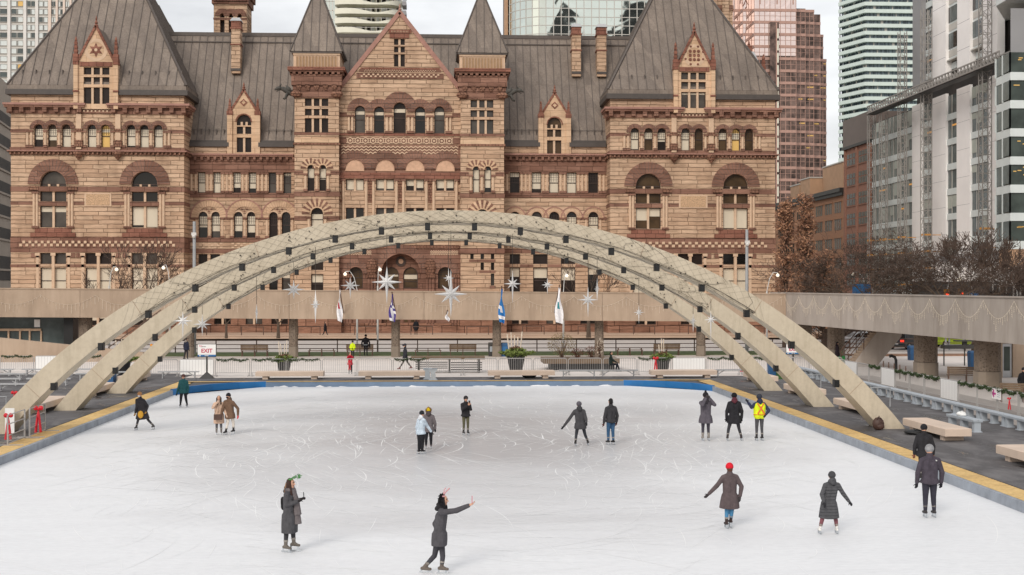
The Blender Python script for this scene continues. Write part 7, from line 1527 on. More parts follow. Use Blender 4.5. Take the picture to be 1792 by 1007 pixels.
car(1502, 609, PI, 'paint_silver', 'silver car behind the right concrete stair', 4.4, 1.48); car(1588, 611, .75, 'paint_black', 'black SUV with lit tail lights beside the stair', 4.5, 1.65); car(1672, 607.5, .12, 'paint_lime', 'lime green taxi mostly hidden under the right walkway', 4.7, 1.6); car(1740, 606, .1, 'paint_black', 'dark car in the shadow right of the lime taxi', 4.5, 1.45)
# ================================================================ people
import numpy as np
SKIN = plain('skin', 'c99a80', .55, .06, 6); plain('skin_dark', '8d5f48', .55, .06, 6); plain('eye_dark', '1b1512', .3, .05); plain('lip', '9a5a52', .5, .05)
plain('blade', 'c8ccd0', .25, .05, 1, .9)
CL = {}
def cloth(c, rough=.85, quilt=0):
    k = f'cloth_{c}_{quilt}'
    if k in M: return M[k]
    t = NT(k); v = t.co(); f = t.noise(v, 9, 5, .6); col = lin(c); cc = t.ramp(f, [(.3, mul(col, .8)), (.7, mul(col, 1.2))])
    if quilt:
        w = t.n('TexWave'); w.bands_direction = 'Z'; t.l(v, w.inputs['Vector']); w.inputs['Scale'].default_value = 4.2; w.inputs['Distortion'].default_value = 1.2; w.inputs['Detail'].default_value = 1
        t.bump(w.outputs['Fac'], .9, .03)
    else: t.bump(t.noise(t.co((1, 1, .55)), 7, 5, .6, .6), .9, .06)
    return t.fin(k, cc, rough, 0, .25)
def caps(b, p, q, r1, r2, n=10):
    p, q = Vector(p), Vector(q); d = q - p
    if d.length < 1e-5: b.ball(p, r1, 10); return
    d.normalize(); b.tube([p - d * r1, p - d * r1 * .75, p - d * r1 * .35, p, q, q + d * r2 * .35, q + d * r2 * .75, q + d * r2], [r1 * .05, r1 * .66, r1 * .93, r1, r2, r2 * .93, r2 * .66, r2 * .05], n)
def fuse(b, name, mats, parent, vox, smooth=3, flat=None, region=None):
    """weld overlapping volumes into one continuous skin"""
    me = b.mesh(name, mats if isinstance(mats, list) else [mats]); o = bpy.data.objects.new(name, me); COL.objects.link(o)
    r = o.modifiers.new('r', 'REMESH'); r.mode = 'VOXEL'; r.voxel_size = vox; s = o.modifiers.new('s', 'SMOOTH'); s.factor = .5; s.iterations = smooth
    dg = bpy.context.evaluated_depsgraph_get(); m2 = bpy.data.meshes.new_from_object(o.evaluated_get(dg)); bpy.data.objects.remove(o); bpy.data.meshes.remove(me); m2.name = name
    m2.materials.clear()
    for m in (mats if isinstance(mats, list) else [mats]): m2.materials.append(m)
    n = len(m2.polygons); m2.polygons.foreach_set('use_smooth', [True] * n)
    if region:
        c = np.empty(n * 3); m2.polygons.foreach_get('center', c); c = c.reshape(-1, 3); best = np.full(n, 1e9); idx = np.zeros(n, int)
        for p, q, rr, mi in region:
            p, q = np.array(p), np.array(q); d = q - p; L2 = max(1e-9, d @ d); u = np.clip((c - p) @ d / L2, 0, 1); ds = np.linalg.norm(c - p - u[:, None] * d, axis=1) - rr
            k = ds < best; best[k] = ds[k]; idx[k] = mi
        m2.polygons.foreach_set('material_index', idx.tolist())
    o = bpy.data.objects.new(name, m2); COL.objects.link(o); o.parent = parent; m2.update(); return o
def person(px, py, top, a, label, z=0, H=None, A=None, B=None, LA=None, LB=None, lean=(0, 0, 0), coat=None, hem=.5, flare=.0, legs='2a2a2e', legr=1.0, skate='2c2a2a', skates=True,
           hat=None, hair=None, hairlen=0, hood=None, gloves='1c1c1f', skin='skin', mask=None, quilt=0, vest=None, scarf=None, bag=None, seat=False, pony=False, shiny=.85, width=1.0, fur=None, vox=.011, glasses=False, collar=True, brim=False, pom=False, extra=None):
    x, y = GP(px, py, z); mpp = (EYE - z) / (py - 500); h = H or (py - top) * mpp
    T = thing('person', label, 'person', (x, y, z), local=True); ar = R(a)
    f = Vector((sin(ar), -cos(ar), 0)); l = Vector((cos(ar), sin(ar), 0))
    if l.x < -1e-6 or (abs(l.x) < 1e-6): l = -l
    up = Vector((0, 0, 1)); ln = Vector(lean)
    def at(v): return Vector((v[0] * h, v[1] * h, v[2] * h))
    g0 = .075 if skates else .045
    drop = .0 if not seat else .24
    hip = Vector((0, 0, (.515 - drop) * h)) + ln * h * .25; chest = Vector((0, 0, (.735 - drop) * h)) + ln * h * .8; neck = Vector((0, 0, (.845 - drop) * h)) + ln * h
    head = neck + Vector((0, 0, .088 * h)) + ln * h * .12 + f * .012 * h
    sw = .105 * h * width; hw = .052 * h
    shA, shB = neck - l * sw - up * .05 * h, neck + l * sw - up * .05 * h
    hA, hB = hip - l * hw, hip + l * hw
    def dflt(s):
        e = neck + l * s * (sw + .055 * h) - up * .215 * h - f * .01 * h; w = e + l * s * .002 * h - up * .15 * h + f * .035 * h; return e, w
    eA, wA = (at(A[0]), at(A[1])) if A else dflt(-1); eB, wB = (at(B[0]), at(B[1])) if B else dflt(1)
    if seat: LA = LA or ((f.x * .24 - .05 * l.x, f.y * .24, .27), (f.x * .26 - .05, f.y * .26, .05)); LB = LB or ((f.x * .25 + .05 * l.x, f.y * .25, .27), (f.x * .28 + .05, f.y * .28, .05))
    kA, aA = (at(LA[0]), at(LA[1])) if LA else (Vector((-.056 * h * max(.4, l.x), 0, .285 * h)) + f * .012 * h, Vector((-.062 * h * max(.4, l.x), 0, (g0 + .02) * h)))
    kB, aB = (at(LB[0]), at(LB[1])) if LB else (Vector((.056 * h * max(.4, l.x), 0, .285 * h)) + f * .012 * h, Vector((.062 * h * max(.4, l.x), 0, (g0 + .02) * h)))
    S_ = h / 1.75; reg = []; b = MB()
    def bone(p, q, r1, r2, mi): caps(b, p, q, r1 * S_, r2 * S_); reg.append((tuple(p), tuple(q), max(r1, r2) * S_ * .9, mi))
    # body: skin 0, legs 1, top 2, hands 3
    for s in (-1, 1): bone(hip + l * s * .06 * S_, chest + l * s * .07 * S_, .105, .11, 2)
    bone(chest, neck - up * .03 * h, .12, .075, 2); bone(neck - up * .03 * h, neck + up * .04 * h, .058, .052, 0)
    [bone(neck - up * .04 * S_, q_, .062, .06, 2) for q_ in (shA, shB)]
    for sh, e, w in ((shA, eA, wA), (shB, eB, wB)): bone(sh, e, .056, .043, 2); bone(e, w, .043, .029, 2)
    for hp, k, an in ((hA, kA, aA), (hB, kB, aB)): bone(hp, k, .092 * legr, .06 * legr, 1); bone(k, k + (an - k) * .35, .06 * legr, .056 * legr, 1); bone(k + (an - k) * .35, an, .056 * legr, .04 * legr, 1)
    # head
    hc = head; b.ball(hc + up * .012 * S_, (.081 * S_, .097 * S_, .117 * S_) if abs(f.y) > .6 else (.097 * S_, .081 * S_, .117 * S_), 14); reg.append((tuple(hc - up * .03 * S_), tuple(hc + up * .05 * S_), .085 * S_, 0))
    caps(b, hc - up * .06 * S_ + f * .03 * S_, hc - up * .075 * S_ + f * .045 * S_, .055 * S_, .04 * S_)
    caps(b, hc + f * .088 * S_ + up * .02 * S_, hc + f * .112 * S_ - up * .015 * S_, .011 * S_, .016 * S_, 8)
    for s in (-1, 1): b.ball(hc + l * s * .08 * S_, (.02 * S_, .022 * S_, .033 * S_), 8)
    # hands with five bent fingers
    for e, w, s in ((eA, wA, -1), (eB, wB, 1)):
        d = (w - e).normalized(); g = d.cross(f if abs(d.dot(f)) < .9 else up).normalized(); nrm = g.cross(d).normalized(); pc = w + d * .05 * S_
        caps(b, w + d * .015 * S_ - g * .012 * S_, w + d * .075 * S_ - g * .014 * S_, .026 * S_, .024 * S_, 8); caps(b, w + d * .015 * S_ + g * .014 * S_, w + d * .075 * S_ + g * .016 * S_, .025 * S_, .022 * S_, 8); reg.append((tuple(w + d * .01 * S_), tuple(w + d * .16 * S_), .04 * S_, 3))
        for k, L_ in enumerate((.068, .078, .073, .055)):
            o_ = w + d * .085 * S_ + g * (k - 1.5) * .021 * S_; m_1 = o_ + d * L_ * .55 * S_ + nrm * .012 * S_; caps(b, o_, m_1, .0105 * S_, .010 * S_, 6); caps(b, m_1, m_1 + d * L_ * .35 * S_ + nrm * .025 * S_, .010 * S_, .0085 * S_, 6)
        o_ = w + d * .035 * S_ - g * .03 * S_; m_1 = o_ + (d * .6 - g * .7).normalized() * .04 * S_ + nrm * .01 * S_; caps(b, o_, m_1, .0125 * S_, .011 * S_, 6); caps(b, m_1, m_1 + (d * .9 - g * .2).normalized() * .03 * S_ + nrm * .012 * S_, .011 * S_, .009 * S_, 6)
    gm = M[skin] if gloves is None else cloth(gloves)
    body = fuse(b, 'body', [M[skin], cloth(legs), cloth(coat or '333333'), gm], T, vox, 2, region=reg)
    # face
    ff = MB()
    for s in (-1, 1): ff.ball(hc + f * .083 * S_ + l * s * .032 * S_ + up * .025 * S_, (.014 * S_, .014 * S_, .009 * S_), 8, 0); ff.bar(hc + f * .091 * S_ + l * s * .015 * S_ + up * .047 * S_, hc + f * .085 * S_ + l * s * .05 * S_ + up * .045 * S_, .008 * S_, .008 * S_, 0)
    ff.bar(hc + f * .086 * S_ - l * .022 * S_ - up * .05 * S_, hc + f * .086 * S_ + l * .022 * S_ - up * .05 * S_, .012 * S_, .012 * S_, 1); ff.build('face', [M['eye_dark'], M['lip']], T)
    if glasses: q = MB(); [q.ball(hc + f * .09 * S_ + l * s * .036 * S_ + up * .022 * S_, (.03 * S_, .02 * S_, .022 * S_), 8) for s in (-1, 1)]; q.build('sunglasses', M['eye_dark'], T)
    if mask: q = MB(); q.ball(hc + f * .055 * S_ - up * .045 * S_, (.066 * S_, .062 * S_, .052 * S_), 10); q.build('face_mask', cloth(mask), T, True)
    # coat or jacket
    if coat:
        c = MB(); cm = cloth(coat, shiny, quilt); tk = .028; zh = hem * h
        for s in (-1, 1): caps(c, hip + l * s * .065 * S_ + up * .03 * S_, chest + l * s * .07 * S_, (.1 + tk) * S_, (.105 + tk) * S_); caps(c, chest + l * s * .07 * S_, neck + l * s * .045 * S_ - up * .06 * S_, (.105 + tk) * S_, .07 * S_)
        [caps(c, neck - up * .03 * S_, q_, .075 * S_, .068 * S_) for q_ in (shA, shB)]
        if collar: caps(c, neck - up * .03 * S_, neck + up * .035 * S_, .09 * S_, .082 * S_)
        for sh, e, w in ((shA, eA, wA), (shB, eB, wB)): caps(c, sh, e, .072 * S_, .062 * S_); caps(c, e, w - (w - e) * .06, .066 * S_, .05 * S_)
        hz = hip.z; kc = (kA + kB) / 2
        if zh < hz - .05 * S_:
            mid = Vector((hip.x + (kc.x - hip.x) * min(1, (hz - zh) / max(.01, hz - kc.z)) * .8, hip.y, zh)); R1, R2 = (.15 + tk), (.14 + tk + flare)
            for s in (-1, 1):
                p0 = hip + l * s * .06 * S_; p1 = mid + l * s * (.07 + flare * .5) * S_; d = (p1 - p0).normalized(); c.tube([p0 + up * .1 * S_, p0, p0 + (p1 - p0) * .5, p1], [.11 * S_, R1 * S_ * .93, (R1 + R2) / 2 * S_, R2 * S_], 14)
            c.tube([hip, mid + f * flare * .3 * S_, ], [R1 * S_, R2 * S_ * 1.02], 14)
        elif not seat: [caps(c, hip + l * s * .06 * S_ + up * .0, hip + l * s * .065 * S_ - up * max(0, hz - zh), .128 * S_, .125 * S_) for s in (-1, 1)]
        ct = fuse(c, 'coat', [cm], T, vox * 1.35, 2)
    if vest:
        c = MB(); tk = .045
        for s in (-1, 1): caps(c, hip + l * s * .065 * S_ + up * .06 * S_, chest + l * s * .078 * S_ + up * .02 * S_, (.118 + tk) * S_, (.12 + tk) * S_); caps(c, chest + l * s * .07 * S_, neck + l * s * .06 * S_ - up * .055 * S_, (.12 + tk) * S_, .08 * S_)
        v_ = fuse(c, 'vest', [cloth(vest, .6)], T, vox * 1.3, 2); q = MB(); bk = f * (1 if abs(a) < 90 else -1); o_ = bk * 1.0
        for s in (-1, 1):
            prev = None
            for i in range(9):
                u = i / 8; p = hip + (neck - hip) * (.25 + .68 * u) + l * (-.13 + .26 * u) * s * S_; p = p + bk * (.172 + .01 * sin(PI * u) - .05 * u * u) * S_
                if prev is not None: q.bar(prev, p, .05 * S_, .012, 0, tuple(bk))
                prev = p
        for i in range(12):
            t0, t1 = -1.35 + 2.7 * i / 12, -1.35 + 2.7 * (i + 1) / 12; cc = hip + up * .11 * S_; P2 = lambda t: cc + l * sin(t) * .245 * S_ + bk * cos(t) * .178 * S_; q.bar(P2(t0), P2(t1), .02, .055 * S_, 0, tuple(bk))
        q.build('reflective_strap', cloth('e0703a', .5), T)
    if hood:
        c = MB(); c.tube([hc - f * .01 - up * .13 * S_, hc - f * .09 * S_ - up * .1 * S_, hc - f * .13 * S_ - up * .13 * S_], [.09 * S_, .1 * S_, .06 * S_], 10); [caps(c, neck + up * .02 * S_ + l * s * .05 * S_ - f * .04 * S_, neck - f * .11 * S_ - up * .03 * S_, .075 * S_, .06 * S_) for s in (-1, 1)]; fuse(c, 'hood', [cloth(hood)], T, vox * 1.3, 2)
    if fur:
        c = MB(); rr = random.Random(int(px))
        for k in range(260): 
            t = rr.uniform(0, 6.28); p = hc + l * cos(t) * .1 * S_ * rr.uniform(.8, 1.25) + up * sin(t) * .12 * S_ * rr.uniform(.8, 1.25) - f * .04 * S_ * rr.uniform(0, 2); d = Vector((rr.uniform(-1, 1), rr.uniform(-1, 1), rr.uniform(-1, 1))) * .05 * S_; c.tube([p, p + d], [.012, .003], 4)
        c.build('fur_trim', cloth(fur), T)
    if hair:
        c = MB(); hm = cloth(hair, .6); c.ball(hc + up * .03 * S_ - f * .016 * S_, (.09 * S_, .09 * S_, .106 * S_) if 1 else 0, 14)
        c.ball(hc - f * .03 * S_ - up * .02 * S_, (.085 * S_,) * 2 + (.1 * S_,), 12)
        if hairlen:
            for s in (-1, -.5, 0, .5, 1): p = hc + l * s * .07 * S_ - f * (.075 - .05 * abs(s)) * S_; caps(c, p, p - up * hairlen * h * (1 - .12 * abs(s)) - f * .02 * S_ + l * s * .02 * S_, .052 * S_, .04 * S_)
            for s in (-1, 1): p = hc + l * s * .082 * S_ + f * .01 * S_; caps(c, p + up * .02, p - up * hairlen * h * .9 + f * .05 * S_, .034 * S_, .03 * S_)
        fuse(c, 'hair', [hm], T, vox * 1.1, 2)
        if hairlen and pony: q = MB(); [q.tube([hc + l * s * .06 * S_ - f * .08 * S_ + up * .02, hc + l * s * .08 * S_ - f * .1 * S_ - up * hairlen * h * .5, hc + l * s * .05 * S_ - f * .11 * S_ - up * hairlen * h], [.02, .03, .012], 6) for s in (-1, -.3, .4, 1)]; q.build('hair_lock', cloth('8a6a50', .6), T)
    if hat:
        c = MB(); c.ball(hc + up * .045 * S_ - f * .008 * S_, (.107 * S_, .107 * S_, .112 * S_), 16); hm = cloth(hat); c.tube([hc + up * .015 * S_ - f * .006 * S_, hc + up * .06 * S_ - f * .006 * S_], [.109 * S_, .111 * S_], 16)
        if pom: c.ball(hc + up * .175 * S_, .045 * S_, 8)
        if brim: c.tube([hc + up * .03 * S_ + f * .06 * S_, hc + up * .02 * S_ + f * .17 * S_], [.075 * S_, .055 * S_], 10)
        hb = fuse(c, 'hat', [hm], T, vox, 2)
    if scarf: c = MB(); c.tube([neck + f * .08 * S_, chest + f * .17 * S_ - up * .05, hip + f * .2 * S_ + up * .0], [.07 * S_, .075 * S_, .1 * S_], 8); c.tube([neck + f * .1 * S_ + l * .04, hip + f * .21 * S_ - up * .22 * S_], [.05 * S_, .1 * S_], 7); [caps(c, neck - l * .06 * S_ + up * .01, neck + l * .06 * S_ + f * .05 * S_, .085 * S_, .08 * S_)]; fuse(c, 'scarf', [cloth(scarf)], T, vox * 1.3, 2)
    if bag == 'back': c = MB(); caps(c, chest - f * .165 * S_ - up * .03, hip - f * .15 * S_ + up * .16 * S_, .07 * S_, .075 * S_); fuse(c, 'backpack', [cloth('1e1e20')], T, .02, 2)
    # feet: skates or shoes
    for k, an, s in ((kA, aA, -1), (kB, aB, 1)):
        d = f.copy() if not extra or 'feet' not in extra else Vector(extra['feet'][0 if s < 0 else 1]).normalized(); sole = an - up * .03 * S_; heel = sole - d * .055 * S_; toe = sole + d * .15 * S_ - up * .015 * S_
        c = MB(); caps(c, an + (k - an).normalized() * (.12 if skates else .03) * S_, an, .05 * S_, .045 * S_); caps(c, heel, toe - d * .015 * S_, .04 * S_, .034 * S_); caps(c, an, sole + d * .07 * S_, .045 * S_, .037 * S_)
        sk = fuse(c, 'skate' if skates else 'shoe', [cloth(skate, .6)], T, .012, 2)
        if skates:
            q = MB(); zb = -an.z if abs(an.z - (g0 + .02) * h) < .06 * h else -(.095) * h; base = an + Vector((0, 0, zb + .004)); 
            q.bar(base - d * .12 * S_ + up * .018, base + d * .17 * S_ + up * .018, .012, .03, 0)
            for o_ in (-.07, .1): q.bar(base + d * o_ * S_ + up * .02, sole + d * o_ * S_, .02, .04, 0)
            q.build('blade', M['blade'], sk); q = MB(); p = an + (k - an).normalized() * .12 * S_; q.tube([p - up * .022, p + up * .022], .054 * S_, 10); q.build('cuff', cloth('8f8983'), sk)
    return T, dict(head=head, neck=neck, wA=wA, wB=wB, chest=chest, hip=hip, f=f, l=l, S=S_, h=h, x=x, y=y, z=z)
def held(J, which, name, label, cat, size, m, off=(0, 0, 0), rz=0, tilt=0):
    w = J[which]; T = thing(name, label, cat, (J['x'] + w.x + off[0], J['y'] + w.y + off[1], J['z'] + w.z + off[2]), rz, local=True); b = MB(); b.box(-size[0] / 2, size[0] / 2, -size[1] / 2, size[1] / 2, -size[2] / 2, size[2] / 2); b.box(-size[0] / 2 + .006, size[0] / 2 - .006, -size[1] / 2 - .002, -size[1] / 2, -size[2] / 2 + .008, size[2] / 2 - .008, 1); o = b.build(name + '_body', [M[m], M['eye_dark']], T); o.rotation_euler = (tilt, 0, 0); return T
plain('phone_dark', '22242a', .3, .05); plain('phone_pink', 'd08a94', .4, .05); plain('amber', 'd09a2a', .6, .08)
# 1 woman looking at her phone
T, J = person(507, 967, 838, 72, 'woman in long charcoal parka with green sprig headband reading her phone', A=((-.03, -.1, .66), (.12, -.12, .71)), B=((.05, .09, .66), (.15, -.02, .72)), LA=((-.045, 0, .28), (-.055, 0, .09)), LB=((.04, .03, .28), (.05, .05, .115)), coat='4c4b4e', hem=.27, legs='3c3b3e', skate='6a635c', hair='3b2720', hairlen=.16, pony=True, scarf='6a6364', gloves='2a2526', bag='back', hood='454447', vox=.009, extra={'feet': ((.85, -.5, 0), (.95, -.25, 0))})
b = MB(); hc = J['head'] + Vector((0, 0, .12 * J['S'])); rr = random.Random(2)
for s in (0, 1): p1 = hc + Vector((.14 + .05 * s, -.02 + .05 * s, .07 - .03 * s)); b.tube([hc, p1], .006, 5); leafball(b, p1, .05, 16, .035, rr); leafball(b, (hc + p1) / 2, .03, 8, .03, rr)
b.ball(hc - Vector((0, 0, .015)), (.06, .1, .02), 8); b.build('headband', [plain('sprig', '3f8a3a', .6, .15)], T)
held(J, 'wB', 'phone', 'dark phone held up by the woman in the charcoal parka', 'phone', (.012, .075, .15), 'phone_dark', (.07, -.03, .09), .25, -.3)
# 2 gliding selfie skater
T, J = person(768, 1004, 867, 80, 'woman in grey coat gliding with one arm stretched out for a selfie', A=((.22, -.08, .815), (.385, -.1, .885)), B=((-.05, .09, .62), (.0, .1, .5)), lean=(.04, 0, 0), LA=((-.055, .04, .22), (-.185, .05, .075)), LB=((.05, -.03, .22), (.035, -.03, .09)), coat='4d4b4f', hem=.36, legs='434247', skate='6a6059', hair='18161a', hairlen=.12, hood='2a282b', fur='1d1b1d', gloves=None, vox=.009)
b = MB(); hc = J['head'] + Vector((0, 0, .12 * J['S'])); b.tube([hc, hc + Vector((.06, -.03, .08)), hc + Vector((.13, -.04, .15))], [.016, .014, .018], 6); b.tube([hc, hc + Vector((.02, .06, .1)), hc + Vector((.05, .1, .13))], [.012, .01, .012], 6); b.ball(hc - Vector((0, 0, .02)), (.05, .1, .02), 8); b.build('headband', [plain('antler_pink', 'c9969a', .6, .1)], T)
held(J, 'wA', 'phone', 'pink cased phone at the end of the selfie skater arm', 'phone', (.012, .075, .15), 'phone_pink', (.06, -.01, .12), .1)
# 3 red beanie
T, J = person(1277, 925, 812, 188, 'woman in brown grey coat and bright red beanie skating away', A=((-.2, -.02, .67), (-.335, -.03, .54)), B=((.185, 0, .645), (.15, -.05, .5)), LA=((-.045, 0, .26), (-.05, 0, .095)), LB=((.03, 0, .26), (.025, .04, .12)), coat='584d4e', hem=.31, flare=.03, legs='4a7fa5', skate='3a2d2c', hat='cf2030', hair='5a3a2c', gloves='3a3536', hood=None, vox=.01)
# 4 puffer coat
T, J = person(1449, 935, 827, 182, 'woman in long quilted grey puffer coat and cap, legs apart', A=((-.13, -.1, .66), (-.12, -.18, .55)), B=((.245, 0, .66), (.34, -.02, .53)), lean=(.06, 0, 0), LA=((-.1, 0, .22), (-.135, 0, .09)), LB=((.13, 0, .22), (.145, 0, .09)), coat='535356', hem=.26, flare=.04, quilt=1, legs='7c4f55', skate='dcdad6', hat='454548', brim=True, hood='4b4b4e', gloves='2c2c30', vox=.01)
# 5 grey beanie man
T, J = person(1627, 906, 780, 180, 'man in dark jacket and light grey beanie standing with his back turned', coat='47414a', hem=.47, legs='34333d', legr=1.12, skate='3b3839', hat='8d8d8f', gloves='24242a', width=1.1, vox=.01)
b = MB(); S_ = J['S']; p = J['neck'] + Vector((.1 * S_, -.0, -.09 * S_)); q_ = Vector((0, -.128 * S_, 0))
for k in range(3): b.ring(p.x, p.z, .008 + .011 * k, .014 + .011 * k, p.y + q_.y - .012, p.y + q_.y + .012, 0, 6, None, 0, 0, 90)
b.build('jacket_logo', M['white_sheet'], T)
# 6 dark figure by the boards
person(1617, 843, 744, 170, 'dark clothed person skating close along the right rink edge', coat='2b2a2d', hem=.44, legs='29292c', hat='232326', gloves='7a4a3a')
# 7 marshal
person(1329, 772, 691, 188, 'rink marshal in yellow vest with orange cross waving one arm', A=((-.185, -.06, .73), (-.27, -.1, .84)), B=((.2, -.02, .66), (.13, -.06, .58)), coat='333852', hem=.52, legs='4c4b4e', vest='d8e820', skate='322f30', hat='33363f', brim=True, gloves='222530', hood='2c3048', skin='skin_dark')
# 8 shiny black coat
person(1285, 772, 689, 178, 'person in glossy black coat with legs apart beside the rink marshal', LA=((-.12, 0, .26), (-.145, 0, .09)), LB=((.1, 0, .26), (.15, 0, .09)), coat='27262a', hem=.37, flare=.03, legs='37363a', skate='3a3435', hat='17171a', gloves='222', shiny=.35, hood='5a2c35') if 0 else person(1285, 772, 689, 178, 'person in glossy black coat with legs apart beside the rink marshal', LA=((-.12, 0, .26), (-.145, 0, .09)), LB=((.1, 0, .26), (.15, 0, .09)), coat='27262a', hem=.37, flare=.03, legs='37363a', skate='3a3435', hat='17171a', gloves='222226', shiny=.35, hood='5a2c35')
# 9 parka taking a photo
T, J = person(1235, 772, 688, 182, 'person in grey parka and pom hat raising hands to take a photo', A=((-.11, -.2, .76), (-.03, -.16, .9)), B=((.17, -.1, .76), (.06, -.12, .9)), coat='57525a', hem=.37, flare=.02, legs='434049', skate='8b847e', hat='232024', pom=True, hood='524d52', gloves='3a3536')
# 10 man in jeans
person(1069, 779, 698, 208, 'bareheaded man in black jacket and blue jeans seen from behind', coat='3a393c', hem=.485, legs='365676', legr=1.1, skate='2a2829', hair='161416', gloves='5c3530', width=1.05)
# 11 leaning skater
person(1016, 781, 704, 186, 'skater in dark parka pushing off with one arm out', A=((-.27, 0, .6), (-.385, 0, .45)), B=((.12, -.05, .62), (.12, -.12, .55)), lean=(-.03, 0, 0), LA=((-.1, 0, .25), (-.115, 0, .09)), LB=((.11, .06, .25), (.18, .1, .09)), coat='434245', hem=.39, flare=.01, legs='35363c', skate='2f2d2d', hat='57535a', hood='3d3c3f', gloves='222226')
# 12 woman with sunglasses
T, J = person(815, 762, 694, 22, 'woman in black jacket and olive leggings holding a phone at her chin', A=((-.09, -.13, .67), (.06, -.19, .79)), B=((.13, -.1, .67), (.09, -.17, .8)), coat='2c2b2e', hem=.48, legs='585541', skate='3a3838', hat='2d2b2d', hair='3a2a24', glasses=True, gloves=None)
held(J, 'wB', 'phone', 'small dark phone held by the sunglasses woman', 'phone', (.075, .012, .14), 'phone_dark', (0, -.05, .1))
# 13 and 14 the pair
T, J = person(736, 795, 720, 128, 'child in pale blue white jacket and black helmet reaching sideways', A=((-.09, .05, .63), (-.08, .1, .5)), B=((.16, .0, .65), (.25, 0, .52)), lean=(.02, 0, 0), coat='b9c6d2', hem=.46, legs='232327', legr=1.35, skate='302d30', hat='24262a', gloves='2c2a2e', hood='d0d4da')
person(750, 786, 714, 178, 'person in grey parka with brown fur hood and yellow cap', coat='6a6365', hem=.41, legs='242428', legr=1.2, skate='6b6262', hat='d9b81e', fur='7a5c42', hood='4b4345', gloves='232227')
# 15 and 16 couple
T, J = person(383, 761, 693, 15, 'woman in beige coat covering her mouth beside a bearded man', A=((-.14, -.09, .7), (-.01, -.16, .85)), B=((.14, -.02, .65), (.2, -.08, .52)), coat='cdae98', hem=.29, legs='57565a', skate='77706d', hair='1c1716', hairlen=.17, gloves='d2b5a2', scarf=None)
T2 = thing('handbag', 'brown handbag at the hip of the woman in beige', 'bag', (J['x'] + .02, J['y'] - .3, J['h'] * .47), local=True); b = MB(); b.box(-.16, .16, -.06, .06, -.11, .11); b.box(-.16, .16, -.068, -.06, 0, .11); b.tube([(-.14, 0, .1), (-.05, .1, .45), (.1, .12, .7)], .01, 5); b.build('bag_body', M['leather'], T2)
person(403, 761, 689, -30, 'man in brown parka, white trousers, black beanie and mask', A=((-.17, -.06, .63), (-.2, -.12, .5)), B=((.185, 0, .63), (.19, -.04, .47)), lean=(-.035, 0, 0), LA=((-.06, -.02, .28), (-.1, -.05, .09)), LB=((.07, .03, .28), (.07, .05, .11)), coat='6e5646', hem=.39, legs='d8cfc4', skate='2a2729', hat='242428', mask='1d1d20', hood='5f4a3c', gloves='c23038', width=1.12)
# 17 teal jacket
person(321, 713, 656, -8, 'boy in teal jacket and black trousers standing by the blue board', coat='2c5a5e', hem=.43, legs='2a2a2e', legr=1.2, skate='4a4648', hat='5d3f3c', gloves='1f2a2c', A=((-.15, 0, .6), (-.19, -.02, .44)), B=((.15, 0, .6), (.14, -.06, .46)), LA=((-.075, 0, .27), (-.09, 0, .095)), LB=((.075, 0, .27), (.11, 0, .095)))
# 18 striding long coat
T, J = person(250, 753, 687, -20, 'skater in flared black coat striding out near the left edge', A=((-.16, 0, .62), (-.2, 0, .46)), B=((.12, .02, .63), (.1, -.08, .5)), lean=(-.07, 0, 0), LA=((-.13, 0, .25), (-.17, 0, .09)), LB=((.13, .05, .26), (.26, .08, .11)), coat='38363a', hem=.29, flare=.07, legs='3e3c40', skate='4a4747', hat='b08058', mask='dadde2', gloves='a07a44')
T2 = thing('shoulder_bag', 'small amber bag on the striding skater in black', 'bag', (J['x'] - .03, J['y'] - .28, J['h'] * .43), local=True); b = MB(); b.ball((0, 0, 0), (.12, .06, .16), 10); b.build('bag_body', M['amber'], T2, True)
# ---- plaza and pavement people
Z = GZ
person(617, 628, 597, 170, 'security guard in lime yellow jacket by the plaza bench', Z, coat='c8dc1e', hem=.48, legs='26262a', hat='1d1d20', skates=False, skate='1c1c1e', vox=.016, A=((-.15, -.03, .62), (-.05, -.12, .58)), B=((.15, -.03, .62), (.05, -.12, .58)))
T, J = person(640, 624, 586, 176, 'security guard in black with pale waist stripe', Z, coat='1c1c20', hem=.47, legs='1f1f23', hat='161618', skates=False, skate='1a1a1c', vox=.016, width=1.15); b = MB(); b.tube([J['hip'] + Vector((0, 0, .02)), J['hip'] + Vector((0, 0, .05))], .205, 12); b.build('reflective_belt', M['bench_grey'], T)
T, J = person(613, 655, 617, 10, 'person in red jacket photographing from behind the barriers', Z, coat='b02234', hem=.42, legs='2a262a', hair='2a1d1a', hairlen=.1, skates=False, skate='2a2a2c', vox=.015, A=((-.13, -.12, .72), (-.03, -.17, .88)), B=((.13, -.12, .72), (.03, -.17, .88)), gloves=None)
person(709, 647, 602, -78, 'man in dark coat and flat cap striding past the barriers', Z, coat='2d2e34', hem=.36, legs='4a4540', hat='34343a', brim=True, skates=False, skate='6a2f30', vox=.014, LA=((-.09, 0, .26), (-.22, 0, .06)), LB=((.1, 0, .27), (.24, .0, .09)), hair='2a2624')
person(569, 590.5, 563, 80, 'distant walker in black on the city hall pavement', .33, coat='232327', hem=.46, legs='26262a', hair='1c1a1a', skates=False, skate='2a2a2c', vox=.02, LA=((-.09, 0, .26), (-.2, 0, .08)), LB=((.1, 0, .27), (.2, .0, .06)))
person(728, 587, 559, 185, 'distant figure in long black coat at the city hall doors', .33, coat='1d1d21', hem=.3, legs='1f1f23', hair='1a1818', skates=False, skate='1a1a1c', vox=.02)
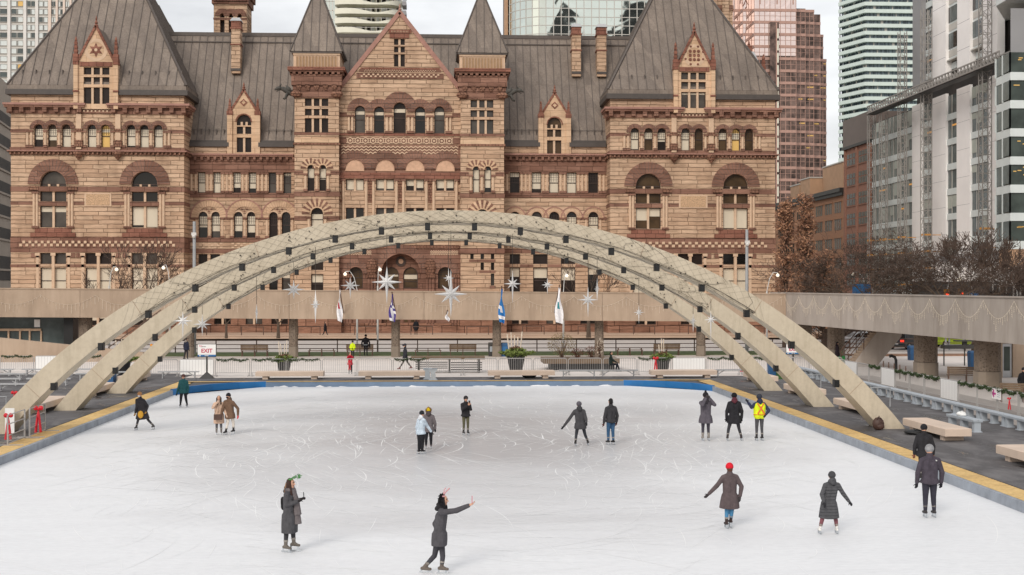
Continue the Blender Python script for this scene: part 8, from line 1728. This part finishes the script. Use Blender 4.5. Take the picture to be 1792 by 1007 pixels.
person(326, 630, 592, 140, 'man in navy jacket walking behind the left EXIT sign', Z, coat='26293a', hem=.45, legs='2c2c33', hair='2a2220', hood='8a8078', skates=False, skate='2a2a2c', vox=.015, LA=((-.06, 0, .27), (-.11, .03, .08)), LB=((.05, 0, .28), (.06, 0, .05)))
person(265, 643, 603, 150, 'person in orange beanie passing behind the left arch leg', Z, coat='2c2c30', hem=.42, legs='2b2b2f', hat='d98a1e', skates=False, skate='222224', vox=.015)
T, J = person(1069, 650, 606, 75, 'person in dark green jacket sitting on the planting bed edge', Z + .3, H=1.62, seat=True, coat='26302c', hem=.5, legs='23252c', hair='181616', skates=False, skate='1f1f22', vox=.015, A=((.1, -.08, .42), (.2, -.06, .36)), B=((.08, .1, .42), (.2, .06, .36)))
T, J = person(1465, 633, 599, 95, 'person in long dark hooded robe beside the walkway column', Z, coat='2a2026', hem=.12, flare=.03, legs='241c22', hat='241c20', hood='241c20', skates=False, skate='1c1a1c', vox=.016)
T2 = thing('carrier_bag', 'bright green carrier bag beside the robed person', 'bag', (J['x'] + .25, J['y'] - .35, GZ + .02), local=True); b = MB(); b.hexa([(-.2, -.1, 0), (.2, -.1, 0), (.2, .1, 0), (-.2, .1, 0)], [(-.22, -.08, .4), (.22, -.08, .4), (.22, .08, .4), (-.22, .08, .4)]); b.tube([(-.1, 0, .4), (0, 0, .75), (.1, 0, .4)], .02, 5); b.build('bag_body', M['tarp_green'], T2)
person(1791, 700, 668, 0, 'dark clothed person cut by the right picture edge', Z, H=1.6, coat='1d1d20', hem=.45, legs='1d1d20', hat='1a1a1c', skates=False, skate='1a1a1c', vox=.016)
# ================================================================ camera, light, sky
cd = bpy.data.cameras.new('camera'); cam = bpy.data.objects.new('camera', cd); COL.objects.link(cam)
cam.location = (0, 0, EYE); cam.rotation_euler = (PI / 2, 0, -TH)
cd.sensor_width = 36; cd.lens = 36 * F / 1792; cd.shift_y = -3.5 / 1792; cd.clip_end = 3000; S.camera = cam
W = bpy.data.worlds.new('World'); S.world = W; W.use_nodes = True; t = W.node_tree; t.nodes.clear()
N = t.nodes.new
sky = N('ShaderNodeTexSky'); sky.sky_type = 'NISHITA'; sky.sun_disc = False; SUN_EL, SUN_AZ = R(32), R(205)
sky.sun_elevation = SUN_EL; sky.sun_rotation = SUN_AZ; sky.air_density = 1; sky.dust_density = 4
b1 = N('ShaderNodeBackground'); t.links.new(sky.outputs[0], b1.inputs[0]); b1.inputs[1].default_value = .02
tc = N('ShaderNodeTexCoord'); mp = N('ShaderNodeMapping'); mp.inputs['Scale'].default_value = (3, 3, 9); t.links.new(tc.outputs['Generated'], mp.inputs[0])
nz = N('ShaderNodeTexNoise'); nz.inputs['Scale'].default_value = 1.6; nz.inputs['Detail'].default_value = 7; nz.inputs['Roughness'].default_value = .55; t.links.new(mp.outputs[0], nz.inputs[0])
cr = N('ShaderNodeValToRGB'); e = cr.color_ramp.elements; e[0].position = .33; e[0].color = (.62, .62, .63, 1); e[1].position = .6; e[1].color = (.87, .87, .87, 1); t.links.new(nz.outputs[0], cr.inputs[0])
b2 = N('ShaderNodeBackground'); t.links.new(cr.outputs[0], b2.inputs[0]); b2.inputs[1].default_value = 1.0
ad = N('ShaderNodeAddShader'); t.links.new(b1.outputs[0], ad.inputs[0]); t.links.new(b2.outputs[0], ad.inputs[1])
ou = N('ShaderNodeOutputWorld'); t.links.new(ad.outputs[0], ou.inputs[0])
ld = bpy.data.lights.new('sun', 'SUN'); ld.energy = 1.5; ld.angle = R(20); ld.color = (1, .95, .88)
sun = bpy.data.objects.new('sun', ld); COL.objects.link(sun)
# sky texture rotation: 0 = +Y, clockwise seen from above
d = Vector((sin(SUN_AZ) * cos(SUN_EL), cos(SUN_AZ) * cos(SUN_EL), sin(SUN_EL)))
sun.rotation_euler = (-d).to_track_quat('-Z', 'Y').to_euler(); sun.location = (0, -20, 60)
vs = S.view_settings; vs.view_transform = 'Standard'; vs.look = 'None'; vs.exposure = .08; vs.gamma = 1; vs.use_curve_mapping = False
S.cycles.max_bounces = 6; S.cycles.diffuse_bounces = 3; S.cycles.glossy_bounces = 3; S.cycles.use_denoising = True
